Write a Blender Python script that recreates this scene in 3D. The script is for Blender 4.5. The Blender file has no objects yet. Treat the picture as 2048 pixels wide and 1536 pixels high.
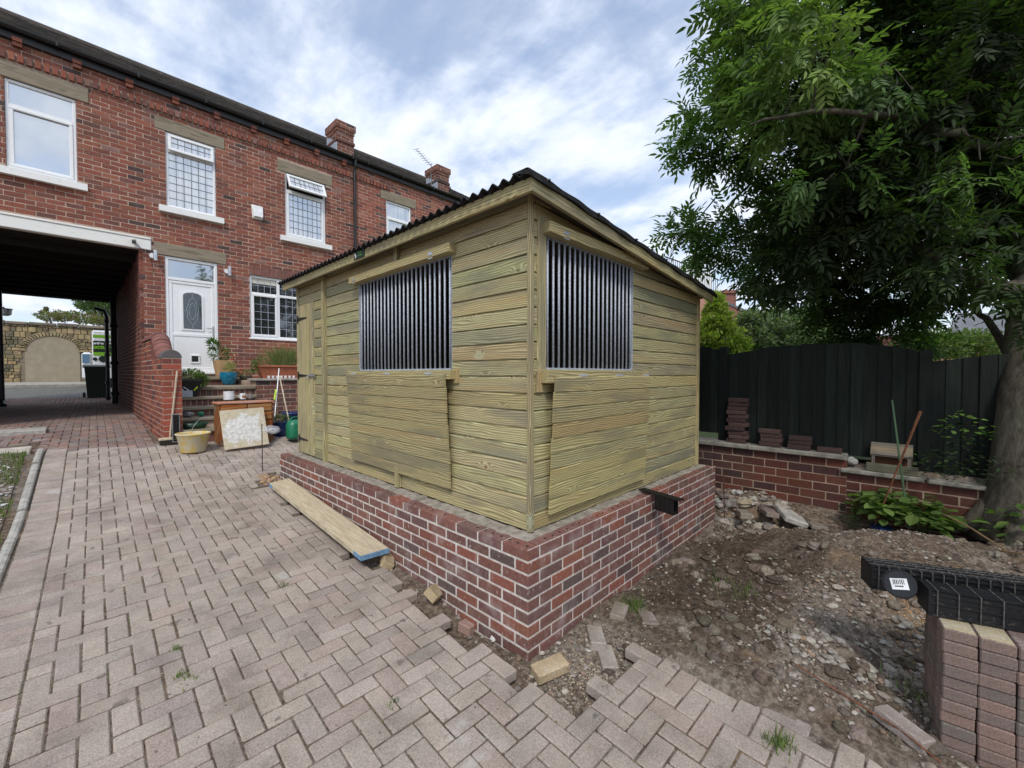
import bpy, math, random
import numpy as np
from mathutils import Vector, Matrix
R = math.radians
random.seed(7); rng = np.random.default_rng(7)
SC = bpy.context.scene; COL = SC.collection

# ------------------------------------------------------------------ camera
F, CX, CY, H = 842.0, 1024.0, 768.0, 1.62
YAW, PITCH = R(44.03), math.atan(20/842.0)
fw = Vector((math.cos(YAW), math.sin(YAW), 0)); rt = Vector((math.sin(YAW), -math.cos(YAW), 0))
f3 = fw*math.cos(PITCH) + Vector((0, 0, -math.sin(PITCH)))
up3 = fw*math.sin(PITCH) + Vector((0, 0, math.cos(PITCH)))
cd = bpy.data.cameras.new('camera'); cam = bpy.data.objects.new('camera', cd); COL.objects.link(cam)
cam.location = (0, 0, H); cd.sensor_width = 36; cd.lens = 36*F/2048; cd.clip_start = .05; cd.clip_end = 1500
cam.rotation_euler = (R(90)-PITCH, 0, YAW-R(90))
SC.camera = cam
SC.view_settings.view_transform = 'Standard'; SC.view_settings.look = 'None'
SC.view_settings.exposure = 0.45; SC.view_settings.gamma = 1; SC.view_settings.use_curve_mapping = False

# ------------------------------------------------------------------ world and sun
SUN_EL, SUN_AZ = R(50), R(222)          # azimuth of the sun seen from the origin (x axis = 0)
W = bpy.data.worlds.new('World'); SC.world = W; W.use_nodes = True
wn = W.node_tree.nodes; wl = W.node_tree.links; wn.clear()
def wnode(t, **k):
    n = wn.new(t)
    for a, b in k.items(): setattr(n, a, b)
    return n
out = wnode('ShaderNodeOutputWorld'); mixs = wnode('ShaderNodeMixShader')
bg1 = wnode('ShaderNodeBackground'); bg2 = wnode('ShaderNodeBackground')
sky = wnode('ShaderNodeTexSky', sky_type='NISHITA'); sky.sun_disc = False
sky.sun_elevation = SUN_EL; sky.sun_rotation = R(90)-SUN_AZ; sky.air_density = 1.2; sky.ozone_density = 2.5; sky.dust_density = 1.5
bg1.inputs['Strength'].default_value = .15
gam = wnode('ShaderNodeHueSaturation'); gam.inputs['Saturation'].default_value = .9
wl.new(sky.outputs[0], gam.inputs['Color']); wl.new(gam.outputs[0], bg1.inputs[0])
tc = wnode('ShaderNodeTexCoord'); sp = wnode('ShaderNodeSeparateXYZ'); wl.new(tc.outputs['Generated'], sp.inputs[0])
def wm(op, a, b=None, c=None, clamp=False):
    n = wnode('ShaderNodeMath', operation=op, use_clamp=clamp)
    for i, x in enumerate((a, b, c)):
        if x is None: continue
        if isinstance(x, (int, float)): n.inputs[i].default_value = x
        else: wl.new(x, n.inputs[i])
    return n.outputs[0]
zz = wm('ADD', wm('MAXIMUM', sp.outputs[2], 0.0), .16)
cmb = wnode('ShaderNodeCombineXYZ'); wl.new(wm('DIVIDE', sp.outputs[0], zz), cmb.inputs[0]); wl.new(wm('DIVIDE', sp.outputs[1], zz), cmb.inputs[1])
n1 = wnode('ShaderNodeTexNoise'); n1.inputs['Scale'].default_value = 1.9; n1.inputs['Detail'].default_value = 9; n1.inputs['Roughness'].default_value = .56; n1.inputs['Distortion'].default_value = .35
wl.new(cmb.outputs[0], n1.inputs['Vector'])
n2 = wnode('ShaderNodeTexNoise'); n2.inputs['Scale'].default_value = 4.6; n2.inputs['Detail'].default_value = 8; n2.inputs['Roughness'].default_value = .6
mp = wnode('ShaderNodeMapping'); mp.inputs['Location'].default_value = (3.1, 7.7, 0); mp.inputs['Rotation'].default_value = (0,0,.6); mp.inputs['Scale'].default_value = (1, .45, 1)
wl.new(cmb.outputs[0], mp.inputs[0]); wl.new(mp.outputs[0], n2.inputs['Vector'])
mr = wnode('ShaderNodeMapRange'); mr.interpolation_type = 'SMOOTHSTEP'
mr.inputs['From Min'].default_value = .38; mr.inputs['From Max'].default_value = .56; mr.inputs['To Min'].default_value = .38; mr.inputs['To Max'].default_value = 1.0
wl.new(wm('ADD', wm('MULTIPLY', n1.outputs[0], .7), wm('MULTIPLY', n2.outputs[0], .3)), mr.inputs['Value'])
cr = wnode('ShaderNodeValToRGB'); wl.new(wm('ADD', wm('MULTIPLY', n2.outputs[0], .6), wm('MULTIPLY', n1.outputs[0], .4)), cr.inputs[0])
cr.color_ramp.elements[0].position = .38; cr.color_ramp.elements[0].color = (.50, .60, .80, 1)
cr.color_ramp.elements[1].position = .58; cr.color_ramp.elements[1].color = (.80, .85, .94, 1)
wl.new(cr.outputs[0], bg2.inputs[0]); bg2.inputs['Strength'].default_value = .92
wl.new(mr.outputs[0], mixs.inputs[0]); wl.new(bg1.outputs[0], mixs.inputs[1]); wl.new(bg2.outputs[0], mixs.inputs[2]); wl.new(mixs.outputs[0], out.inputs[0])
sd = bpy.data.lights.new('sun', 'SUN'); sun = bpy.data.objects.new('sun', sd); COL.objects.link(sun)
sd.energy = 1.5; sd.angle = R(10); sd.color = (1, .95, .87)
sdir = Vector((math.cos(SUN_EL)*math.cos(SUN_AZ), math.cos(SUN_EL)*math.sin(SUN_AZ), math.sin(SUN_EL)))
sun.rotation_euler = sdir.to_track_quat('Z', 'Y').to_euler(); sun.location = sdir*40

# ------------------------------------------------------------------ placing helpers
def ray(px, py):
    d = f3 + rt*((px-CX)/F) + up3*((CY-py)/F)
    return d
def onX(px, py, X): d = ray(px, py); t = X/d.x; return Vector((X, d.y*t, H+d.z*t))
def onY(px, py, Y): d = ray(px, py); t = Y/d.y; return Vector((d.x*t, Y, H+d.z*t))
def onZ(px, py, Z): d = ray(px, py); t = (Z-H)/d.z; return Vector((d.x*t, d.y*t, Z))
def at(px, py, D): d = ray(px, py); t = D/d.dot(fw); return Vector((0, 0, H)) + d*t
PY = [-40, -2, 1.65, 5.9, 8.0, 10.9, 18.8, 27, 60, 400]
PZ = [-.6, -.2, 0, .24, .57, .72, .74, 1.2, 1.3, 1.3]
def prof(y): return float(np.interp(y, PY, PZ))
def sstep(a, b, x):
    t = min(1, max(0, (x-a)/(b-a))); return t*t*(3-2*t)
def hash2(i, j): 
    v = math.sin(i*127.1+j*311.7)*43758.5453; return v-math.floor(v)
def vn(x, y):
    i, j = math.floor(x), math.floor(y); a, b = x-i, y-j; a = a*a*(3-2*a); b = b*b*(3-2*b)
    return (hash2(i, j)*(1-a)+hash2(i+1, j)*a)*(1-b)+(hash2(i, j+1)*(1-a)+hash2(i+1, j+1)*a)*b
def gz(x, y):
    b = prof(y)
    if y > 8.4 or x < -.45: 
        if y > 20.4: return b-.08
        return b-.012 if x > -.45 or y > 8.6 else b-.01+.03*(vn(x*3, y*3)-.3)
    s = max(1.50-x, min(1.12-y, 2.42-x), y-6.25)
    off = -.055+.047*sstep(0, .12, s)
    if x > 2.3 and y < 1.6: off = max(off, -.012-.03*sstep(1.1, 1.5, y))
    m = .44*math.exp(-(((x-4.55)/.80)**2+((y+.05)/.85)**2))
    r = .27*sstep(4.95, 5.35, x)*(1-sstep(5.9, 6.3, y))
    if y > 1.5: r = max(r, .12*sstep(4.92, 5.1, x))
    t = .42*math.exp(-(((x-4.9)/.75)**2+((y+.75)/.8)**2))
    h = max(m, r, t)
    n = 0
    if s < .05: n = (vn(x*2.3, y*2.3)-.5)*.08+(vn(x*6, y*6)-.5)*.05+(vn(x*17, y*17)-.5)*.022
    if x > 2.6 and y < 1.4: n += -.09*math.exp(-(((x-3.42)/.22)**2+((y+.02)/.35)**2))+.06*math.exp(-(((x-3.0)/.22)**2+((y-.3)/.3)**2))
    return b+off+h+n*(1 if x > 1.5 else 0)

def tag(o, label=None, cat=None, group=None, kind=None):
    if label: o['label'] = label
    if cat: o['category'] = cat
    if group: o['group'] = group
    if kind: o['kind'] = kind
    return o
def empty(name, loc, label, cat, group=None, rot=(0, 0, 0)):
    o = bpy.data.objects.new(name, None); o.empty_display_size = .1; COL.objects.link(o); o.location = loc; o.rotation_euler = rot
    return tag(o, label, cat, group)
def origin(o):
    v = Vector((0, 0, 0))
    while o is not None: v += Vector(o.location); o = o.parent
    return v

# ------------------------------------------------------------------ mesh builder
class MB:
    def __init__(s): s.v = []; s.f = []; s.c = []; s.w = []; s.mi = []
    def add(s, vs, fs, col=(1, 1, 1), ws=None, mi=0):
        n = len(s.v); s.v.extend([tuple(p) for p in vs])
        s.w.extend(ws if ws else [(p[0], p[1], p[2]) for p in vs])
        for f in fs: s.f.append(tuple(i+n for i in f)); s.c.append(col); s.mi.append(mi)
    def box(s, x0, x1, y0, y1, z0, z1, col=(1, 1, 1), ch=0, M=None, ws=None, mi=0):
        if ch > 0:
            c = min(ch, (x1-x0)*.4, (y1-y0)*.4, (z1-z0)*.4); vs = []
            for ix, iy, iz in [(a, b, d) for a in (0, 1) for b in (0, 1) for d in (0, 1)]:
                X, Y, Z = (x0, x1)[ix], (y0, y1)[iy], (z0, z1)[iz]; sx, sy, sz = (1, -1)[ix], (1, -1)[iy], (1, -1)[iz]
                vs += [(X, Y+sy*c, Z+sz*c), (X+sx*c, Y, Z+sz*c), (X+sx*c, Y+sy*c, Z)]
            k = lambda a, b, d, q: ((a*2+b)*2+d)*3+q
            fs = [(k(0,0,0,0), k(0,0,1,0), k(0,1,1,0), k(0,1,0,0)), (k(1,0,0,0), k(1,1,0,0), k(1,1,1,0), k(1,0,1,0)),
                  (k(0,0,0,1), k(1,0,0,1), k(1,0,1,1), k(0,0,1,1)), (k(0,1,0,1), k(0,1,1,1), k(1,1,1,1), k(1,1,0,1)),
                  (k(0,0,0,2), k(0,1,0,2), k(1,1,0,2), k(1,0,0,2)), (k(0,0,1,2), k(1,0,1,2), k(1,1,1,2), k(0,1,1,2))]
            for b in (0, 1):
                for d in (0, 1):
                    fs += [(k(0,b,d,1), k(1,b,d,1), k(1,b,d,2), k(0,b,d,2)), (k(b,0,d,0), k(b,1,d,0), k(b,1,d,2), k(b,0,d,2)), (k(b,d,0,0), k(b,d,1,0), k(b,d,1,1), k(b,d,0,1))]
            for a in (0, 1):
                for b in (0, 1):
                    for d in (0, 1): fs.append((k(a,b,d,0), k(a,b,d,1), k(a,b,d,2)))
        else:
            vs = [(x0,y0,z0),(x1,y0,z0),(x1,y1,z0),(x0,y1,z0),(x0,y0,z1),(x1,y0,z1),(x1,y1,z1),(x0,y1,z1)]
            fs = [(0,3,2,1),(4,5,6,7),(0,1,5,4),(1,2,6,5),(2,3,7,6),(3,0,4,7)]
        if ws == 'wood':                       # along the longest side, across the next
            d = [x1-x0, y1-y0, z1-z0]; o = sorted(range(3), key=lambda i: -d[i]); ra, rb = random.random()*40, random.random()*40
            W_ = [(p[o[0]]+ra, p[o[1]]+p[o[2]]*.9+rb, ra) for p in vs]
        else: W_ = [tuple(p) for p in vs]
        if M is not None: vs = [tuple(M @ Vector(p)) for p in vs]
        s.add(vs, fs, col, W_, mi)
    def tube(s, pts, rad, n=8, col=(1, 1, 1), cap=True, mi=0):
        pts = [Vector(p) for p in pts]; m = len(pts)
        if not hasattr(rad, '__len__'): rad = [rad]*m
        vs = []; ws = []; u = None; L = 0
        for i, p in enumerate(pts):
            t = (pts[min(i+1, m-1)]-pts[max(i-1, 0)]).normalized()
            if u is None: u = t.orthogonal().normalized()
            u = (u-t*u.dot(t)); u = u.normalized() if u.length > 1e-6 else t.orthogonal().normalized()
            b = t.cross(u)
            if i: L += (p-pts[i-1]).length
            for k in range(n):
                a = 2*math.pi*k/n; vs.append(p+(u*math.cos(a)+b*math.sin(a))*rad[i]); ws.append((L, k*.05, 0))
        fs = [(i*n+k, i*n+(k+1) % n, (i+1)*n+(k+1) % n, (i+1)*n+k) for i in range(m-1) for k in range(n)]
        if cap: fs += [tuple(range(n-1, -1, -1)), tuple((m-1)*n+k for k in range(n))]
        s.add(vs, fs, col, ws, mi)
    def lathe(s, prof_, c=(0, 0, 0), n=24, col=(1, 1, 1), M=None, sq=None, mi=0):
        vs = []
        for r, z in prof_:
            for k in range(n):
                a = 2*math.pi*k/n; x, y = math.cos(a), math.sin(a)
                if sq: q = (abs(x)**sq+abs(y)**sq)**(-1/sq); x *= q; y *= q
                vs.append(Vector((c[0]+r*x, c[1]+r*y, c[2]+z)))
        m = len(prof_)
        fs = [(i*n+k, i*n+(k+1) % n, (i+1)*n+(k+1) % n, (i+1)*n+k) for i in range(m-1) for k in range(n)]
        fs += [tuple(range(n-1, -1, -1)), tuple((m-1)*n+k for k in range(n))]
        if M is not None: vs = [M @ p for p in vs]
        s.add(vs, fs, col, None, mi)
    def prism(s, poly, a, b, axis='y', col=(1, 1, 1), wood=False, mi=0):
        """poly in the two remaining axes, extruded from a to b along axis"""
        def P(p, t): return {'y': (p[0], t, p[1]), 'x': (t, p[0], p[1]), 'z': (p[0], p[1], t)}[axis]
        n = len(poly); vs = [P(p, a) for p in poly]+[P(p, b) for p in poly]
        fs = [tuple(range(n)), tuple(range(2*n-1, n-1, -1))]+[(i, i+n, (i+1) % n+n, (i+1) % n) for i in range(n)]
        ra, rb = random.random()*40, random.random()*40
        ws = [(a+ra, p[1]+p[0]*.9+rb, ra) for p in poly]+[(b+ra, p[1]+p[0]*.9+rb, ra) for p in poly] if wood else None
        s.add(vs, fs, col, ws, mi)
    def stone(s, c, r, col=(1, 1, 1), flat=.7, rot=None, seed=None, sub=1):
        vs, fs = ICO[sub]; rr = random
        a = rr.random()*6.28 if rot is None else rot; sx, sy, sz = r*rr.uniform(.75, 1.25), r*rr.uniform(.7, 1.1), r*flat*rr.uniform(.7, 1.1)
        k1, k2, k3 = rr.uniform(-3, 3), rr.uniform(-3, 3), rr.uniform(-3, 3); o = []
        ca, sa = math.cos(a), math.sin(a)
        for x, y, z in vs:
            q = 1+.16*math.sin(k1*x*2+k2*y*2+1)+.12*math.sin(k3*z*3+k1*y*2)
            x, y, z = x*sx*q, y*sy*q, z*sz*q
            o.append((c[0]+x*ca-y*sa, c[1]+x*sa+y*ca, c[2]+z))
        s.add(o, fs, col)
    def build(s, name, mat, parent=None, smooth=False, local=False):
        me = bpy.data.meshes.new(name)
        v = np.array(s.v, dtype=np.float32).reshape(-1, 3)
        if not local:
            if parent is not None: v = v-np.array(origin(parent), dtype=np.float32)
        me.from_pydata(v.tolist(), [], s.f)
        a = me.attributes.new('Col', 'FLOAT_COLOR', 'FACE'); c = np.ones((len(s.f), 4), dtype=np.float32); c[:, :3] = np.array(s.c, dtype=np.float32).reshape(-1, 3); a.data.foreach_set('color', c.ravel())
        a = me.attributes.new('wuv', 'FLOAT_VECTOR', 'POINT'); a.data.foreach_set('vector', np.array(s.w, dtype=np.float32).ravel())
        for m in (mat if isinstance(mat, (list, tuple)) else [mat]): me.materials.append(m)
        if any(s.mi): me.polygons.foreach_set('material_index', s.mi)
        if smooth: me.polygons.foreach_set('use_smooth', [True]*len(s.f))
        me.update(); o = bpy.data.objects.new(name, me); COL.objects.link(o)
        if parent is not None: o.parent = parent
        return o
def _ico():
    t = (1+5**.5)/2
    v = [(-1,t,0),(1,t,0),(-1,-t,0),(1,-t,0),(0,-1,t),(0,1,t),(0,-1,-t),(0,1,-t),(t,0,-1),(t,0,1),(-t,0,-1),(-t,0,1)]
    v = [tuple(Vector(p).normalized()) for p in v]
    f = [(0,11,5),(0,5,1),(0,1,7),(0,7,10),(0,10,11),(1,5,9),(5,11,4),(11,10,2),(10,7,6),(7,1,8),(3,9,4),(3,4,2),(3,2,6),(3,6,8),(3,8,9),(4,9,5),(2,4,11),(6,2,10),(8,6,7),(9,8,1)]
    res = [(v, f)]
    for _ in range(2):
        v, f = list(res[-1][0]), res[-1][1]; g = []; mid = {}
        def m(a, b):
            k = (min(a, b), max(a, b))
            if k not in mid: v.append(tuple(((Vector(v[a])+Vector(v[b]))/2).normalized())); mid[k] = len(v)-1
            return mid[k]
        for a, b, c in f:
            x, y, z = m(a, b), m(b, c), m(c, a); g += [(a, x, z), (b, y, x), (c, z, y), (x, y, z)]
        res.append((v, g))
    return res
ICO = _ico()

# ------------------------------------------------------------------ materials
MATS = {}
class NT:
    def __init__(s, name):
        m = bpy.data.materials.new(name); m.use_nodes = True; s.m = m; s.t = m.node_tree; s.t.nodes.clear()
        s.out = s.n('ShaderNodeOutputMaterial'); s.p = s.n('ShaderNodeBsdfPrincipled'); s.l(s.p.outputs[0], s.out.inputs[0]); MATS[name] = m
    def n(s, t, **k):
        x = s.t.nodes.new(t)
        for a, b in k.items(): setattr(x, a, b)
        return x
    def l(s, a, b): s.t.links.new(a, b)
    def set(s, node, key, v):
        i = node.inputs[key]
        if hasattr(v, 'links') or isinstance(v, bpy.types.NodeSocket): s.l(v, i)
        else: i.default_value = v
    def attr(s, nm='Col'): return s.n('ShaderNodeAttribute', attribute_name=nm)
    def coord(s, kind='Object'): return s.n('ShaderNodeTexCoord').outputs[kind]
    def wuv(s): return s.attr('wuv').outputs['Vector']
    def map(s, v, sc=(1, 1, 1), loc=(0, 0, 0), rot=(0, 0, 0)):
        x = s.n('ShaderNodeMapping'); s.l(v, x.inputs[0]); x.inputs['Scale'].default_value = sc; x.inputs['Location'].default_value = loc; x.inputs['Rotation'].default_value = rot; return x.outputs[0]
    def noise(s, v, sc=5, det=4, ro=.5, dist=0):
        x = s.n('ShaderNodeTexNoise'); s.l(v, x.inputs['Vector']); x.inputs['Scale'].default_value = sc; x.inputs['Detail'].default_value = det; x.inputs['Roughness'].default_value = ro; x.inputs['Distortion'].default_value = dist; return x.outputs[0]
    def vor(s, v, sc=5, feat='F1', rnd=1):
        x = s.n('ShaderNodeTexVoronoi', feature=feat); s.l(v, x.inputs['Vector']); x.inputs['Scale'].default_value = sc; x.inputs['Randomness'].default_value = rnd; return x
    def mr(s, v, a, b, c=0, d=1, smooth=True):
        x = s.n('ShaderNodeMapRange'); x.interpolation_type = 'SMOOTHSTEP' if smooth else 'LINEAR'; s.l(v, x.inputs[0])
        for k, q in zip(('From Min', 'From Max', 'To Min', 'To Max'), (a, b, c, d)): x.inputs[k].default_value = q
        return x.outputs[0]
    def math(s, op, a, b=0, c=0):
        x = s.n('ShaderNodeMath', operation=op)
        for i, q in enumerate((a, b, c)): s.set(x, i, q)
        return x.outputs[0]
    def mix(s, f, a, b, mode='MIX'):
        x = s.n('ShaderNodeMix', data_type='RGBA', blend_type=mode)
        s.set(x, 0, f)
        for i, q in ((6, a), (7, b)):
            if isinstance(q, (tuple, list)): x.inputs[i].default_value = (*q[:3], 1)
            else: s.l(q, x.inputs[i])
        return x.outputs[2]
    def ramp(s, v, els):
        x = s.n('ShaderNodeValToRGB'); s.l(v, x.inputs[0]); e = x.color_ramp.elements
        while len(e) < len(els): e.new(.5)
        for q, (p, c) in zip(e, els): q.position = p; q.color = (*c, 1)
        return x.outputs[0]
    def bump(s, h, st=.3, d=.01):
        x = s.n('ShaderNodeBump'); x.inputs['Strength'].default_value = st; x.inputs['Distance'].default_value = d; s.l(h, x.inputs['Height']); s.l(x.outputs[0], s.p.inputs['Normal'])
    def base(s, c):
        if isinstance(c, (tuple, list)): s.p.inputs['Base Color'].default_value = (*c, 1)
        else: s.l(c, s.p.inputs['Base Color'])
    def r(s, v, m=0, sp=.5): s.set(s.p, 'Roughness', v); s.p.inputs['Metallic'].default_value = m; s.p.inputs['Specular IOR Level'].default_value = sp
def plain(name, c, ro=.6, m=0, var=.12, sc=12, bump=0, sp=.5, useattr=False):
    t = NT(name); o = t.coord(); n = t.noise(o, sc, 5, .6)
    k = t.mix(t.mr(n, .3, .7), tuple(x*(1-var) for x in c), tuple(min(1, x*(1+var)) for x in c))
    if useattr: k = t.mix(1, k, t.attr().outputs['Color'], 'MULTIPLY')
    t.base(k); t.r(ro, m, sp)
    if bump: t.bump(t.noise(o, sc*4, 6, .6), bump, .01)
    return t.m
def brickmat(name, speck=0, dirt=.3, sc=1):
    t = NT(name); o = t.coord(); c = t.attr().outputs['Color']
    c = t.mix(1, c, t.ramp(t.noise(o, 38*sc, 6, .7), [(.25, (.62, .62, .66)), (.5, (1, 1, 1)), (.75, (1.25, 1.2, 1.15))]), 'MULTIPLY')
    c = t.mix(t.math('MULTIPLY', t.mr(t.noise(o, 1.6, 5, .6), .48, .72), dirt), c, (.07, .05, .045))
    if speck:
        c = t.mix(t.math('MULTIPLY', t.mr(t.noise(t.map(o, (1, 1, .45)), 55, 4, .7), .60, .70), speck), c, (.62, .56, .52))
        c = t.mix(t.math('MULTIPLY', t.mr(t.noise(o, 5, 4, .6), .5, .76), speck*.5), c, (.5, .43, .41))
    t.base(c); t.r(.85, 0, .3); t.bump(t.noise(o, 90, 5, .7), .5, .006); return t.m
brickmat('new_brick', .75, .1); brickmat('old_brick', .22, .35)
brickmat('dark_brick', .05, .5)
plain('mortar_pale', (.58, .535, .485), .9, var=.18, sc=20, bump=.4)
plain('mortar_pink', (.43, .32, .255), .9, var=.3, sc=6, bump=.4)
plain('mortar_shaded', (.30, .22, .16), .9, var=.3, sc=6)  # mortar toned down to carry the tree shade on the retaining wall
plain('rib_dusty', (.085, .08, .075), .6, var=.5, sc=50)
plain('concrete', (.36, .345, .31), .9, var=.25, sc=14, bump=.5)
plain('coping_stone', (.215, .205, .17), .95, var=.35, sc=10, bump=.8)
plain('shed_inside', (.055, .05, .04), .95)  # near-black colour puts the unlit shed interior into the lining
plain('ledge', (.29, .26, .22), .95, var=.3, sc=16, bump=.8)
plain('concrete_light', (.5, .46, .39), .9, var=.25, sc=9, bump=.5)
t = NT('paver'); o = t.coord(); c = t.attr().outputs['Color']
c = t.mix(1, c, t.ramp(t.noise(o, 130, 3, .8), [(.3, (.62, .6, .58)), (.5, (1, 1, 1)), (.68, (1.35, 1.33, 1.3))]), 'MULTIPLY')
c = t.mix(1, c, t.ramp(t.noise(o, 3.2, 6, .65), [(.32, (.70, .69, .68)), (.48, (.95, .95, .95)), (.62, (1.08, 1.08, 1.08))]), 'MULTIPLY')
c = t.mix(t.math('MULTIPLY', t.mr(t.noise(t.map(o, loc=(5, 2, 0)), 1.9, 6, .75), .60, .72), .55), c, (.52, .50, .47))
c = t.mix(t.math('MULTIPLY', t.mr(t.noise(t.map(o, loc=(1, 9, 0)), 9, 3, .5), .68, .74), .6), c, (.09, .08, .07))
t.base(c); t.r(.92, 0, .25); t.bump(t.noise(o, 160, 4, .8), .55, .006)
t = NT('joint_sand'); o = t.coord(); n = t.noise(o, 2.2, 5, .6); g = t.noise(o, 120, 4, .8)
c = t.mix(t.mr(g, .3, .7), (.045, .036, .028), (.17, .138, .105))
c = t.mix(t.math('MULTIPLY', t.mr(n, .55, .68), .55), c, (.075, .10, .035)); t.base(c); t.r(.95, 0, .2); t.bump(g, .6, .01)
t = NT('soil'); o = t.coord(); g = t.noise(o, 26, 8, .72); b = t.noise(o, 1.5, 5, .6); v = t.vor(o, 48)
c = t.ramp(g, [(.30, (.045, .034, .025)), (.48, (.125, .092, .068)), (.66, (.27, .215, .165))])
c = t.mix(t.math('MULTIPLY', t.mr(b, .44, .64), .5), c, t.mix(t.mr(g, .35, .6), (.13, .11, .09), (.36, .32, .275)))
c = t.mix(t.math('MULTIPLY', t.mr(t.noise(t.map(o, loc=(4, 4, 0)), 2.3, 4, .6), .58, .68), .35), c, (.30, .19, .095))
c = t.mix(t.math('MULTIPLY', t.mr(v.outputs['Distance'], .30, .18), t.mr(t.noise(o, 7, 2), .5, .62)), c, (.30, .27, .24))
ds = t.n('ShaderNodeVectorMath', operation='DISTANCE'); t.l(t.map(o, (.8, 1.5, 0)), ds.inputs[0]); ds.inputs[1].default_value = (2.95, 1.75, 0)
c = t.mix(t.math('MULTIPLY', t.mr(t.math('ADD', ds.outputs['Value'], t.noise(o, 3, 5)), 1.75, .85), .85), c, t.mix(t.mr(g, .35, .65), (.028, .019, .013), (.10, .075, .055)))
t.base(c); t.r(.97, 0, .15); t.bump(t.noise(o, 70, 6, .7), 1.0, .012)
t = NT('stones'); o = t.coord(); c = t.mix(1, t.attr().outputs['Color'], t.ramp(t.noise(o, 60, 4, .7), [(.3, (.6, .6, .6)), (.7, (1.2, 1.2, 1.2))]), 'MULTIPLY')
t.base(c); t.r(.9, 0, .3); t.bump(t.noise(o, 140, 4), .3, .004)
t = NT('soil_lump'); o = t.coord(); g = t.noise(o, 60, 6, .7); t.base(t.mix(1, t.attr().outputs['Color'], t.ramp(g, [(.3, (.5, .5, .5)), (.7, (1.5, 1.5, 1.5))]), 'MULTIPLY')); t.r(.97, 0, .15); t.bump(g, 1.0, .012)
# treated timber
def timber(name, a, b, tint=1.0, green=.5, fr=62):
    t = NT(name); w = t.wuv(); s_ = t.n('ShaderNodeSeparateXYZ'); t.l(w, s_.inputs[0])
    flat = t.n('ShaderNodeCombineXYZ'); t.l(s_.outputs[0], flat.inputs[0]); t.l(s_.outputs[1], flat.inputs[1])
    v = t.vor(t.map(flat.outputs[0], (2.9, 5.6, 1)), 1.0)
    d = v.outputs['Distance']; kn = t.mr(d, .0, .27, 1, 0)
    low = t.noise(t.map(flat.outputs[0], (1.1, 7, 1)), 1, 2, .5); mid = t.noise(t.map(flat.outputs[0], (3.5, 30, 1)), 1, 3, .5)
    g = t.math('ADD', t.math('MULTIPLY', s_.outputs[1], fr), t.math('ADD', t.math('MULTIPLY', low, 6.0), t.math('ADD', t.math('MULTIPLY', kn, 2.6), t.math('MULTIPLY', mid, .7))))
    ring = t.math('FRACT', g); ring = t.math('MULTIPLY', t.mr(ring, 0, .75), t.mr(ring, .8, 1.0, 1, 0))
    fine = t.noise(t.map(flat.outputs[0], (6, 260, 1)), 1, 4, .6)
    c = t.mix(t.math('MULTIPLY', ring, .8), a, b)
    c = t.mix(t.mr(fine, .35, .75, 0, .45), c, b)
    c = t.mix(t.math('MULTIPLY', t.math('MULTIPLY', t.mr(d, .05, .07), t.mr(d, .16, .09)), .5), c, (.62, .57, .38))
    c = t.mix(t.mr(d, .055, .028), c, (.15, .10, .045))
    c = t.mix(t.math('MULTIPLY', t.mr(d, .16, .08), .35), c, (.20, .14, .06))
    wb = t.noise(t.map(flat.outputs[0], (.7, 9, 1), (5, 5, 0)), 1, 3, .6)
    c = t.mix(t.mr(wb, .5, .68, 0, .45), c, (.36, .25, .12))
    gs = t.noise(t.map(flat.outputs[0], (2.1, 4.3, 1), (7, 3, 0)), 1, 3, .5)
    c = t.mix(t.math('MULTIPLY', t.math('MULTIPLY', t.mr(gs, .58, .66), t.mr(d, .24, .08)), green), c, (.42, .52, .38))
    st = t.noise(t.map(flat.outputs[0], (.9, 5, 1), (2, 9, 0)), 1, 4, .6)
    c = t.mix(t.mr(st, .47, .64, 0, .62), c, (.185, .175, .135))
    c = t.mix(1, c, t.attr().outputs['Color'], 'MULTIPLY')
    t.base(c); t.r(.78, 0, .25); t.bump(t.math('ADD', fine, ring), .25, .003); return t.m
timber('treated_timber', (.57, .52, .305), (.16, .132, .064), fr=64)
timber('bare_timber', (.50, .40, .23), (.33, .24, .12), green=0)
timber('grey_timber', (.17, .155, .13), (.09, .08, .065), green=0)
timber('pine_stain', (.30, .105, .026), (.165, .048, .012), green=0, fr=40)
t = NT('board_dusty'); w = t.wuv(); n = t.noise(t.map(w, (4, 60, 4)), 1, 5, .6); o = t.coord()
c = t.mix(t.mr(n, .35, .65), (.56, .48, .34), (.40, .33, .22)); c = t.mix(t.mr(t.noise(o, 30, 5, .7), .58, .7, 0, .6), c, (.2, .16, .12)); t.base(c); t.r(.9); t.bump(n, .3, .005)
t = NT('fence_paint'); w = t.wuv(); n = t.noise(t.map(w, (3, 40, 3)), 1, 5, .6)
c = t.mix(t.mr(n, .3, .75), (.003, .0058, .0042), (.0095, .0145, .0105)); c = t.mix(1, c, t.attr().outputs['Color'], 'MULTIPLY'); t.base(c); t.r(.75, 0, .3); t.bump(n, .3, .004)
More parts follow.
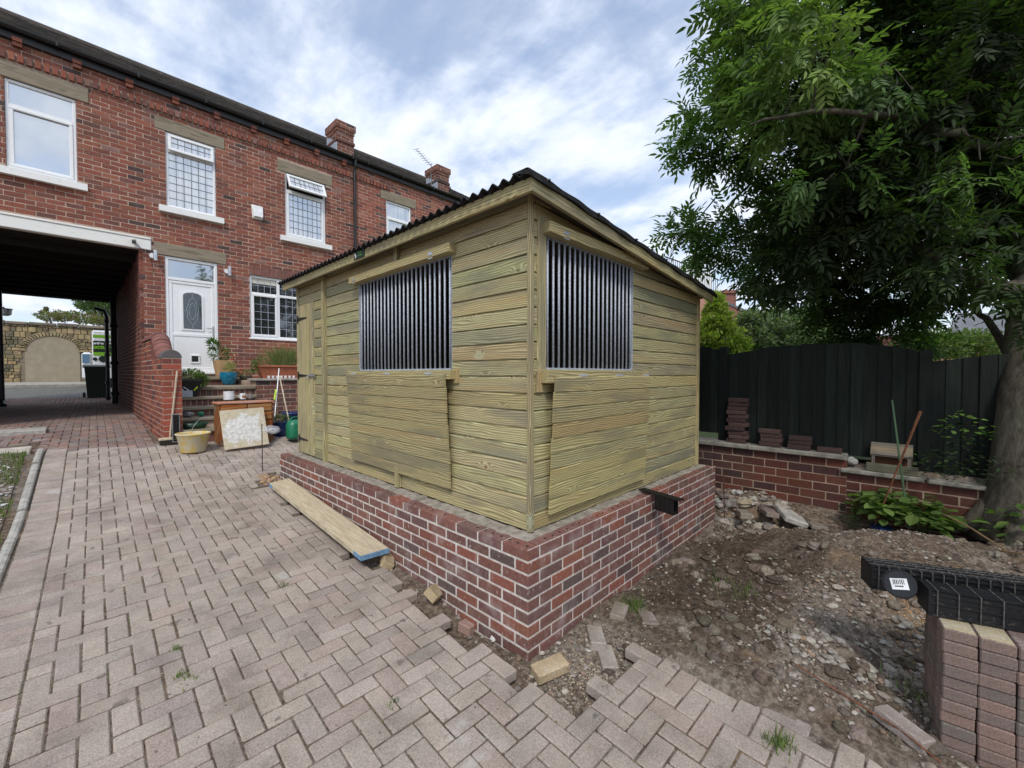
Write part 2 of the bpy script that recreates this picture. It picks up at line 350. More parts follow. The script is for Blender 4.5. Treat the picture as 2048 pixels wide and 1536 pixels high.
# stone lintels and copings
t = NT('sandstone'); o = t.coord(); n = t.noise(t.map(o, (.5, 1, 5)), 3, 6, .6, 1.5)
c = t.ramp(n, [(.3, (.15, .125, .09)), (.5, (.295, .25, .185)), (.7, (.22, .19, .145))]); t.base(c); t.r(.9, 0, .2); t.bump(n, .3, .01)
t = NT('rubble_stone'); o = t.coord(); c = t.attr().outputs['Color']; n = t.noise(o, 4, 7, .65)
c = t.mix(1, c, t.ramp(n, [(.3, (.5, .48, .45)), (.55, (1, 1, 1)), (.7, (1.2, 1.15, 1))]), 'MULTIPLY'); t.base(c); t.r(.95, 0, .2); t.bump(t.noise(o, 14, 6, .7), .8, .03)
t = NT('white_paint'); o = t.coord(); n = t.noise(t.map(o, (1, 1, 5)), 7, 6, .7)
c = t.mix(t.mr(n, .58, .72, 0, .6), (.80, .80, .76), (.42, .37, .28)); t.base(c); t.r(.6)
t = NT('sill_paint'); o = t.coord(); n = t.noise(t.map(o, (6, 6, 2)), 4, 5, .7); c = t.mix(t.mr(n, .56, .7, 0, .4), (.84, .84, .82), (.50, .50, .45)); t.base(c); t.r(.55)
plain('upvc', (.84, .85, .86), .28, var=.02)
plain('lead_strip', (.16, .17, .18), .5, .4)
# glass: sky-reflecting pane in front of a dark room
def glass(name, room, ref=.5, net=0):
    t = NT(name); t.base(room); t.r(.6, 0, .3); g = t.n('ShaderNodeBsdfGlossy'); g.inputs['Roughness'].default_value = .02; g.inputs['Color'].default_value = (.93, .96, 1, 1)
    m = t.n('ShaderNodeMixShader'); m.inputs[0].default_value = ref; t.l(t.p.outputs[0], m.inputs[1]); t.l(g.outputs[0], m.inputs[2]); t.l(m.outputs[0], t.out.inputs[0])
    if net:
        o = t.coord(); n = t.noise(t.map(o, (30, 1, .6)), 1, 3, .5); t.base(t.mix(t.mr(n, .4, .6), tuple(x*.6 for x in room), room))
    return t.m
glass('pane_bright', (.13, .16, .18), .6); glass('pane_net', (.55, .56, .56), .45, 1); glass('pane_dark', (.012, .014, .015), .16); glass('pane_door', (.02, .025, .025), .10); glass('pane_fan', (.03, .035, .035), .5)
t = NT('slate'); o = t.coord(); c = t.mix(1, t.attr().outputs['Color'], t.ramp(t.noise(o, 9, 6, .7), [(.3, (.6, .6, .6)), (.7, (1.4, 1.35, 1.25))]), 'MULTIPLY')
c = t.mix(t.mr(t.noise(o, 16, 4, .7), .62, .7, 0, .5), c, (.24, .24, .17)); t.base(c); t.r(.85, 0, .3); t.bump(t.noise(o, 20, 5), .4, .02)
plain('black_plastic', (.012, .012, .013), .35, var=.2, sc=20)
plain('black_iron', (.012, .012, .012), .45, var=.2)
t = NT('roof_sheet'); o = t.coord(); n = t.noise(o, 12, 4, .6); t.base(t.mix(t.mr(n, .4, .7), (.014, .014, .015), (.028, .028, .030))); t.r(.8, 0, .25)
t = NT('channel_plastic'); o = t.coord(); n = t.noise(t.map(o, (1, 1, 2)), 26, 6, .75); t.base(t.mix(t.mr(n, .56, .70, 0, .55), (.010, .011, .013), (.20, .17, .13))); t.r(.5, 0, .35)
t = NT('galv'); o = t.coord(); n = t.noise(o, 70, 3, .6); t.base(t.mix(t.mr(n, .35, .65), (.33, .37, .43), (.52, .56, .62))); t.r(.6, .25, .5)
plain('zinc', (.55, .57, .6), .35, .8)
plain('rust', (.17, .065, .03), .85, var=.4, sc=60)
plain('rust_dark', (.07, .035, .025), .9, var=.4, sc=60)
plain('dark_inside', (.012, .012, .012), .95)
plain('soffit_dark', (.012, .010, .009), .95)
t = NT('leaf'); c = t.attr().outputs['Color']; d = t.n('ShaderNodeBsdfDiffuse'); tr = t.n('ShaderNodeBsdfTranslucent'); gl = t.n('ShaderNodeBsdfGlossy'); gl.inputs['Roughness'].default_value = .6
t.l(c, d.inputs[0]); t.l(t.mix(1, c, (1.25, 1.5, .55), 'MULTIPLY'), tr.inputs[0]); m1 = t.n('ShaderNodeMixShader'); m1.inputs[0].default_value = .45; m2 = t.n('ShaderNodeMixShader'); m2.inputs[0].default_value = .025
t.l(d.outputs[0], m1.inputs[1]); t.l(tr.outputs[0], m1.inputs[2]); t.l(m1.outputs[0], m2.inputs[1]); t.l(gl.outputs[0], m2.inputs[2]); t.l(m2.outputs[0], t.out.inputs[0])
t = NT('bark'); o = t.coord(); n = t.noise(t.map(o, (1, 1, .3)), 22, 7, .7); c = t.ramp(n, [(.3, (.03, .026, .02)), (.5, (.078, .068, .053)), (.7, (.135, .12, .097))])
c = t.mix(t.mr(t.noise(o, 3, 4), .5, .7, 0, .5), c, (.10, .12, .07)); t.base(c); t.r(.95, 0, .2); t.bump(n, .7, .02)
t = NT('grass'); o = t.coord(); n = t.noise(o, 3, 5, .6); t.base(t.mix(t.mr(n, .35, .65), (.10, .15, .035), (.17, .22, .06))); t.r(.9); t.bump(t.noise(o, 90, 4), .8, .02)
t = NT('asphalt'); o = t.coord(); t.base(t.mix(t.mr(t.noise(o, 5, 6, .7), .3, .7), (.10, .10, .095), (.16, .155, .145))); t.r(.9)
plain('terracotta', (.42, .13, .065), .75, var=.12); plain('blue_glaze', (.01, .16, .27), .16, var=.35, sc=14); plain('brown_pot', (.05, .043, .025), .5)
plain('tan_pot', (.50, .31, .15), .75); plain('navy_pot', (.012, .04, .16), .3); plain('black_pot', (.018, .02, .022), .5)
plain('green_plastic', (.015, .18, .09), .35); plain('dark_green_plastic', (.01, .045, .022), .4); plain('bin_green', (.012, .035, .014), .45)
t = NT('tub_yellow'); o = t.coord(); n = t.noise(o, 9, 6, .7); t.base(t.mix(t.mr(n, .39, .54), (.62, .43, .09), (.56, .50, .34))); t.r(.7); t.bump(n, .3, .006)
t = NT('plaster_board'); o = t.coord(); n = t.noise(o, 7, 7, .7, .4); n2 = t.noise(o, 26, 6, .7); dd = t.n('ShaderNodeVectorMath', operation='LENGTH'); t.l(t.map(o, (3.2, 1, 4.2), (0, 0, 0)), dd.inputs[0])
c = t.mix(t.mr(n2, .35, .7), (.50, .43, .30), (.62, .56, .42)); msk = t.mr(t.math('ADD', dd.outputs['Value'], t.math('MULTIPLY', t.math('SUBTRACT', n, .5), 2.6)), 1.05, .75); c = t.mix(msk, c, t.ramp(n2, [(.3, (.42, .41, .38)), (.6, (.78, .77, .74))])); t.base(c); t.r(.95); t.bump(n2, .5, .01)
plain('paint_blue', (.14, .26, .40), .6, var=.3, sc=40); plain('white_tub', (.82, .83, .85), .35); plain('handle_wood', (.52, .44, .32), .7, var=.15, sc=30)
plain('bristle', (.035, .028, .022), .9); plain('lime', (.45, .62, .03), .5); plain('alu', (.55, .57, .58), .4, .7); plain('red_plastic', (.5, .02, .02), .4)
plain('render_tan', (.36, .31, .225), .9, var=.1, sc=4); plain('van_white', (.8, .82, .84), .25); plain('van_dark', (.015, .03, .02), .4); plain('van_green', (.20, .45, .03), .4)
plain('stem', (.05, .08, .02), .7)
plain('cane_green', (.05, .105, .05), .6); plain('twig', (.19, .125, .06), .8); plain('brass', (.45, .4, .3), .35, .8); plain('cream_plastic', (.62, .60, .52), .5)
plain('sign_green', (.008, .028, .016), .5); plain('text_green', (.16, .38, .12), .5); plain('grey_steel', (.25, .26, .27), .5, .5); plain('orange_clay', (.38, .16, .05), .9)
t = NT('bag_film'); t.base((.75, .77, .8)); t.r(.25); t.p.inputs['Alpha'].default_value = .3
t = NT('glass_clear'); t.base((.35, .3, .3)); t.r(.08); t.p.inputs['Alpha'].default_value = .4
M_ = MATS
# ================================================================== brickwork helpers
def jit(c, a=.12):
    k = 1+random.uniform(-a, a); return tuple(max(.005, x*k*(1+random.uniform(-.04, .04))) for x in c)
def jitp(c): k = 1+random.uniform(-.05, .05); return tuple(x*k*(1+random.uniform(-.012, .012)) for x in c)
def pick(pal):
    r = random.random()*sum(p[0] for p in pal)
    for w, c in pal:
        r -= w
        if r <= 0: return jitp(c) if pal is GREY else jit(c)
    return jit(pal[-1][1])
NEWB = [(5, (.20, .09, .070)), (5, (.178, .088, .072)), (3, (.152, .085, .073)), (1.2, (.115, .078, .072)), (1.2, (.24, .092, .064))]
OLDB = [(6, (.245, .083, .054)), (5, (.21, .076, .053)), (3, (.285, .105, .066)), (1.4, (.17, .072, .055)), (.5, (.08, .052, .047)), (.8, (.24, .13, .105))]
LOWB = [(5, (.26, .075, .045)), (4, (.19, .06, .045)), (2, (.10, .045, .045)), (2, (.32, .11, .06))]
REDB = [(5, (.115, .038, .025)), (4, (.085, .030, .023)), (3, (.05, .023, .021))]  # dark flame bricks, darkened further for the tree shade over the wall
def brickwork(mb, mo, O, U, N, u0, u1, v0, v1, L, C, j, pal, depth=.06, holes=(), ch=.004, jy=.002, start=0.0, skipodd=None, starts=None, back=True, vtop=False):
    """bricks on a plane O+u*U+v*Z, facing N. mo = mortar builder"""
    O, U, N = Vector(O), Vector(U), Vector(N); Z = Vector((0, 0, 1))
    M = Matrix((( U.x, -N.x, 0, O.x), (U.y, -N.y, 0, O.y), (0, 0, 1, O.z), (0, 0, 0, 1)))   # local x=u, y=into the wall, z=v
    row = 0; rows = int(math.ceil((v1-v0)/C-1e-6))
    for row in range(rows):
        if vtop: b = v1-(row+1)*C; t_ = v1-row*C
        else: b = v0+row*C; t_ = b+C
        b = max(b, v0); t_ = min(t_, v1)
        if t_-b < .02: continue
        ivs = [(u0, u1)]
        for h in holes:
            if min(h[3], t_)-max(h[2], b) > .4*C:
                nv = []
                for a, c in ivs:
                    if h[1] <= a or h[0] >= c: nv.append((a, c)); continue
                    if h[0] > a: nv.append((a, h[0]))
                    if h[1] < c: nv.append((h[1], c))
                ivs = nv
        s0 = u0+(starts[row % 2] if starts else start)
        off = (row % 2)*L/2
        for a, c in ivs:
            if starts: u = s0+math.floor((a-s0)/L)*L if a > s0 else s0
            else: u = s0-off+math.floor((a-s0+off)/L)*L
            while u < c:
                p, q = max(u, a), min(u+L-j, c)
                if q-p > .025:
                    y = random.uniform(-jy, jy)
                    mb.box(p, q, y, depth, b+j*.5, t_-j*.5, pick(pal), ch, M)
                u += L
    if back:
        us = sorted({u0, u1, *[x for h in holes for x in h[:2] if u0 < x < u1]}); zs = sorted({v0, v1, *[x for h in holes for x in h[2:4] if v0 < x < v1]})
        vs = []; idx = {}; fs = []
        def V_(u, v):
            if (u, v) not in idx: idx[(u, v)] = len(vs); vs.append(M @ Vector((u, .0035, v)))
            return idx[(u, v)]
        for i in range(len(us)-1):
            for k in range(len(zs)-1):
                cu, cv = (us[i]+us[i+1])/2, (zs[k]+zs[k+1])/2
                if any(h[0] < cu < h[1] and h[2] < cv < h[3] for h in holes): continue
                fs.append((V_(us[i], zs[k]), V_(us[i+1], zs[k]), V_(us[i+1], zs[k+1]), V_(us[i], zs[k+1])))
        mo.add(vs, fs)

# ================================================================== ground, paving
def axis(segs):
    o = []
    for a, b, s in segs: o += list(np.arange(a, b-1e-6, s))
    o.append(segs[-1][1]); return o
xs = axis([(-400, -60, 40), (-60, -8, 5), (-8, -1, .5), (-1, 1.3, .12), (1.3, 5.6, .045), (5.6, 9, .4), (9, 60, 5), (60, 400, 40)])
ys = axis([(-400, -60, 40), (-60, -4, 4), (-4, -1.2, .3), (-1.2, 2.0, .045), (2.0, 6.6, .09), (6.6, 30, .6), (30, 60, 5), (60, 400, 40)])
mb = MB(); vs = []
for y in ys:
    for x in xs:
        z = gz(x, y)
        if x > 5.45: z = max(z, .70) if y > -3 else z
        vs.append((x, y, z-(.02 if y > 6.3 and x > -.45 else 0)))
nx = len(xs); mb.add(vs, [(j*nx+i, j*nx+i+1, (j+1)*nx+i+1, (j+1)*nx+i) for j in range(len(ys)-1) for i in range(nx-1)])
tag(mb.build('ground', M_['soil'], smooth=True), kind='structure')
# sand bed of the paving
mb = MB(); ang = R(1.2); ca, sa = math.cos(ang), math.sin(ang)
def p2w(a, b): return (-.38+a*ca+b*sa, 4.5-a*sa+b*ca)      # paving frame: a = across from the kerb, b = along the drive
def sandpatch(a0, a1, b0, b1, st, dz):
    A = list(np.arange(a0, a1, st))+[a1]; B = list(np.arange(b0, b1, st))+[b1]
    v = []
    for b in B:
        for a in A:
            x, y = p2w(a, b); v.append((x, y, prof(y)+dz))
    n = len(A); mb.add(v, [(j*n+i, j*n+i+1, (j+1)*n+i+1, (j+1)*n+i) for j in range(len(B)-1) for i in range(n-1)])
sandpatch(0, 1.90, -6.5, 3.6, .25, -.009); sandpatch(1.78, 2.6, -6.5, -3.45, .25, -.009); sandpatch(1.78, 6.5, 1.95, 3.6, .3, -.009)
tag(mb.build('paving_joints', M_['joint_sand']), kind='structure')
GREY = [(5, (.365, .312, .27)), (4, (.345, .294, .255)), (2, (.395, .34, .296)), (1.5, (.35, .285, .248)), (1, (.315, .272, .24))]
RED = [(4, (.25, .175, .15)), (4, (.235, .185, .165)), (2, (.27, .155, .13)), (2, (.21, .18, .17))]
def inpave(x, y):
    if 1.42 < x < 5.6 and 1.17 < y < 6.2: 
        if x < 1.625+.03*math.sin(y*5): return True
        return False
    if y < 1.25 and x > 2.43: return False
    if x > 6: return False
    if y > 8.0 and x > .8: return False
    return True
def paver(mb, a0, a1, b0, b1, col, edge=False):
    ca_, cb = (a0+a1)/2, (b0+b1)/2; x, y = p2w(ca_, cb)
    zc = prof(y); dz = (prof(y+.1)-prof(y-.1))/.2
    tx, ty = random.gauss(0, .011), random.gauss(0, .011)+dz
    if edge: tx += random.gauss(0, .02); ty += random.gauss(0, .02)
    yaw = -ang+random.gauss(0, .006)
    Z = Vector((-tx, -ty, 1)).normalized(); X = Vector((math.cos(yaw), math.sin(yaw), 0)); X = (X-Z*X.dot(Z)).normalized(); Y = Z.cross(X)
    M = Matrix(((X.x, Y.x, Z.x, x), (X.y, Y.y, Z.y, y), (X.z, Y.z, Z.z, zc+random.gauss(0, .0018)), (0, 0, 0, 1)))
    g = random.uniform(.0022, .0052)
    mb.box(-(a1-a0)/2+g, (a1-a0)/2-g, -(b1-b0)/2+g, (b1-b0)/2-g, -.058, 0, col, .0055, M)
mb = MB(); mr_ = MB()
nb0 = -60
for j in range(-62, 152):
    b = j*.1
    x, y = p2w(.3, b)
    if y < 8.55 and y > -1.6: paver(mb, 0, .2, b, b+.1, pick(GREY))
for i in range(-1, 66):
    for j in range(-62, 152):
        c = (i-j) % 4
        if i < 0 and c != 0: continue
        if c == 0: r_ = (i*.1+.2 if i >= 0 else .2, i*.1+.4, j*.1, j*.1+.1)
        elif c == 3: r_ = (i*.1+.2, i*.1+.3, j*.1, j*.1+.2)
        else: continue
        x, y = p2w((r_[0]+r_[1])/2, (r_[2]+r_[3])/2)
        if y < -1.6 or not inpave(x, y): continue
        lim = 8.0+.12*(x<.6) + (.55-x)*.28 if x < .8 else 9.5
        edge = (1.3 < x < 1.7 and y > 1.2) or (x > 2.2 and y < 1.3 and y > .8)
        if y < lim: 
            if x > 3.6 and y > 6.3 and y < 7: continue
            paver(mb, *r_, pick(GREY), edge)
for i in range(-18, 13):
    for j in range(28, 172):
        c = (i-j) % 4
        if c == 0: r_ = (i*.1+.2, i*.1+.4, j*.1, j*.1+.1)
        elif c == 3: r_ = (i*.1+.2, i*.1+.3, j*.1, j*.1+.2)
        else: continue
        x, y = p2w((r_[0]+r_[1])/2, (r_[2]+r_[3])/2)
        lim = 8.0+.12*(x<.6) + (.55-x)*.28 if x < .8 else 9.5
        if x > .86 or y < lim or y > 20.5: continue
        if x < -.42 and y < 8.9: continue
        if x < -.35 and 8.9 < y < 9.15: continue
        paver(mr_, *r_, pick(RED))
tag(mb.build('block_paving', M_['paver']), kind='structure')
tag(mr_.build('driveway', M_['paver']), kind='structure')
# kerb and the strip on its left
mb = MB()
for k in range(9):
    b0 = -2.6+k*.72
    x, y = p2w(-.06, b0+.36); dz = (prof(y+.3)-prof(y-.3))/.6
    for s in range(8):
        pass
    M = Matrix.Translation((x, y, prof(y)+.012)) @ Matrix.Rotation(-ang, 4, 'Z') @ Matrix.Rotation(math.atan(dz), 4, 'X')
    P = [(-.02, -.1), (.045, -.1), (.045, -.005), (.036, .008), (.012, .014), (-.010, .008), (-.02, -.005)]
    vs = [M @ Vector((p[0], t_, p[1])) for t_ in (-.357, .357) for p in P]; n = len(P)
    mb.add(vs, [tuple(range(n)), tuple(range(2*n-1, n-1, -1))]+[(i, i+n, (i+1) % n+n, (i+1) % n) for i in range(n)], jit((1, 1, 1), .06))
tag(mb.build('kerb', M_['concrete']), kind='structure')
mb = MB(); mb.box(-4.5, -.44, 8.35, 8.85, prof(8.5)-.1, prof(8.6)+.02, ch=.01)
tag(mb.build('path', M_['concrete_light']), kind='structure')
mb = MB(); mb.box(-2.4, -.35, 10.0, 10.5, .4, .735, ch=.01); tag(mb.build('concrete_strip', M_['concrete']), kind='structure')
mb = MB(); vs = []; A = np.linspace(-6, -.49, 30); B = np.linspace(1, 8.34, 40)
for b in B:
    for a in A: vs.append((a, b, gz(a, b)+.012))
mb.add(vs, [(j*30+i, j*30+i+1, (j+1)*30+i+1, (j+1)*30+i) for j in range(39) for i in range(29)])
tag(mb.build('lawn_base', M_['soil']), kind='structure')
mb = MB(); mb.box(-60, 60, 20.6, 26.9, .2, .88); 
mb.v = [(x, y, (prof(y)-.02 if z > .5 else z)) for x, y, z in mb.v]
tag(mb.build('road', M_['asphalt']), kind='structure')
mb = MB(); mb.box(-60, 60, 25.4, 26.96, .2, .8); mb.v = [(x, y, (prof(y)+.08 if z > .5 else z)) for x, y, z in mb.v]
tag(mb.build('pavement', M_['concrete']), kind='structure')
mb = MB(); mb.add([(5.62, -8, .74), (40, -8, .74), (40, 25, .9), (5.62, 25, .74)], [(0, 1, 2, 3)])
tag(mb.build('lawn', M_['grass']), kind='structure')

# ================================================================== terraced houses
FY = 10.9; EZ = 7.22; G0 = .3
def box_part(name, mat, par, *b, ch=0, col=(1, 1, 1), ws=None):
    m = MB(); m.box(*b, col=col, ch=ch, ws=ws); return m.build(name, M_[mat], par)
def yspan(pL, pR, Y=FY):      # corner pixels -> x0, x1 and heights
    a, b = onY(*pL, Y), onY(*pR, Y); return a.x, b.x, (a.z+b.z)/2
house = empty('brick_house', (0, FY, .7), 'old red brick terraced house with arched-over drive passage, white door and three upper windows', 'house')
house2 = empty('brick_house', (6.5, FY, .7), 'neighbouring red brick terraced house beyond the black downpipe, mostly hidden by the shed', 'house')
XD = onY(705, 330, FY).x+.05       # party line at the downpipe
x1a, x1b, z1t = yspan((7, 152), (152, 199)); z1b = onY(152, 365, FY).z
x2a, x2b, z2t = yspan((330, 261), (431, 294)); z2b = onY(431, 434, FY).z
x3a, x3b, z3t = yspan((569.5, 343), (651, 370)); z3b = onY(651, 489, FY).z
x4a, x4b, z4t = yspan((772, 400), (822.5, 415)); z4b = z3b
xka, zkt, zkb = onY(499, 549, FY).x, onY(499, 549, FY).z, onY(500, 675, FY).z; xkm = onY(557.7, 600, FY).x; xkb = xka+2*(xkm-xka)+.05
xda, zdt = onY(329, 510.5, FY).x, onY(329, 510.5, FY).z; xdb = onY(435, 529, FY).x; zdb = onY(435, 745, FY).z
xb1, zbt = onY(302, 477, FY).x, onY(302, 477, FY).z; zbb = onY(300, 501, FY).z; XP0, XP1 = -1.72, .88
print('DOOR', xda, xdb, zdb, zdt, 'beam', xb1, zbb, zbt, 'XD', XD, 'win1', x1a, x1b, z1b, z1t)
holes = [(x1a, x1b, z1b, z1t), (x2a, x2b, z2b, z2t), (x3a, x3b, z3b, z3t), (xka, xkb, zkb, zkt), (xda, xdb, zdb-.35, zdt), (XP0, XP1, 0, zbb+.01), (XP0-.25, xb1, zbb, zbt)]
for (a, b, z) in ((x1a, x1b, z1t), (x2a, x2b, z2t), (x3a, x3b, z3t), (xda, xdb, zdt)): holes.append((a-.16, b+.16, z, z+.25))
for (a, b, z) in ((x1a, x1b, z1b), (x2a, x2b, z2b), (x3a, x3b, z3b)): holes.append((a-.12, b+.12, z-.13, z))
wb, mo = MB(), MB()
brickwork(wb, mo, (0, FY, 0), (1, 0, 0), (0, -1, 0), -3.6, XD, G0, EZ-.42, .235, .0855, .010, OLDB, holes=holes, jy=.003)
# plain course and dentils below the gutter
brickwork(wb, mo, (0, FY, 0), (1, 0, 0), (0, -1, 0), -3.6, XD, EZ-.27, EZ+.02, .235, .0855, .009, OLDB)
mo.box(-3.6, XD, FY+.004, FY+.02, EZ-.43, EZ-.26)
xx = -3.55
while xx < XD-.05: wb.box(xx, xx+.072, FY-.045, FY+.05, EZ-.41+random.uniform(-.004, .004), EZ-.28, pick(OLDB), .004); xx += .0985
xx = -3.4
while xx < XD:
    for q in range(2): wb.box(xx-.005*q, xx+.105+.005*q, FY-.075-.02*q, FY+.02, EZ-.17+q*.07, EZ-.105+q*.07, pick(OLDB), .004)
    xx += .69
# soldier course over the kitchen window
for q in range(int((xkb-xka)/.085)): wb.box(xka+q*.085, xka+q*.085+.075, FY-.006, FY+.05, zkt+.01, zkt+.215, jit((.22, .10, .08)), .004)
wall = wb.build('wall', M_['old_brick'], house)
mo.build('mortar', M_['mortar_pink'], wall)
# body behind the brick skin, passage walls and ceiling
m = MB()
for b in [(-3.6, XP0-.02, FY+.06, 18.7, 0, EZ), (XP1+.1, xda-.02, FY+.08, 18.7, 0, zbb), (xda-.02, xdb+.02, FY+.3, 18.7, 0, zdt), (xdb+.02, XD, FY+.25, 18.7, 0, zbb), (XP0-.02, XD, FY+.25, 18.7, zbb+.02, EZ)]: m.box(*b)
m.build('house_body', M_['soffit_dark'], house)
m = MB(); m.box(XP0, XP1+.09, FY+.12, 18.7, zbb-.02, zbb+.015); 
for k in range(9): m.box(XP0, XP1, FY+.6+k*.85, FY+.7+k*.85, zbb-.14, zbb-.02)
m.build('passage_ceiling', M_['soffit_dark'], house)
pb, pm = MB(), MB()
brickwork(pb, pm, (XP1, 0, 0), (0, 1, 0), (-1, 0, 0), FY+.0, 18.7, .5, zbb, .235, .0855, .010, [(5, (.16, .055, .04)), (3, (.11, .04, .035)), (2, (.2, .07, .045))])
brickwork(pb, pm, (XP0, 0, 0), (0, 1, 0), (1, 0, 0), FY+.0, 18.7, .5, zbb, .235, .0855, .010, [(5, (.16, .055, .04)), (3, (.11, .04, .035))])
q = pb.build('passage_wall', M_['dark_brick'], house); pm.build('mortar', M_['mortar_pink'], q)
m = MB(); m.box(XP0-.25, xb1, FY-.03, FY+.11, zbb, zbt-.035, ch=.012); m.box(XP0-.25, xb1-.005, FY-.045, FY+.1, zbt-.035, zbt, ch=.006)
m.build('passage_beam', M_['white_paint'], house)
# far side of the passage
m = MB(); m.box(-3.6, XP0, 18.72, 18.95, 0, EZ); m.box(XP1, XD, 18.72, 18.95, 0, EZ); m.box(XP0-.02, XP1+.02, 18.72, 18.95, zbb-.12, EZ); m.build('rear_wall', M_['soffit_dark'], house)
def roof(par, xa, xb, hp):
    m = MB(); n = 22; tl = math.radians(30.5)
    for r in range(n):
        d0 = r*.215; y0 = FY-.10+d0*math.cos(tl); z0 = EZ+.10+d0*math.sin(tl)
        x = xa+(r % 2)*.15-.15
        while x < xb:
            p, q = max(x, xa), min(x+.295, xb)
            if q-p > .03:
                M = Matrix.Translation((p, y0, z0)) @ Matrix.Rotation(tl-.05, 4, 'X')
                k = random.uniform(-.004, .006)
                m.box(0, q-p, k, .30, .0, .016+k, jit(random.choice([(.055, .05, .045), (.075, .066, .058), (.045, .043, .042)]), .15), .003, M)
            x += .30
    rr = m.build('roof', M_['slate'], par)
    m = MB(); yr, zr = FY-.1+n*.215*math.cos(tl)+.05, EZ+.1+n*.215*math.sin(tl)+.03
    x = xa
    while x < xb: m.tube([(x, yr, zr-.04), (min(x+.452, xb), yr, zr-.04)], .11, 10, jit((.07, .06, .055))); x += .45
    m.build('ridge', M_['slate'], rr)
    m = MB(); m.add([(xa, FY-.05, EZ+.02), (xb, FY-.05, EZ+.02), (xb, yr, zr-.06), (xa, yr, zr-.06), (xb, 18.9, EZ), (xa, 18.9, EZ)], [(0, 1, 2, 3), (3, 2, 4, 5), (0, 5, 4, 1)]); m.build('roof_deck', M_['soffit_dark'], rr)
    m = MB()
    P = [(.06*math.cos(a)+FY-.13, EZ+.09+.06*math.sin(a)) for a in np.linspace(math.pi, 2*math.pi, 9)]+[(FY-.075, EZ+.088)]+[(.054*math.cos(a)+FY-.13, EZ+.092+.054*math.sin(a)) for a in np.linspace(2*math.pi, math.pi, 9)]
    m.prism([(p[0], p[1]) for p in P], xa, xb, axis='x')
    m.box(xa, xb, FY-.068, FY-.045, EZ-.08, EZ+.10)
    x = xa+.3
    while x < xb: m.box(x, x+.03, FY-.198, FY-.06, EZ+.02, EZ+.105); x += 1.05
    m.build('gutter', M_['black_iron'], par)
    return rr
rf1 = roof(house, -3.6, XD, 0); rf2 = roof(house2, XD, 11.5, 0)
def stepped(m, xa, xb, z, y=FY):
    pass
def lintel(x0, x1, z, par, mat='sandstone', h=.25):
    box_part('lintel', mat, par, x0-.16, x1+.16, FY-.012, FY+.1, z+.003, z+h-.003, ch=.006)
def sill(x0, x1, z, par, win):
    m = MB(); m.prism([(FY-.085, z-.13), (FY-.085, z-.015), (FY+.05, z+.0), (FY+.05, z-.13)], x0-.12, x1+.12, axis='x'); m.build('sill', M_['sill_paint'], win)
def frame_ring(m, x0, x1, z0, z1, y0, y1, w, ch=.008):
    m.box(x0, x1, y0, y1, z0, z0+w, ch=ch); m.box(x0, x1, y0, y1, z1-w, z1, ch=ch); m.box(x0, x0+w, y0+.001, y1, z0+w-.002, z1-w+.002, ch=ch); m.box(x1-w, x1, y0+.001, y1, z0+w-.002, z1-w+.002, ch=ch)
def leading(m, x0, x1, z0, z1, y, nx, nz, t=.0045, M=None):
    for i in range(1, nx): x = x0+(x1-x0)*i/nx; m.box(x-t, x+t, y-.003, y, z0, z1, M=M)
    for i in range(1, nz): z = z0+(z1-z0)*i/nz; m.box(x0, x1, y-.0035, y, z-t, z+t, M=M)
def window(par, x0, x1, z0, z1, label=None):
    m = MB(); frame_ring(m, x0, x1, z0, z1, FY+.03, FY+.10, .055); return m
def reveal(x0, x1, z0, z1, par):
    m = MB(); m.box(x0-.004, x0+.0, FY+.01, FY+.1, z0, z1); m.box(x1, x1+.004, FY+.01, FY+.1, z0, z1); return m
def pane(par, x0, x1, z0, z1, mat, y=FY+.065):
    m = MB(); m.add([(x0, y, z0), (x1, y, z0), (x1, y, z1), (x0, y, z1)], [(0, 1, 2, 3)]); return m.build('pane', M_[mat], par)
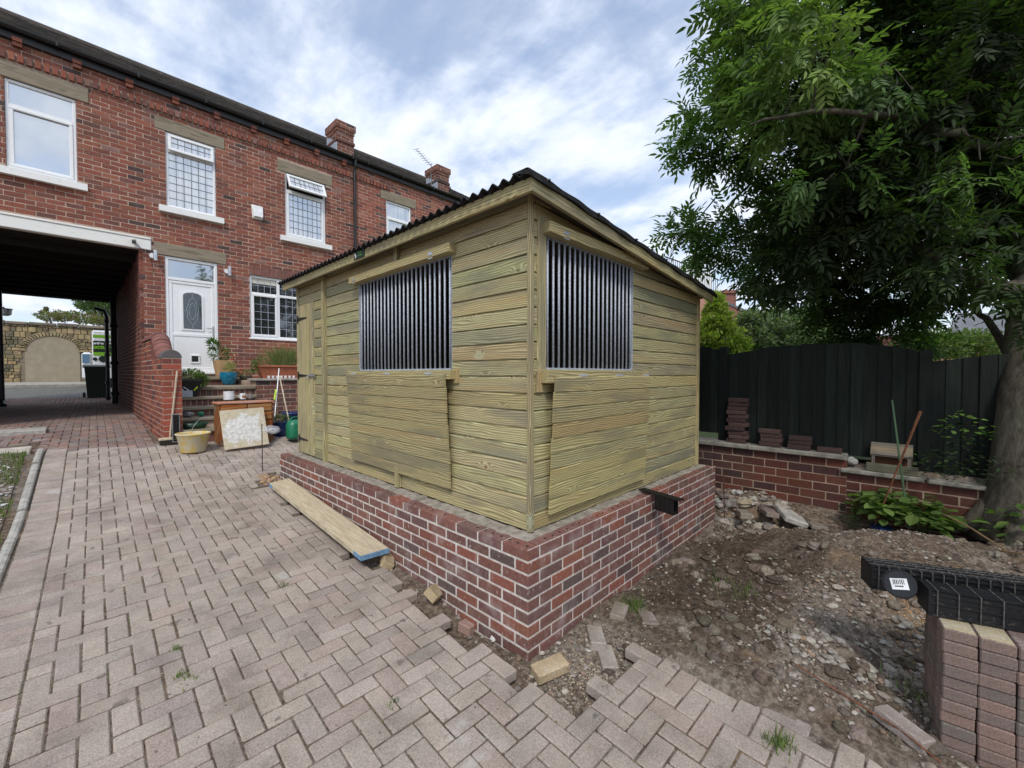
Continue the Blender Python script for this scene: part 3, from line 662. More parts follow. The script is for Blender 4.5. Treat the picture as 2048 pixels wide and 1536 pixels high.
# window 1: plain two-light
def two_light(par, x0, x1, z0, z1, zs, mat, nx, sash_low=True, tilt=0, lead=None, lab=None):
    m = MB(); frame_ring(m, x0, x1, z0, z1, FY+.03, FY+.10, .05); m.box(x0+.05, x1-.05, FY+.032, FY+.10, zs-.03, zs+.03, ch=.006)
    if sash_low: frame_ring(m, x0+.045, x1-.045, z0+.045, zs-.012, FY+.018, FY+.06, .05)
    w = m.build('window', M_['upvc'], par)
    if lab: w['label'] = lab
    e = .085 if sash_low else .05
    pane(w, x0+e, x1-e, z0+e, zs-(.05 if sash_low else .03), mat)
    if lead: 
        m = MB(); leading(m, x0+e, x1-e, z0+e, zs-.03, FY+.06, lead[0], lead[1]); m.build('leading', M_['lead_strip'], w)
    if tilt:
        M = Matrix.Translation((0, FY+.015, z1-.045)) @ Matrix.Rotation(-R(tilt), 4, 'X')
        hh = z1-.045-zs+.02; s = MB()
        for b in [(x0+.04, x1-.04, -.03, .015, -.05, 0), (x0+.04, x1-.04, -.03, .015, -hh, -hh+.055), (x0+.04, x0+.09, -.029, .015, -hh+.05, -.048), (x1-.09, x1-.04, -.029, .015, -hh+.05, -.048)]: s.box(*b, ch=.006, M=M)
        s.build('open_sash', M_['upvc'], w)
        s = MB(); s.add([M @ Vector(p) for p in ((x0+.09, 0, -hh+.055), (x1-.09, 0, -hh+.055), (x1-.09, 0, -.05), (x0+.09, 0, -.05))], [(0, 1, 2, 3)]); s.build('pane', M_[mat], w)
        if lead:
            s = MB(); leading(s, x0+.09, x1-.09, -hh+.055, -.05, -.004, lead[0], 2, M=M); s.build('leading', M_['lead_strip'], w)
        s = MB(); s.box(x0+.05, x1-.05, FY+.075, FY+.1, zs+.03, z1-.05); s.build('dark_gap', M_['dark_inside'], w)
    else:
        pane(w, x0+.05, x1-.05, zs+.03, z1-.05, mat)
    sill(x0, x1, z0, par, w); return w
zs1 = onY(152, 247, FY).z
two_light(house, x1a, x1b, z1b, z1t, zs1, 'pane_bright', 0, lab='plain white window with a wide top light, leftmost')
two_light(house, x2a, x2b, z2b, z2t, onY(431, 327, FY).z, 'pane_net', 0, sash_low=False, tilt=7, lead=(6, 7))
two_light(house, x3a, x3b, z3b, z3t, onY(651, 402, FY).z, 'pane_net', 0, tilt=28, lead=(7, 6), lab='leaded window with its top light propped wide open')
for a, b, z in ((x1a, x1b, z1t), (x2a, x2b, z2t), (x3a, x3b, z3t), (xda, xdb, zdt)): lintel(a, b, z, house)
# kitchen window
m = MB(); frame_ring(m, xka, xkb, zkb, zkt, FY+.03, FY+.10, .05); zt = onY(557, 592, FY).z
m.box(xkm-.03, xkm+.03, FY+.031, FY+.1, zkb+.05, zkt-.05, ch=.005)
for a, b in ((xka+.05, xkm-.03), (xkm+.03, xkb-.05)): m.box(a, b, FY+.033, FY+.1, zt-.03, zt+.03, ch=.005)
frame_ring(m, xka+.04, xkm-.02, zkb+.04, zt-.01, FY+.015, FY+.06, .05)
w = m.build('window', M_['upvc'], house); w['label'] = 'leaded kitchen window beside the door'
m = MB()
for a, b in ((xka+.05, xkm-.03), (xkm+.03, xkb-.05)):
    pane(w, a, b, zt+.03, zkt-.05, 'pane_dark'); pane(w, a, b, zkb+.05, zt-.03, 'pane_dark'); leading(m, a, b, zt+.03, zkt-.05, FY+.06, 4, 2); 
leading(m, xka+.09, xkm-.07, zkb+.09, zt-.06, FY+.06, 3, 5); leading(m, xkm+.03, xkb-.05, zkb+.05, zt-.03, FY+.06, 4, 5)
m.build('leading', M_['galv'], w)
m = MB(); m.box(xka-.03, xkb+.03, FY-.03, FY+.06, zkb-.035, zkb-.002, ch=.005); m.build('sill', M_['upvc'], w)
m = MB(); m.box(xka+.06, xkm-.04, FY+.064, FY+.0645, zkt-.17, zkt-.05); m.build('blind', M_['cream_plastic'], w)
# door
zf = onY(435, 568, FY).z
m = MB(); frame_ring(m, xda, xdb, zdb, zdt, FY+.02, FY+.10, .06); m.box(xda+.055, xdb-.055, FY+.022, FY+.1, zf-.03, zf+.03, ch=.006)
dr = m.build('door', M_['upvc'], house)
pane(dr, xda+.06, xdb-.06, zf+.03, zdt-.06, 'pane_fan')
a, b, c, d = xda+.062, xdb-.062, zdb+.05, zf-.035
m = MB(); m.box(a, b, FY+.045, FY+.09, c, d); frame_ring(m, a, b, c, d, FY+.03, FY+.05, .055)
mid = c+(d-c)*.40; m.box(a+.05, b-.05, FY+.034, FY+.05, mid-.03, mid+.03, ch=.004)
cx = (a+b)/2; gw, g0, g1 = .155, mid+.13, d-.27
P = [(cx-gw-.035, g0-.035), (cx+gw+.035, g0-.035), (cx+gw+.035, g1)]+[(cx+(gw+.035)*math.cos(t_), g1+.09*math.sin(t_)) for t_ in np.linspace(.1, math.pi-.1, 9)]+[(cx-gw-.035, g1)]
m.prism(P, FY+.030, FY+.046, axis='y'); m.build('door_leaf', M_['upvc'], dr)
P = [(cx-gw, g0), (cx+gw, g0), (cx+gw, g1-.01)]+[(cx+gw*math.cos(t_), g1-.01+.07*math.sin(t_)) for t_ in np.linspace(.1, math.pi-.1, 9)]+[(cx-gw, g1-.01)]
m = MB(); m.prism(P, FY+.0265, FY+.032, axis='y'); m.build('pane', M_['pane_door'], dr)
m = MB(); zc = (g0+g1)/2+.02; hh = (g1-g0)/2; y_ = FY+.024
for s in (-1, 1):
    for k in (1.0, .62):
        pts = [(cx+s*k*.095*math.sin(q)**1.6*(1+.12*math.cos(q*9)), y_, zc+math.cos(q)*hh*(.82 if k == 1 else .5)) for q in np.linspace(0, math.pi, 30)]
        m.tube(pts, .0035, 4)
    m.tube([(cx+s*gw, y_, zc), (cx+s*.09, y_, zc)], .003, 4); m.tube([(cx, y_, zc+s*(hh+.06)), (cx, y_, zc+s*hh*.82)], .003, 4)
m.build('leaded_pattern', M_['galv'], dr)
m = MB(); m.box(b-.045, b-.02, FY+.018, FY+.045, mid+.0, mid+.22, ch=.004); m.tube([(b-.032, FY+.0, mid+.16), (b-.15, FY-.005, mid+.165)], .009, 8); m.build('handle', M_['zinc'], dr)
m = MB(); zc = onY(388, 718, FY).z; frame_ring(m, cx-.085+.03, cx+.085+.03, zc-.09, zc+.09, FY+.018, FY+.05, .03, .012); m.build('cat_flap', M_['upvc'], dr)
m = MB(); m.box(cx-.055+.03, cx+.055+.03, FY+.03, FY+.046, zc-.06, zc+.06); m.build('cat_flap_pane', M_['pane_door'], dr)
m = MB(); m.box(xda-.02, xdb+.02, FY-.06, FY+.05, zdb-.035, zdb+.002, ch=.006); m.build('threshold', M_['upvc'], dr)
m = MB(); m.box(xda-.02, xdb+.02, FY-.03, FY+.3, zdb-.30, zdb-.037); m.build('door_step', M_['sandstone'], house)
# chimney and details
def chimney(par, pc, pr, ptop, D, base, aerial=False):
    A = onY(*pc, FY+.16); B = onY(*pr, FY+.16); zt = A.z; x0, x1 = A.x, max(B.x, A.x+.45); y0, y1 = FY+.16, FY+.16+D; zb = EZ+.03
    mb_, mm = MB(), MB()
    for (O, U, N, u0, u1) in (((0, y0, 0), (1, 0, 0), (0, -1, 0), x0, x1), ((x0, 0, 0), (0, 1, 0), (-1, 0, 0), y0+.004, y1)):
        brickwork(mb_, mm, O, U, N, u0, u1, zb, zt-.26, .235, .085, .01, OLDB)
    for q, e in enumerate((.02, .045, .045)):
        zq_ = zt-.26+q*.0865; mm.box(x0-e+.004, x1+e-.004, y0-e+.004, y1+e-.004, zq_, zq_+.08)
        brickwork(mb_, mm, (0, y0-e, 0), (1, 0, 0), (0, -1, 0), x0-e, x1+e, zq_, zq_+.086, .235, .086, .01, OLDB, start=-.1*q); brickwork(mb_, mm, (x0-e, 0, 0), (0, 1, 0), (-1, 0, 0), y0-e+.004, y1+e, zq_, zq_+.086, .235, .086, .01, OLDB, start=-.07*q)
    mb_.box(x0-.025, x1+.025, y0-.025, y1+.025, zt-.53, zt-.45, pick(OLDB), .006)
    mm.box(x0+.01, x1-.01, y0+.01, y1-.01, zb, zt-.02)
    mb_.c = [(q[0]*.75, q[1]*.8, q[2]*.85) for q in mb_.c]; c = mb_.build('chimney', M_['old_brick'], par); mm.build('mortar', M_['mortar_pink'], c)
    m = MB()
    tl = math.tan(math.radians(30.5))
    for k in range(7):
        y = y0+k*(y1-y0)/7; z = EZ+.1+(y-FY+.1)*tl
        m.box(x0-.012, x0-.004, y, y+(y1-y0)/7+.01, z-.1, z+.24)
    m.build('flashing', M_['galv'], c)
    return c, x0, x1, y0, y1, zt
chimney(house, (674, 239), (707, 258), None, .62, 0)
c2, cx0, cx1, cy0, cy1, czt = chimney(house2, (875, 329), (896, 337), None, .6, 0)
m = MB(); m.tube([(cx0-.03, cy0+.3, czt-.7), (cx0-.03, cy0+.3, czt+.12)], .016, 6)
m.tube([(cx0-.03, cy0+.3, czt+.05), (cx0-.85, cy0-.1, czt+.12)], .009, 6)
for k in range(8): 
    t_ = k/7; p = Vector((cx0-.1-.75*t_, cy0+.27-.37*t_, czt+.06+.06*t_)); m.tube([p+Vector((.05, -.1, 0)), p-Vector((.05, -.1, 0))], .006, 4)
m.build('aerial', M_['grey_steel'], house2)
# downpipe
m = MB(); xp = XD-.03; m.tube([(xp, FY-.13, EZ+.04), (xp, FY-.12, EZ-.1), (xp, FY-.07, EZ-.22), (xp, FY-.07, .9)], .036, 10)
for z in (6.2, 5.0, 3.8): m.tube([(xp, FY-.07, z), (xp, FY-.07, z+.08)], .045, 10)
m.build('downpipe', M_['black_iron'], house)
# alarm box, lamps
alarm = empty('alarm_box', onY(514, 424, FY), 'cream burglar alarm box on the brick wall between two upper windows', 'alarm box')
p = onY(514, 424, FY); m = MB(); m.prism([(p.x-.10, p.z-.17), (p.x+.10, p.z-.17), (p.x+.12, p.z+.14), (p.x-.12, p.z+.14)], FY-.02, FY+.0, axis='y'); m.build('backplate', M_['cream_plastic'], alarm)
m = MB(); M = Matrix.Identity(4); m.add([(p.x-.06, FY-.085, p.z-.12), (p.x+.10, FY-.085, p.z-.12), (p.x+.105, FY-.05, p.z+.12), (p.x-.08, FY-.05, p.z+.12), (p.x-.09, FY-.02, p.z-.15), (p.x+.10, FY-.02, p.z-.15), (p.x+.115, FY-.02, p.z+.135), (p.x-.11, FY-.02, p.z+.135)], [(0, 1, 2, 3), (0, 4, 5, 1), (3, 2, 6, 7), (0, 3, 7, 4), (1, 5, 6, 2)]); m.build('cover', M_['white_tub'], alarm)
for (px, py), lb in (((307, 512), 'small steel cylinder wall light between the passage and the white door'), ((455, 543), 'small steel cylinder wall light on the right of the white door')):
    p = onY(px, py, FY); L_ = empty('wall_light', p, lb, 'wall light', 'wall lights by the door')
    m = MB(); m.tube([(p.x+.02, FY-.09, p.z-.10), (p.x+.02, FY-.09, p.z+.10)], .032, 12); m.build('lamp_tube', M_['zinc'], L_, smooth=False)
    m = MB(); m.tube([(p.x-.02, FY-.04, p.z), (p.x-.02, FY+.0, p.z)], .05, 12); m.build('bracket', M_['white_tub'], L_)
p = onY(267, 483, FY); ps = empty('security_sensor', p, 'small black sensor under a white cap on the passage beam', 'sensor')
m = MB(); m.lathe([(.0, -.06), (.03, -.055), (.028, 0)], (p.x, FY-.08, p.z), 12); m.build('sensor_head', M_['black_plastic'], ps)
m = MB(); m.lathe([(.035, 0), (.04, .02), (.0, .05)], (p.x, FY-.08, p.z), 12); m.build('cap', M_['cream_plastic'], ps)
m = MB(); m.tube([(p.x+.02, FY-.06, p.z-.05), (p.x+.12, FY-.05, p.z-.14), (p.x+.25, FY-.05, p.z-.3), (p.x+.3, FY-.03, p.z-.6)], .005, 5); m.build('cable', M_['black_plastic'], ps)
# neighbour's facade
wb, mo = MB(), MB()
hl = [(x4a, x4b, z4b, z4t), (x4a-.16, x4b+.16, z4t, z4t+.25)]
brickwork(wb, mo, (0, FY, 0), (1, 0, 0), (0, -1, 0), XD+.01, 11.5, G0, EZ+.02, .235, .0855, .010, [(6, (.28, .09, .06)), (3, (.22, .08, .06)), (2, (.34, .13, .08)), (2, (.12, .065, .055))], holes=hl, jy=.003)
xx = XD+.05
while xx < XD+1.0: wb.box(xx, xx+.072, FY-.045, FY+.05, EZ-.41, EZ-.28, pick(OLDB), .004); xx += .0985
w2 = wb.build('wall', M_['old_brick'], house2); mo.build('mortar', M_['mortar_pink'], w2)
m = MB(); m.box(XD+.02, 11.5, FY+.15, 18.9, 0, EZ); m.build('house_body', M_['soffit_dark'], house2)
lintel(x4a, x4b, z4t, house2)
two_light(house2, x4a, x4b, z4b, z4t, onY(822, 447, FY).z, 'pane_net', 0)

# ================================================================== passage fittings and what lies beyond
def pipe_thing(name, label, pts, r, cat='pipe', mat='black_iron', collars=()):
    o = empty(name, pts[-1], label, cat); m = MB(); m.tube(pts, r, 10); m.build('pipe', M_[mat], o)
    for z in collars:
        m = MB(); m.tube([(pts[-1][0], pts[-1][1], z), (pts[-1][0], pts[-1][1], z+.09)], r*1.35, 10); m.build('collar', M_[mat], o)
    return o
a = onY(217, 790, 18.98)
pipe_thing('rain_pipe', 'black cast iron rain pipe with a bend at the far right end of the passage', [(a.x-.28, 19.1, 3.75), (a.x-.05, 19.1, 3.68), (a.x, 19.1, 3.5), (a.x, 19.1, .74)], .055, collars=(.8, 1.3, 2.2, 3.3))
pipe_thing('soil_pipe', 'thick black pipe running down the inside corner of the passage', [(XP1-.09, 17.2, 3.9), (XP1-.09, 17.2, .74)], .07, collars=(1.0, 1.9, 3.0))
pipe_thing('soil_pipe', 'black pipe with an elbow foot at the far left end of the passage', [(XP0+.28, 18.0, 3.9), (XP0+.28, 18.0, .9), (XP0+.33, 17.8, .76)], .07)
# wheelie bin
b = onY(192, 787, 20.0); bin_ = empty('wheelie_bin', (b.x, 20.0, .76), 'dark green wheelie bin standing at the far end of the passage', 'bin')
m = MB(); x0, x1 = onY(170, 787, 20).x, onY(221, 787, 20).x; z0, z1 = prof(20)-.01, onY(170, 735, 20).z
for (za, zb_, e0, e1) in ((z0, z1, .06, 0),):
    vs = [(x0+e0, 20.06, za), (x1-.02, 20.06, za), (x1-.02, 20.6, za), (x0+e0, 20.6, za), (x0, 20, zb_), (x1, 20, zb_), (x1, 20.7, zb_), (x0, 20.7, zb_)]
    m.add(vs, [(0, 3, 2, 1), (4, 5, 6, 7), (0, 1, 5, 4), (1, 2, 6, 5), (2, 3, 7, 6), (3, 0, 4, 7)])
m.build('bin_body', M_['bin_green'], bin_)
m = MB(); m.prism([(19.93, z1), (19.93, z1+.04), (20.2, z1+.10), (20.75, z1+.06), (20.75, z1)], x0-.04, x1+.02, axis='x'); m.build('lid', M_['bin_green'], bin_)
m = MB(); m.tube([(x0+.02, 20.62, z0+.1), (x0-.05, 20.62, z0+.1)], .1, 16); m.build('wheel', M_['black_plastic'], bin_)
# van with sign writing
vx0, vx1 = onY(184, 660, 24.4).x, onY(184, 660, 24.4).x+2.6; vzt = onY(184, 660, 24.4).z; vz0 = prof(24.4)+.35
van = empty('van', (vx0, 24.4, prof(24.4)), 'white van with green and black lettered side parked beyond the passage', 'van')
m = MB(); m.box(vx0, vx1, 24.4, 25.4, vz0, vzt, ch=.05); m.build('body', M_['van_white'], van)
for nm, ma, za, zb_ in (('dark_band', 'van_dark', onY(184, 681, 24.4).z, onY(184, 704, 24.4).z), ('green_band', 'van_green', onY(184, 669, 24.4).z, onY(184, 675, 24.4).z), ('green_band', 'van_green', onY(184, 704, 24.4).z, onY(184, 711, 24.4).z)):
    m = MB(); m.box(vx0+.02, vx1, 24.392, 24.4, min(za, zb_), max(za, zb_)); m.build(nm, M_[ma], van)
def text(body, size, loc, rot, mat, parent, name='lettering', ext=.002, ax='LEFT', bold=0):
    c = bpy.data.curves.new(name, 'FONT'); c.body = body; c.size = size; c.extrude = ext; c.align_x = ax; c.offset = bold
    o = bpy.data.objects.new(name, c); COL.objects.link(o)
    bpy.context.view_layer.update(); dg = bpy.context.evaluated_depsgraph_get(); me = bpy.data.meshes.new_from_object(o.evaluated_get(dg)); bpy.data.objects.remove(o)
    me.materials.clear(); me.materials.append(M_[mat]); q = bpy.data.objects.new(name, me); COL.objects.link(q)
    q.parent = parent; q.location = Vector(loc)-origin(parent); q.rotation_euler = rot; return q
zt_ = onY(184, 689, 24.4).z
text('arden & Animal', .13, (vx0+.03, 24.385, zt_+.02), (R(90), 0, 0), 'van_white', van, bold=.006)
text('uctures', .22, (vx0+.02, 24.385, zt_-.16), (R(90), 0, 0), 'van_green', van, bold=.01)
m = MB(); 
for k, (px, rr) in enumerate(((190, .07), (206, .13))):
    p = onY(px, 718, 24.4); m.lathe([(rr, 0), (rr, .008)], (0, 0, 0), 20, M=Matrix.Translation((p.x, 24.385, p.z)) @ Matrix.Rotation(R(90), 4, 'X'))
m.build('round_picture', M_['van_dark'], van)
m = MB(); m.box(onY(163, 700, 24.4).x, vx0, 24.42, 25.3, vz0, onY(163, 704, 24.4).z, ch=.08); m.build('bonnet', M_['van_white'], van)
m = MB(); m.box(onY(164, 700, 24.4).x, onY(178, 700, 24.4).x, 24.405, 24.418, onY(170, 726, 24.4).z, onY(170, 708, 24.4).z); m.build('side_picture', M_['paint_blue'], van)
m = MB()
for xw in (vx0+.4, vx1-.5): m.tube([(xw, 24.42, prof(24.4)+.33), (xw, 24.65, prof(24.4)+.33)], .33, 20)
m.build('wheels', M_['black_plastic'], van)
# stone wall with the blind arch
WY = 27.0; sw = empty('stone_wall', (0, WY, 1.2), 'rough yellow sandstone wall with a rendered blind arch, seen through the passage', 'wall')
aL, aR = onY(51, 760, WY).x, onY(161, 760, WY).x; acx = (aL+aR)/2; aw = (aR-aL)/2; zs_ = onY(51, 700, WY).z; zap = onY(105, 672, WY).z; wzt = onY(100, 652, WY).z
m = MB(); z = 1.05
def arch(x):  # underside height of the arch at x
    t_ = (x-acx)/aw
    return zs_+(zap-zs_)*math.sqrt(max(0, 1-t_*t_)) if abs(t_) < 1 else -1
while z < wzt:
    h = random.uniform(.11, .24); x = -9.0
    while x < 9:
        w_ = random.uniform(.2, .6); xm, zm = x+w_/2, z+h/2
        d_ = math.hypot((xm-acx)/(aw+.17), (max(zm-zs_, 0))/(zap-zs_+.17))
        if d_ < 1.7 and w_ > .24: w_ = random.uniform(.12, .24); xm = x+w_/2; d_ = math.hypot((xm-acx)/(aw+.17), (max(zm-zs_, 0))/(zap-zs_+.17))
        if d_ > .97: m.box(x+.006, x+w_-.01, WY-random.uniform(0, .04), WY+.1, z+.006, min(z+h-.008, wzt), jit(random.choice([(.36, .285, .165), (.42, .33, .19), (.28, .225, .14), (.20, .175, .12), (.45, .35, .2)]), .15), .015)
        x += w_
    z += h
for k in range(26):
    a_ = math.pi*(k+.5)/26; r1, r2 = 1, 1.0
    M = Matrix.Translation((acx+aw*1.07*math.cos(a_), WY-.02, zs_+(zap-zs_+.09)*math.sin(a_))) @ Matrix.Rotation(math.pi/2-a_, 4, 'Y')
    m.box(-.075, .075, -.01, .1, -.1, .1, jit((.40, .32, .19), .15), .012, M)
st = m.build('stonework', M_['rubble_stone'], sw)
m = MB(); m.box(-9, 9, WY+.03, WY+.4, .5, wzt); m.build('wall_core', M_['sandstone'], sw)
m = MB(); P = [(aL, 1.0), (aR, 1.0), (aR, zs_)]+[(acx+aw*math.cos(t_), zs_+(zap-zs_)*math.sin(t_)) for t_ in np.linspace(.05, math.pi-.05, 17)]+[(aL, zs_)]
m.prism(P, WY-.0, WY+.06, axis='y'); m.build('blind_arch', M_['render_tan'], sw)
m = MB(); x = -9
while x < 9: w_ = random.uniform(.6, 1.1); m.box(x, x+w_-.02, WY-.09, WY+.45, wzt, wzt+random.uniform(.11, .15), jit((.24, .21, .17), .25), .02); x += w_
m.build('coping', M_['rubble_stone'], sw)
lmp = empty('street_lamp', (onY(13, 640, 22).x, 22, 1.0), 'grey lamp head on a black post at the left edge of the passage view', 'lamp')
p = onY(11, 622, 22); m = MB(); m.lathe([(.06, -.16), (.13, -.12), (.15, .05), (.17, .08), (.0, .1)], (p.x+.0, 22, p.z), 14); m.build('lamp_head', M_['grey_steel'], lmp)
m = MB(); m.tube([(p.x-.15, 22, prof(22)), (p.x-.15, 22, p.z+.05), (p.x-.02, 22, p.z+.12)], .03, 8); m.build('post', M_['black_iron'], lmp)
# ================================================================== the shed on its brick plinth
BX0, BX1, BY0, BY1, BZ = 1.80, 4.92, 1.61, 5.90, .60
base = empty('brick_plinth', (BX0, BY0, 0), 'new red brick plinth wall under the timber shed, pale fresh mortar', 'brick base')
mb, mo = MB(), MB()
# u runs away from the near corner on both faces
brickwork(mb, mo, (0, BY0, 0), (1, 0, 0), (0, -1, 0), BX0, BX1, -.15, BZ, .225, .075, .0115, NEWB, depth=.102, starts=(.1125, 0), vtop=True, jy=.0012, ch=.0035)
# left face: u measured along +Y
def leftface():
    O, rows = Vector((BX0, 0, 0)), 10
    for row in range(rows):
        t_ = BZ-row*.075; b = t_-.075; u = BY0+(.1125 if row % 2 else 0)
        if True:
            while u < BY1-.01:
                q = min(u+.2125, BY1)
                if q-u > .03 and not (row % 2 == 0 and u == BY0 and False):
                    mb.box(BX0-random.uniform(-.0012, .0012), BX0+.102, u, q, b+.006, t_-.006, pick(NEWB), .0035)
                u += .225
leftface()
mo.box(BX0+.0025, BX0+.09, BY0+.0028, BY1-.004, -.15, BZ-.0115)
pl = mb.build('bricks', M_['new_brick'], base); mo.build('mortar', M_['mortar_pale'], base)
# perforations in the top bricks
m = MB()
def hole(x, y): m.lathe([(.0085, 0), (.0085, .0012)], (x, y, BZ-.0045), 8)
y = BY0+.05
while y < BY1:
    if random.random() < .6: hole(BX0+.05+random.uniform(-.004, .004), y)
    y += .074
x = BX0+.14
while x < BX1:
    if random.random() < .65: hole(x, BY0+.05+random.uniform(-.004, .004))
    x += .074
m.build('perforations', M_['dark_inside'], base)
m = MB(); m.box(BX0+.104, BX1-.1, BY0+.104, BY1-.1, -.15, BZ-.014)
for k in range(70):
    a_ = k/70*(BY1-BY0-.1)+BY0+.12; m.box(BX0+.095+random.uniform(-.012, .006), BX0+.22, a_, a_+.065, BZ-.03, BZ-.004+random.uniform(-.006, .006), ch=.006)
for k in range(48):
    a_ = k/48*(BX1-BX0-.1)+BX0+.12; m.box(a_, a_+.065, BY0+.095+random.uniform(-.012, .006), BY0+.2, BZ-.03, BZ-.004+random.uniform(-.006, .006), ch=.006)
m.build('slab', M_['ledge'], base)

SX0, SX1, SY0, SY1, SZ = 2.02, 4.83, 1.79, 5.80, BZ+.004
shed = empty('timber_shed', (SX0, SY0, SZ), 'new treated timber shed with barred windows and black corrugated roof on a brick plinth', 'shed')
WT = [(1, 1, 1), (1.10, 1.08, 1.02), (.88, .89, .88), (.97, 1.0, .92), (1.10, 1.06, .93), (.78, .80, .84), (1.0, .94, .84)]
def wt(): return jit(random.choice(WT), .05)
def boards(m, O, U, N, u0, u1, z0, z1, pitch, holes, slope=None, cols=None, splits=()):
    O, U, N = Vector(O), Vector(U), Vector(N); flip = U.cross(Vector((0, 0, 1))).dot(N) < 0
    n = int(math.ceil((z1-z0)/pitch))
    for r in range(n):
        b = z0+r*pitch; t_ = min(b+pitch, z1+.3)
        ivs = [(u0, u1)]
        for h in holes:
            if min(h[3], t_)-max(h[2], b) > .25*pitch:
                nv = []
                for a, c in ivs:
                    if h[1] <= a or h[0] >= c: nv.append((a, c)); continue
                    if h[0] > a+.01: nv.append((a, h[0]))
                    if h[1] < c-.01: nv.append((h[1], c))
                ivs = nv
        for sp in splits: ivs = [q for a, c in ivs for q in (((a, sp), (sp, c)) if a < sp < c else ((a, c),))]
        for a, c in ivs:
            if slope:
                top_a, top_c = slope(a), slope(c)
                if b+.01 > max(top_a, top_c): continue
                if b > min(top_a, top_c): c = min(c, a+(c-a)*(top_a-b)/(top_a-top_c)) if top_a > top_c else c
            th = .020; pr = [(0, 0), (th, 0), (th, pitch-.018), (th-.008, pitch-.012), (th-.0145, pitch), (0, pitch)]
            ra, rb = random.random()*60, random.random()*60
            vs = []; ws = []; col = (cols(a) if cols else wt())
            for u in (a+.0005, c-.0005):
                for d, h in pr:
                    z = b+h
                    if slope: z = min(z, slope(u))
                    vs.append(O+U*u+N*(d-.016)+Vector((0, 0, z))); ws.append((u+ra, h+rb+d*.5, ra))
            k = len(pr); fs = [tuple(range(k-1, -1, -1)), tuple(range(k, 2*k))]+[((i+1) % k, (i+1) % k+k, i+k, i) for i in range(k)]
            if flip: fs = [tuple(reversed(f)) for f in fs]
            m.add(vs, fs, col, ws)
LW = (2.592, 4.12, 1.652, 2.535)     # left window: y0,y1,z0,z1
RW = (2.168, 3.352, 1.650, 2.535)
DR = (5.29, 5.775, SZ, 2.50)
m = MB()
boards(m, (SX0, 0, 0), (0, 1, 0), (-1, 0, 0), SY0+.012, SY1, SZ, 2.80, .1118, [LW, DR], cols=lambda u: jit((1.0, .90, .82), .1) if 4.97 < u < 5.3 else wt(), splits=(4.945, 3.35) if False else (4.945,))
m.build('front_cladding', M_['treated_timber'], shed)
SL = lambda x: 2.78-.0955*(x-1.9)
m = MB()
boards(m, (0, SY0, 0), (1, 0, 0), (0, -1, 0), SX0+.016, SX1-.03, SZ, 2.78, .1118, [RW], slope=lambda x: SL(x)-.02)
m.build('side_cladding', M_['treated_timber'], shed)
m = MB()   # corner posts
for b in [(SX0-.019, SX0+.018, SY0-.019, SY0+.014, SZ-.002, 2.77), (SX1-.03, SX1+.015, SY0-.024, SY0+.03, SZ-.002, SL(SX1)-.01), (SX0-.022, SX0+.03, SY1-.02, SY1+.02, SZ-.002, 2.76)]:
    m = MB(); m.box(*b, col=wt(), ch=.003, ws='wood'); m.build('corner_trim', M_['treated_timber'], shed)
m = MB(); m.box(SX0+.06, RW[0], SY0-.012, SY0+.04, RW[2]-.05, RW[3]+.12, col=(1.05, 1.02, .95), ch=.003, ws='wood')
m.build('window_jamb', M_['treated_timber'], shed)
for b in ((SX0-.045, SX0+.01, 4.92, 4.975, SZ-.002, 2.74), (SX0-.045, SX0+.01, 3.33, 3.385, 2.615, 2.76), (SX0-.045, SX0+.01, 3.33, 3.385, SZ-.002, .80)):
    m = MB(); m.box(*b, col=(1.0, .98, .92), ch=.003, ws='wood'); m.build('cover_strip', M_['treated_timber'], shed)
m = MB()   # dark inner panels and back walls added to keep light out of the shed
for b in [(SX0+.045, SX0+.05, SY0+.05, LW[0]-.01, SZ, 2.7), (SX0+.045, SX0+.05, LW[1]+.01, SY1, SZ, 2.7), (SX0+.045, SX0+.05, LW[0]-.01, LW[1]+.01, SZ, LW[2]), (SX0+.045, SX0+.05, LW[0]-.01, LW[1]+.01, LW[3], 2.7),
          (SX0+.05, RW[0]-.01, SY0+.045, SY0+.05, SZ, 2.6), (RW[1]+.01, SX1, SY0+.045, SY0+.05, SZ, 2.5), (RW[0]-.01, RW[1]+.01, SY0+.045, SY0+.05, SZ, RW[2]), (RW[0]-.01, RW[1]+.01, SY0+.045, SY0+.05, RW[3], 2.6),
          (SX1-.02, SX1, SY0, SY1, SZ, 2.50), (SX0, SX1, SY1-.02, SY1, SZ, 2.74), (SX0+.04, SX0+.05, SY0, SY1, 2.6, 2.77)]: m.box(*b)
m.build('light_tight_lining', M_['shed_inside'], shed)
m = MB(); vs_ = [(SX0+.02, SY0+.02, 2.745), (SX1, SY0+.02, 2.475), (SX1, SY1, 2.475), (SX0+.02, SY1, 2.745)]; m.add(vs_, [(0, 1, 2, 3)]); m.build('light_tight_ceiling', M_['shed_inside'], shed)  # sheet added under the roof to stop light leaking in
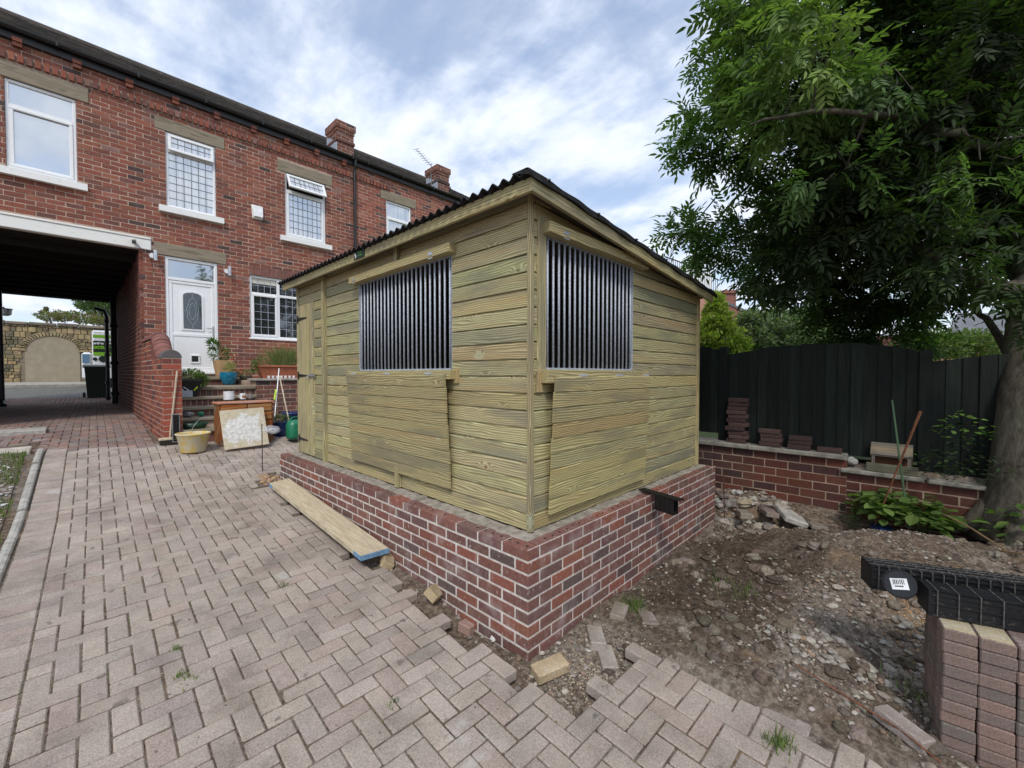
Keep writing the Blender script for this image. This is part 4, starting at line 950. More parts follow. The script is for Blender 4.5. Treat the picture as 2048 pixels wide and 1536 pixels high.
# fascias: front (X=1.88) and the sloping barge board on the side (Y=1.66)
m = MB(); m.box(1.878, 1.905, 1.662, 5.955, 2.700, 2.784, col=(1.04, 1.02, .95), ch=.004, ws='wood'); m.build('fascia', M_['treated_timber'], shed)
m = MB(); x0, x1 = 1.8805, 4.915
ra = random.random()*9
pts = lambda y: [(x0, y, 2.70), (x1, y, 2.70-.0955*(x1-x0)), (x1, y, 2.780-.0955*(x1-x0)), (x0, y, 2.780)]
vs = pts(1.652)+pts(1.678); m.add(vs, [(0, 1, 2, 3), (7, 6, 5, 4), (0, 4, 5, 1), (1, 5, 6, 2), (2, 6, 7, 3), (3, 7, 4, 0)], (1.0, .98, .9), [(p[0]+ra, p[2]+p[0]*.0955+p[1], ra) for p in vs])
m.build('barge_board', M_['treated_timber'], shed)
vs = [(1.905, 1.679, 2.765), (4.91, 1.679, 2.765-.0955*3.005), (4.91, 5.95, 2.765-.0955*3.005), (1.905, 5.95, 2.765)]; m2 = MB(); m2.add(vs, [(0, 1, 2, 3)]); m2.build('roof_boarding', M_['grey_timber'], shed)
# corrugated roof
m = MB(); pitch, amp = .095, .016; ny = int((6.03-1.645)/pitch*10)
yy = np.linspace(1.645, 6.03, ny+1); X0, X1 = 1.835, 4.99
zt = lambda x: 2.795-.0955*(x-1.88)
def wave(y): return amp*math.cos((y-1.66)/pitch*2*math.pi)
vs = []
for y in yy:
    w_ = wave(y); vs += [(X0, y, zt(X0)+w_), (X1, y, zt(X1)+w_), (X0, y, zt(X0)+w_-.006), (X1, y, zt(X1)+w_-.006)]
fs = []
for i in range(ny): 
    a = i*4; fs += [(a, a+1, a+5, a+4), (a+2, a+6, a+7, a+3), (a, a+4, a+6, a+2), (a+1, a+3, a+7, a+5)]
fs += [(0, 2, 3, 1), (ny*4, ny*4+1, ny*4+3, ny*4+2)]
m.add(vs, fs); rf = m.build('corrugated_roof', M_['roof_sheet'], shed, smooth=False)
m = MB(); m.box(1.884, 1.90, 1.67, 5.95, 2.785, 2.812); m.build('eaves_filler', M_['dark_inside'], rf)
m = MB(); n = 60; vs = []      # verge flashing lapped over the side edge, slightly wavy
for i in range(n+1):
    x = 1.835+(4.99-1.835)*i/n; z = zt(x); d = .004+.010*(math.sin(i*.52)**2); lo = z-.016-.012*(.5+.5*math.sin(i*.65))
    vs += [(x, 1.78, z+.020), (x, 1.655, z+.019), (x, 1.641-d, z+.012), (x, 1.640-d, lo), (x, 1.650, lo)]
m.add(vs, [(i*5+k, (i+1)*5+k, (i+1)*5+k+1, i*5+k+1) for i in range(n) for k in range(4)]+[(0, 1, 2, 3, 4)])
m.build('verge_flashing', M_['roof_sheet'], rf)
m = MB()
for k in range(6): x = 2.0+k*.55; m.lathe([(.012, 0), (.012, .006), (.006, .012), (.006, .018)], (0, 0, 0), 8, M=Matrix.Translation((x, 1.632, zt(x)+.004)) @ Matrix.Rotation(R(90), 4, 'X'))
m.build('roof_screws', M_['black_plastic'], rf)
# barred windows
def bars(face):
    m = MB(); fr = MB()
    if face == 'L':
        a, b, z0, z1 = LW; n = 23
        for k in range(n): y = a+.035+(b-a-.07)*k/(n-1); m.tube([(SX0+.006, y, z0+.008), (SX0+.006, y, z1-.005)], .0082, 8)
        fr.box(SX0-.004, SX0+.03, a, a+.006, z0, z1); fr.box(SX0-.004, SX0+.03, b-.006, b, z0, z1); fr.box(SX0-.004, SX0+.03, a, b, z0, z0+.012); fr.box(SX0, SX0+.03, a, b, z1-.006, z1)
        fr.box(SX0+.026, SX0+.03, a, a+.04, z0, z1)
    else:
        a, b, z0, z1 = RW; n = 19
        for k in range(n): x = a+.03+(b-a-.06)*k/(n-1); m.tube([(x, SY0+.006, z0+.008), (x, SY0+.006, z1-.005)], .0082, 8)
        fr.box(a, a+.006, SY0-.004, SY0+.03, z0, z1); fr.box(b-.006, b, SY0-.004, SY0+.03, z0, z1); fr.box(a, b, SY0-.004, SY0+.03, z0, z0+.012); fr.box(a, b, SY0, SY0+.03, z1-.006, z1)
    w = fr.build('window_frame', M_['galv'], shed); m.build('bars', M_['galv'], w, smooth=True); return w
bars('L'); bars('R')
# battens above and below the windows
for nm, bx in (('top_batten', (SX0-.075, SX0-.0005, 2.535, 4.20, 2.535, 2.605)), ('bottom_batten', (SX0-.075, SX0-.0005, 2.535, 4.24, 1.58, 1.65)), ('top_batten', (2.125, 3.50, SY0-.075, SY0-.0005, 2.535, 2.605)), ('bottom_batten', (2.105, 3.50, SY0-.075, SY0-.0005, 1.560, 1.648)), ):
    m = MB(); m.box(*bx, col=(1.05, 1.0, .9), ch=.003, ws='wood'); m.build(nm, M_['treated_timber'], shed)
m = MB(); m.box(2.065, 2.12, SY0-.019, SY0-.0005, 1.50, 1.64, col=(1.1, .92, .8), ch=.002, ws='wood'); m.build('packing_piece', M_['treated_timber'], shed); m = MB(); m.box(SX0-.019, SX0-.0005, 2.50, 2.56, 1.55, 1.66, col=(1.1, .95, .8), ch=.002, ws='wood'); m.build('packing_piece', M_['treated_timber'], shed)
for (b) in [(SX0-.079, SX0-.074, 2.74, 2.80, 2.55, 2.575), (SX0-.079, SX0-.074, 4.06, 4.11, 2.55, 2.575), (2.27, 2.33, SY0-.079, SY0-.074, 2.55, 2.575), (3.36, 3.41, SY0-.079, SY0-.074, 2.55, 2.575)]:
    m = MB(); m.box(*b); m.box(b[0], b[1], b[2], b[3], b[4]-.028, b[4]-.02) ; m.build('catch_plate', M_['zinc'], shed)
# drop-down shutters
def shutter(face, a, b, z0, z1, top, bot, cols):
    m = MB(); n = 9; hgt = z1-z0
    for r in range(n):
        p0, p1 = r/n, (r+1)/n; e = random.uniform(-.006, .006); e2 = random.uniform(-.006, .006); ra, rb = random.random()*50, random.random()*50; vs = []; ws = []
        for u in (a+e, b+e2):
            for q, dd in ((p0, -.016), (p0, 0), (p1-.12/n, 0), (p1-.08/n, -.006), (p1, -.010), (p1, -.016)):
                off = bot+(top-bot)*q+dd+.016; z = z0+hgt*q
                if face == 'L': vs.append((SX0-.02-off, u, z))
                else: vs.append((u, SY0-.02-off, z))
                ws.append((u+ra, q*hgt+rb, ra))
        k = 6; fs = [tuple(range(k)), tuple(range(2*k-1, k-1, -1))]+[(i, i+k, (i+1) % k+k, (i+1) % k) for i in range(k)]
        # outer faces need the board face outward: offset grows away from the wall
        m.add(vs, fs, cols[r % len(cols)], ws)
    return m
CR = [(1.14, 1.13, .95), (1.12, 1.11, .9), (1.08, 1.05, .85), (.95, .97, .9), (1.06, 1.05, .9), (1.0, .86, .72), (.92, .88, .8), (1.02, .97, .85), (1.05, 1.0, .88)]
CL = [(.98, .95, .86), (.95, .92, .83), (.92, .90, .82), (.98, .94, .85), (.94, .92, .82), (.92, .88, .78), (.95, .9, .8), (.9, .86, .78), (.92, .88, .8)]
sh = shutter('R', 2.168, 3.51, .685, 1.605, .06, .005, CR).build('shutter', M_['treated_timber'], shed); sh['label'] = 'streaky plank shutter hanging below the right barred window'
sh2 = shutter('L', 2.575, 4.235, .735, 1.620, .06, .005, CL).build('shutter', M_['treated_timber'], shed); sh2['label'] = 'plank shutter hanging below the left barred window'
for y in (2.75, 3.4, 4.05): m = MB(); m.box(SX0-.088, SX0-.06, y, y+.09, 1.618, 1.632); m.build('hinge', M_['galv'], sh2)
for x in (2.45, 2.95, 3.4): m = MB(); m.box(x, x+.09, SY0-.088, SY0-.06, 1.603, 1.616); m.build('hinge', M_['galv'], sh)
# door of vertical boards
m = MB(); w_ = (DR[1]-DR[0])/4
for k in range(4): m.box(SX0-.022, SX0+.0, DR[0]+k*w_+.0015, DR[0]+(k+1)*w_-.0015, SZ+.012, DR[3]-.01, col=jit((1.08, 1.06, .98), .05), ch=.004, ws='wood')
m.box(SX0-.004, SX0+.03, DR[0], DR[1], SZ, DR[3])
dd = m.build('door', M_['treated_timber'], shed)
for z in (2.32, 1.60, .79):
    m = MB(); m.prism([(DR[1]-.30, z-.006), (DR[1]-.02, z-.022), (DR[1]-.02, z+.022), (DR[1]-.30, z+.006)], SX0-.028, SX0-.022, axis='x'); m.box(SX0-.03, SX0-.022, DR[1]-.02, DR[1]+.012, z-.05, z+.05); m.build('hinge', M_['black_iron'], dd)
m = MB(); y = DR[0]; z = 1.60; m.box(SX0-.03, SX0-.022, y-.06, y+.14, z-.02, z+.02); m.tube([(SX0-.04, y-.05, z), (SX0-.04, y+.12, z)], .007, 6); m.tube([(SX0-.035, y+.1, z), (SX0-.07, y+.12, z-.03), (SX0-.04, y+.12, z-.06)], .006, 6); m.build('latch', M_['zinc'], dd)
# maker's plate on the fascia: dark green with a pale mark and green lines
p0, p1 = onX(708, 510, 1.87), onX(728, 510, 1.87)
ya, yb = p1.y, p0.y
m = MB(); m.box(1.870, 1.878, ya, yb, 2.712, 2.784); sg = m.build('name_plate', M_['sign_green'], shed)
yc = yb-.02
text('Garden', .030, (1.868, yb-.065, 2.755), (R(90), 0, R(-90)), 'text_green', sg, ext=.0004); text('Structures', .024, (1.868, yb-.065, 2.732), (R(90), 0, R(-90)), 'text_green', sg, ext=.0004)
m = MB(); m.tube([(1.868, yb-.025, 2.772), (1.868, yb-.03, 2.75), (1.868, yb-.045, 2.735), (1.868, yb-.03, 2.722)], .005, 5); m.build('mark', M_['white_tub'], sg)

# ================================================================== low brick garden wall by the steps, steps, planter wall
lw = empty('garden_wall', (XP1+.1, 8.0, .57), 'low red brick wall with rounded coping between the drive and the door steps', 'wall')
mb, mo = MB(), MB(); WX0, WX1, WY0 = XP1, XP1+.225, 8.0
LZ = 1.86
brickwork(mb, mo, (WX0, 0, 0), (0, 1, 0), (-1, 0, 0), WY0+.02, FY-.01, .35, LZ, .235, .0835, .010, LOWB, start=.1)
brickwork(mb, mo, (0, WY0, 0), (1, 0, 0), (0, -1, 0), WX0, WX1, .35, LZ, .235, .0835, .010, [(5, (.32, .085, .05)), (3, (.27, .075, .05)), (2, (.20, .065, .05))])
brickwork(mb, mo, (WX1, 0, 0), (0, 1, 0), (1, 0, 0), WY0+.02, FY-.01, .35, LZ, .235, .0835, .010, LOWB)
# raised rear part
brickwork(mb, mo, (WX0, 0, 0), (0, 1, 0), (-1, 0, 0), 9.3, FY-.01, LZ, LZ+.33, .235, .0835, .010, LOWB, start=.1)
mo.box(WX0+.02, WX1-.02, WY0+.03, FY-.01, .3, LZ); mo.box(WX0+.02, WX1-.02, 9.3, FY-.01, LZ, LZ+.33)
mb.prism([(8.5, LZ-.01), (9.305, LZ-.01), (9.305, LZ+.33), (9.15, LZ+.33), (9.0, LZ+.24), (8.85, LZ+.12), (8.6, LZ+.03)], WX0+.003, WX1-.003, axis='x', col=(.19, .07, .05))
mb.build('bricks', M_['old_brick'], lw); mo.build('mortar', M_['mortar_pink'], lw)
m = MB(); path = [(8.0, LZ+.0), (8.3, LZ+.0), (8.6, LZ+.03), (8.85, LZ+.12), (9.0, LZ+.24), (9.15, LZ+.33), (9.4, LZ+.36), (10.0, LZ+.36), (10.85, LZ+.36)]
dense = []
for i in range(len(path)-1):
    (y0, z0), (y1, z1) = path[i], path[i+1]; L_ = math.hypot(y1-y0, z1-z0); n = max(1, int(round(L_/.085)))
    for k in range(n): dense.append(((y0+(y1-y0)*k/n, z0+(z1-z0)*k/n), (y0+(y1-y0)*(k+.9)/n, z0+(z1-z0)*(k+.9)/n)))
for a, b in dense:
    t_ = Vector((0, b[0]-a[0], b[1]-a[1])).normalized(); nn = Vector((0, -t_.z, t_.y)); P = [(-.12, 0), (.12, 0)]+[(.12*math.cos(q), .12*math.sin(q)) for q in np.linspace(.15, math.pi-.15, 8)]
    vs = [Vector(((WX0+WX1)/2+p[0], c[0], c[1]))+nn*p[1] for c in (a, b) for p in P]; k = len(P)
    col = jit((.11, .105, .105), .1) if a[0] < 8.35 else jit((.23, .10, .085), .15)
    m.add(vs, [tuple(range(k)), tuple(range(2*k-1, k-1, -1))]+[(i, i+k, (i+1) % k+k, (i+1) % k) for i in range(k)], col)
m.build('coping', M_['old_brick'], lw)
vent = empty('vent_grille', onY(349, 855, WY0), 'tall dark slatted vent grille leaning at the foot of the brick pillar', 'vent')
a, b = onY(344, 850, WY0-.03).x, onY(355, 850, WY0-.03).x; z0, z1 = onY(350, 884, WY0).z, onY(350, 828, WY0).z
m = MB(); frame_ring(m, a, b+.03, z0, z1, WY0-.05, WY0-.01, .012, .002)
m.build('grille_frame', M_['grey_steel'], vent); m = MB()
for k in range(18): z = z0+(z1-z0)*(k+.5)/18; m.box(a, b+.03, WY0-.045, WY0-.02, z-.006, z+.006)
m.box(a, b+.03, WY0-.018, WY0-.012, z0, z1); m.build('slats', M_['black_plastic'], vent)
# steps
stp = empty('door_steps', (1.6, 8.0, .6), 'brick and stone-slab steps climbing to the white house door', 'steps')
tz = [.765, .92, 1.075, 1.23]; mm = MB(); SXA, SXB = WX1, 2.02
PB_ = [(3, (.19, .085, .07)), (3, (.14, .09, .08)), (2, (.23, .10, .08))]
for k, z in enumerate(tz):
    y = 8.0+k*.28; xe = SXB+(.3 if k > 1 else 0)
    m = MB(); m.box(SXA, xe, y-.02, y+.34, z-.05, z, jit((1, 1, 1), .1), .008); m.build('tread', M_['sandstone'], stp)
    zl = (tz[k-1] if k else .4); m = MB(); brickwork(m, mm, (0, y+.02, 0), (1, 0, 0), (0, -1, 0), SXA, xe, zl, z-.05, .225 if k != 3 else .08, z-.05-zl, .01, PB_, depth=.1); m.build('riser', M_['old_brick'], stp)
LNX = onY(512, 775, 9.12).x
m = MB(); m.box(SXA, LNX, 9.10, 10.3, 1.335, 1.395, ch=.01); m.build('landing_slab', M_['sandstone'], stp)
m = MB(); brickwork(m, mm, (0, 9.14, 0), (1, 0, 0), (0, -1, 0), SXA, LNX, 1.23, 1.335, .085, .105, .01, PB_, depth=.1)
brickwork(m, mm, (0, 9.14, 0), (1, 0, 0), (0, -1, 0), SXB+.3, LNX, .5, 1.23, .225, .08, .01, LOWB, depth=.1); m.build('landing_wall', M_['old_brick'], stp)
m = MB(); m.box(XP1+.3, xdb+.25, 10.32, FY-.02, 1.50, 1.56, ch=.01); m.build('tread', M_['sandstone'], stp)
m = MB(); m.box(XP1+.32, xdb+.2, 10.36, FY-.02, 1.39, 1.50, (.2, .09, .075), .004); m.build('riser', M_['old_brick'], stp)
mm.box(SXA, LNX, 9.16, FY-.02, .4, 1.334); mm.box(SXA, SXB+.3, 8.3, 9.15, .4, .86); mm.build('infill', M_['mortar_pink'], stp)
# planter wall on the right of the landing
pw = empty('planter_wall', (3.2, 9.1, .6), 'brick retaining wall with grey slab top carrying the terracotta trough', 'wall')
mb, mo = MB(), MB(); zc = onY(540, 757, 9.0).z
brickwork(mb, mo, (0, 9.05, 0), (1, 0, 0), (0, -1, 0), LNX, 6.5, .4, zc-.04, .235, .0835, .010, [(4, (.21, .085, .065)), (4, (.14, .075, .065)), (2, (.09, .06, .055))])
mo.box(LNX, 6.5, 9.1, FY-.02, .3, zc-.045); mb.build('bricks', M_['old_brick'], pw); mo.build('mortar', M_['mortar_pink'], pw)
m = MB(); m.box(LNX-.05, 6.5, 9.0, 9.5, zc-.04, zc, ch=.006); m.build('slab_top', M_['concrete'], pw)

# ================================================================== retaining wall, fence
RX = 5.40
rw = empty('retaining_wall', (RX, 1, .2), 'red brick retaining wall with stone coping below the dark fence', 'wall')
mb, mo = MB(), MB(); YS = .51; ZA, ZB = .80, .67
brickwork(mb, mo, (RX, 0, 0), (0, -1, 0), (-1, 0, 0), -6.3, -YS, -.1, ZA-.05, .225, .0885, .010, REDB, vtop=True)
brickwork(mb, mo, (RX, 0, 0), (0, -1, 0), (-1, 0, 0), -YS, .45, -.1, ZB-.045, .225, .0885, .010, REDB, vtop=True)
mo.box(RX+.01, RX+.2, YS, 6.3, -.1, ZA-.055); mo.box(RX+.01, RX+.2, -.44, YS, -.1, ZB-.05)
mb.build('bricks', M_['dark_brick'], rw); mo.build('mortar', M_['mortar_shaded'], rw)
m = MB(); y = YS
while y < 6.3: m.box(RX-.045, RX+.24, y+.003, min(y+.9, 6.3), ZA-.05, ZA+random.uniform(-.002, .002), ch=.008); y += .9
m.box(RX-.045, RX+.24, -.05, YS+.05, ZB-.045, ZB, ch=.01); m.box(RX-.04, RX+.25, -.62, -.07, ZB-.05, ZB-.008, ch=.01)
m.build('coping', M_['coping_stone'], rw)
fence = empty('fence', (5.56, 1, .8), 'tall dark green-black closeboard fence with a wavy top behind the retaining wall', 'fence')
FXX = 5.56
def ftop(pts): 
    q = [onX(px, py, FXX) for px, py in pts]; return [v.y for v in q][::-1], [v.z for v in q][::-1]
def fpanel(pts, zb, name='fence_panel'):
    yy, zz_ = ftop(pts); m = MB(); y = yy[0]
    while y < yy[-1]-.01:
        w_ = .105+random.uniform(-.004, .004); y1 = min(y+w_, yy[-1]); za, zb2 = np.interp(y, yy, zz_), np.interp(y1, yy, zz_)
        k = random.uniform(.7, 1.6); ra = random.random()*50; e = random.uniform(0, .01)
        vs = [(FXX-.008-e, y, zb), (FXX-.022-e, y1+.012, zb), (FXX-.022-e, y1+.012, zb2+e), (FXX-.008-e, y, za+e), (FXX+.01, y, zb), (FXX+.01, y1+.012, zb), (FXX+.01, y1+.012, zb2+e), (FXX+.01, y, za+e)]
        m.add(vs, [(0, 3, 2, 1), (4, 5, 6, 7), (3, 7, 6, 2), (0, 1, 5, 4), (0, 4, 7, 3), (1, 2, 6, 5)], (k, k, k), [(p[2]+ra, p[1], ra) for p in vs]); y = y1
    return m.build(name, M_['fence_paint'], fence)
fpanel([(1360, 690), (1398, 694), (1443, 700)], .885)
fpanel([(1450, 711), (1480, 706), (1540, 696), (1600, 690), (1660, 688), (1720, 688), (1780, 692), (1820, 698), (1850, 706)], ZA-.02)
fpanel([(1850, 727), (1890, 722), (1930, 716), (1980, 711), (2040, 706), (2120, 702)], ZB-.03)
for px, zt_ in ((1447, 1.98), (1851, 1.95)):
    y = onX(px, 760, FXX).y; m = MB(); m.box(FXX-.035, FXX+.05, y-.045, y+.045, .55, onX(px, 694 if px < 1500 else 700, FXX).z, ch=.004, ws='wood'); m.build('fence_post', M_['fence_paint'], fence)
yq = onX(1120, 690, FXX); fz = onX(1398, 694, FXX)
m = MB(); m.box(FXX-.01, FXX+.02, onX(1362, 690, FXX).y, 9.0, .885, fz.z); m.build('fence_panel', M_['fence_paint'], fence)
m = MB(); m.box(FXX-.01, FXX+.02, -6, onX(2118, 690, FXX).y+.02, .3, 1.95); m.build('fence_panel', M_['fence_paint'], fence)
# ================================================================== loose things on the ground
def gnd(px, py, paved=False):
    z = 0
    for _ in range(14): p = onZ(px, py, z); z = z*.4+.6*(prof(p.y) if paved else gz(min(p.x, 5.2), p.y))
    if px > 1400 and p.x > 5.15: p = onX(px, py, 5.15); p.z = gz(5.15, p.y)
    return p
def rbox(name, size, loc, rot, mat, col, label, cat, group=None, ch=.006, mesh=None, kind=None):
    if mesh is None:
        m = MB(); a, b, c = size; m.box(-a/2, a/2, -b/2, b/2, -c/2, c/2, col, ch, ws='wood'); o = m.build(name, M_[mat] if isinstance(mat, str) else mat, local=True)
    else: o = bpy.data.objects.new(name, mesh); COL.objects.link(o)
    o.location = loc; o.rotation_euler = rot; return tag(o, label, cat, group)
LP = 'loose block pavers beside the paving'
def loose(px, py, yaw, tx, ty, col, label, size=(.2, .1, .06), dz=.03, grp=LP, name='block_paver', cat='paver', mat='paver'):
    p = gnd(px, py); return rbox(name, size, (p.x, p.y, p.z+dz), (R(tx), R(ty), R(yaw)), mat, col, label, cat, grp, .006)
TAN = (.42, .33, .20); GRY = (.36, .32, .28); PNK = (.36, .24, .20)
loose(1100, 1352, -20, 6, -4, (.46, .36, .23), 'yellowish block paver lying loose in the sand just in front of the plinth corner', dz=.045)
loose(872, 1196, 30, 38, 12, TAN, 'yellowish paver tilted against the left plinth wall, the nearer of the two', dz=.045)
loose(775, 1130, 60, 35, -8, TAN, 'yellowish paver tilted against the plinth just past the end of the plank', dz=.045)
loose(945, 1256, 12, 4, 6, PNK, 'pinkish broken paver with mortar on top lying by the plinth near the corner', dz=.03)
loose(1192, 1282, 42, 3, 2, GRY, 'grey paver lying loose right of the plinth corner, the farther one', dz=.02)
loose(1214, 1326, 44, 2, -2, GRY, 'grey paver lying loose right of the plinth corner, the nearer one', dz=.02)
loose(1238, 1226, 20, 5, 3, (.28, .24, .2), 'soil-covered paver beside a tuft of weeds near the right plinth wall', dz=.0)
loose(1295, 1236, 44, 1, 1, (.24, .20, .17), 'dark buried paver beside the weeds right of the plinth', dz=-.012)
loose(1805, 1468, 62, 8, -6, (.34, .29, .26), 'grey paver lying on the soil against the stacked pavers', dz=.03)
loose(1392, 1058, 20, 10, 0, (.30, .26, .22), 'small block half buried at the far end of the right plinth wall', size=(.14, .1, .06), dz=.0)
# rubble by the retaining wall
GR2 = 'concrete and brick lumps at the foot of the retaining wall'
for px, py, yaw, sz, col, lb, tx in ((1461, 1046, 40, (.21, .10, .065), (.26, .23, .185), 'weathered paver lying flat, nearest of the lumps beyond the plinth', 3), (1487, 1034, 30, (.2, .11, .065), (.25, .22, .17), 'mossy-edged paver lying behind the nearest lump beyond the plinth', 4),
                         (1465, 1014, 75, (.2, .12, .07), (.22, .18, .16), 'brown tilted block leaning on a pale mortar lump', 25), (1540, 1032, 28, (.2, .12, .05), (.24, .19, .16), 'thin reddish slab fragment left of the big grey slab', 6), (1632, 1027, 24, (.25, .14, .04), (.23, .2, .165), 'flat brown fragment in front of the retaining wall, right of the big grey slab', 5)):
    loose(px, py, yaw, tx, 4, col, lb, size=sz, grp=GR2, name='rubble_block', cat='rubble block', mat='stones')
p = gnd(1582, 1012); rbox('concrete_slab', (.33, .22, .06), (p.x, p.y, p.z+.05), (R(18), R(-8), R(30)), 'concrete', (1, 1, 1), 'broken grey concrete slab propped against the soil below the retaining wall', 'slab', None, .012)
def lump(px, py, r, col, lb, name='mortar_lump', cat='lump', mat='stones', grp=None, dz=.5, sub=2):
    p = gnd(px, py); m = MB(); m.stone((0, 0, 0), r, (1, 1, 1), .75, sub=sub)
    for q in range(3): m.stone((random.uniform(-r, r)*.6, random.uniform(-r, r)*.6, random.uniform(-.1, .3)*r), r*.55, col, .8, sub=sub)
    m.c = [col]*len(m.c); o = m.build(name, M_[mat], local=True); o.location = (p.x, p.y, p.z+r*dz); return tag(o, lb, cat, grp)
lump(1489, 1012, .075, (.34, .29, .20), 'yellowish mortar lump standing behind the tilted brown block')
lump(1464, 993, .07, (.24, .23, .20), 'grey mortar lump half sunk in the soil bank by the plinth end')
lump(1432, 1008, .055, (.3, .29, .27), 'pale lump touching the far end of the right plinth wall')
lump(988, 1282, .025, (.7, .68, .64), 'crumpled white scrap by the plinth near its corner', 'paper_scrap', 'scrap', dz=.7)
lump(1046, 1300, .028, (.42, .38, .32), 'small grey mortar lump right at the foot of the plinth corner')
lump(1775, 1342, .035, (.46, .42, .36), 'round pale stone on the stony bank left of the paver stack', 'round_stone', 'stone')
lump(925, 1236, .03, (.30, .26, .22), 'brown clod between two loose pavers by the left plinth wall', 'soil_clod', 'clod')
lump(1704, 924, .05, (.36, .35, .33), 'white flaking block at the step in the stone coping', 'stone_block', 'stone', dz=.6).location = onX(1704, 922, RX+.08)
p = onX(1704, 922, RX+.08)
# plank with blue ends
pl = [onZ(538, 966, .33), onZ(577, 956, .35), onZ(778, 1096, .20), onZ(722, 1112, .20)]
pb_ = empty('scaffold_board', (pl[3].x, pl[3].y, .15), 'long dusty scaffold board with blue painted ends lying beside the plinth', 'board')
a, b, c, d = pl[0], pl[1], pl[2], pl[3]
def lerp(p, q, t_): return p+(q-p)*t_
def slabseg(t0, t1, mat, name):
    m = MB(); th = Vector((0, 0, -.038)); q = [lerp(d, a, t0), lerp(c, b, t0), lerp(c, b, t1), lerp(d, a, t1)]; v = q+[x+th for x in q]
    L_ = (a-d).length; ws = [(t0*L_, 0, 0), (t0*L_, .22, 0), (t1*L_, .22, 0), (t1*L_, 0, 0)]*2
    m.add(v, [(0, 1, 2, 3), (7, 6, 5, 4), (0, 4, 5, 1), (1, 5, 6, 2), (2, 6, 7, 3), (3, 7, 4, 0)], (1, 1, 1), ws); return m.build(name, M_[mat], pb_)
slabseg(0.003, .997, 'board_dusty', 'board')
for t0, t1 in ((0, .055), (.945, 1.0)):
    m = MB()
    e = .002; off = ((b-c).cross(a-d)).normalized(); side = (d-c).normalized()*.002
    q = [lerp(d, a, t0)+side, lerp(c, b, t0)-side, lerp(c, b, t1)-side, lerp(d, a, t1)+side]
    L_ = (a-d).normalized()*.002
    q = [q[0]-L_*(t0 == 0), q[1]-L_*(t0 == 0), q[2]+L_*(t1 == 1), q[3]+L_*(t1 == 1)]
    v = [x+Vector((0, 0, -.003)) for x in q]+[x+Vector((0, 0, -.0395)) for x in q]
    m.add(v, [(0, 1, 2, 3), (7, 6, 5, 4), (0, 4, 5, 1), (1, 5, 6, 2), (2, 6, 7, 3), (3, 7, 4, 0)]); m.build('blue_end_paint', M_['paint_blue'], pb_)
# drain offcut on the plinth top
gx = onY(1320, 1000, 1.60); gr = empty('drain_channel_offcut', (gx.x, 1.62, .6), 'short black drain channel offcut with slotted grate perched on the right plinth top', 'drain channel')
A_, B_ = onZ(1277, 979, .62), onZ(1352, 1002, .615); C_ = onZ(1362, 993, .615)
dr_ = (B_-A_).normalized(); nr = Vector((-dr_.y, dr_.x, 0)); LL = (B_-A_).length*1.05
Mx = Matrix(((dr_.x, nr.x, 0, A_.x), (dr_.y, nr.y, 0, A_.y), (0, 0, 1, .612), (0, 0, 0, 1))); wd = .075
m = MB(); m.box(0, LL, 0, .008, 0, .014, M=Mx); m.box(0, LL, wd-.008, wd, 0, .014, M=Mx); m.box(0, LL, wd/2-.003, wd/2+.003, .001, .013, M=Mx)
k = 0
while k < LL: m.box(k, k+.008, 0, wd, .001, .0135, M=Mx); k += .022
m.build('grate', M_['black_plastic'], gr)
m = MB(); m.box(LL*.42, LL*.88, .004, .012, -.115, -.001, M=Mx); m.box(LL*.42, LL*.88, wd-.012, wd-.004, -.115, -.001, M=Mx); m.box(LL*.42, LL*.88, .004, wd-.004, -.122, -.112, M=Mx)
for q in (.45, .55, .66, .77): m.box(LL*q, LL*q+.006, .0, wd, -.118, -.001, M=Mx)
m.build('channel_body', M_['black_plastic'], gr)
# paver stack on the right
th = R(36); sc_ = Vector((0, 0, 0)); d0 = 1.9
corner = at(1885, 1256, d0)
fdir = rt*math.cos(th)-fw*math.sin(th); sdir_ = rt*math.sin(th)+fw*math.cos(th)
pm_ = MB(); pm_.box(-.0555, .0555, -.099, .099, -.0265, .0265, (1, 1, 1), .005); proto = None
yaw = math.atan2(fdir.y, fdir.x)
protos = []
for q, col in enumerate(((.20, .145, .125), (.175, .135, .12), (.225, .155, .13), (.155, .13, .115))):
    pm_.c = [col]*len(pm_.c); protos.append(pm_.build('block_paver', M_['paver'], local=True))
ORD = ['first', 'second', 'third', 'fourth', 'fifth', 'sixth', 'seventh', 'eighth', 'ninth', 'tenth', 'eleventh']
pm_.c = [(.20, .145, .125)]*len(pm_.c); pm_.c[5] = (.40, .34, .22); sandy = pm_.build('block_paver', M_['paver'], local=True); sandy_used = False
GS = 'purple-grey block pavers piled in the stack at the right edge'
used = set(); zt_ = corner.z-.0
cnt = 0
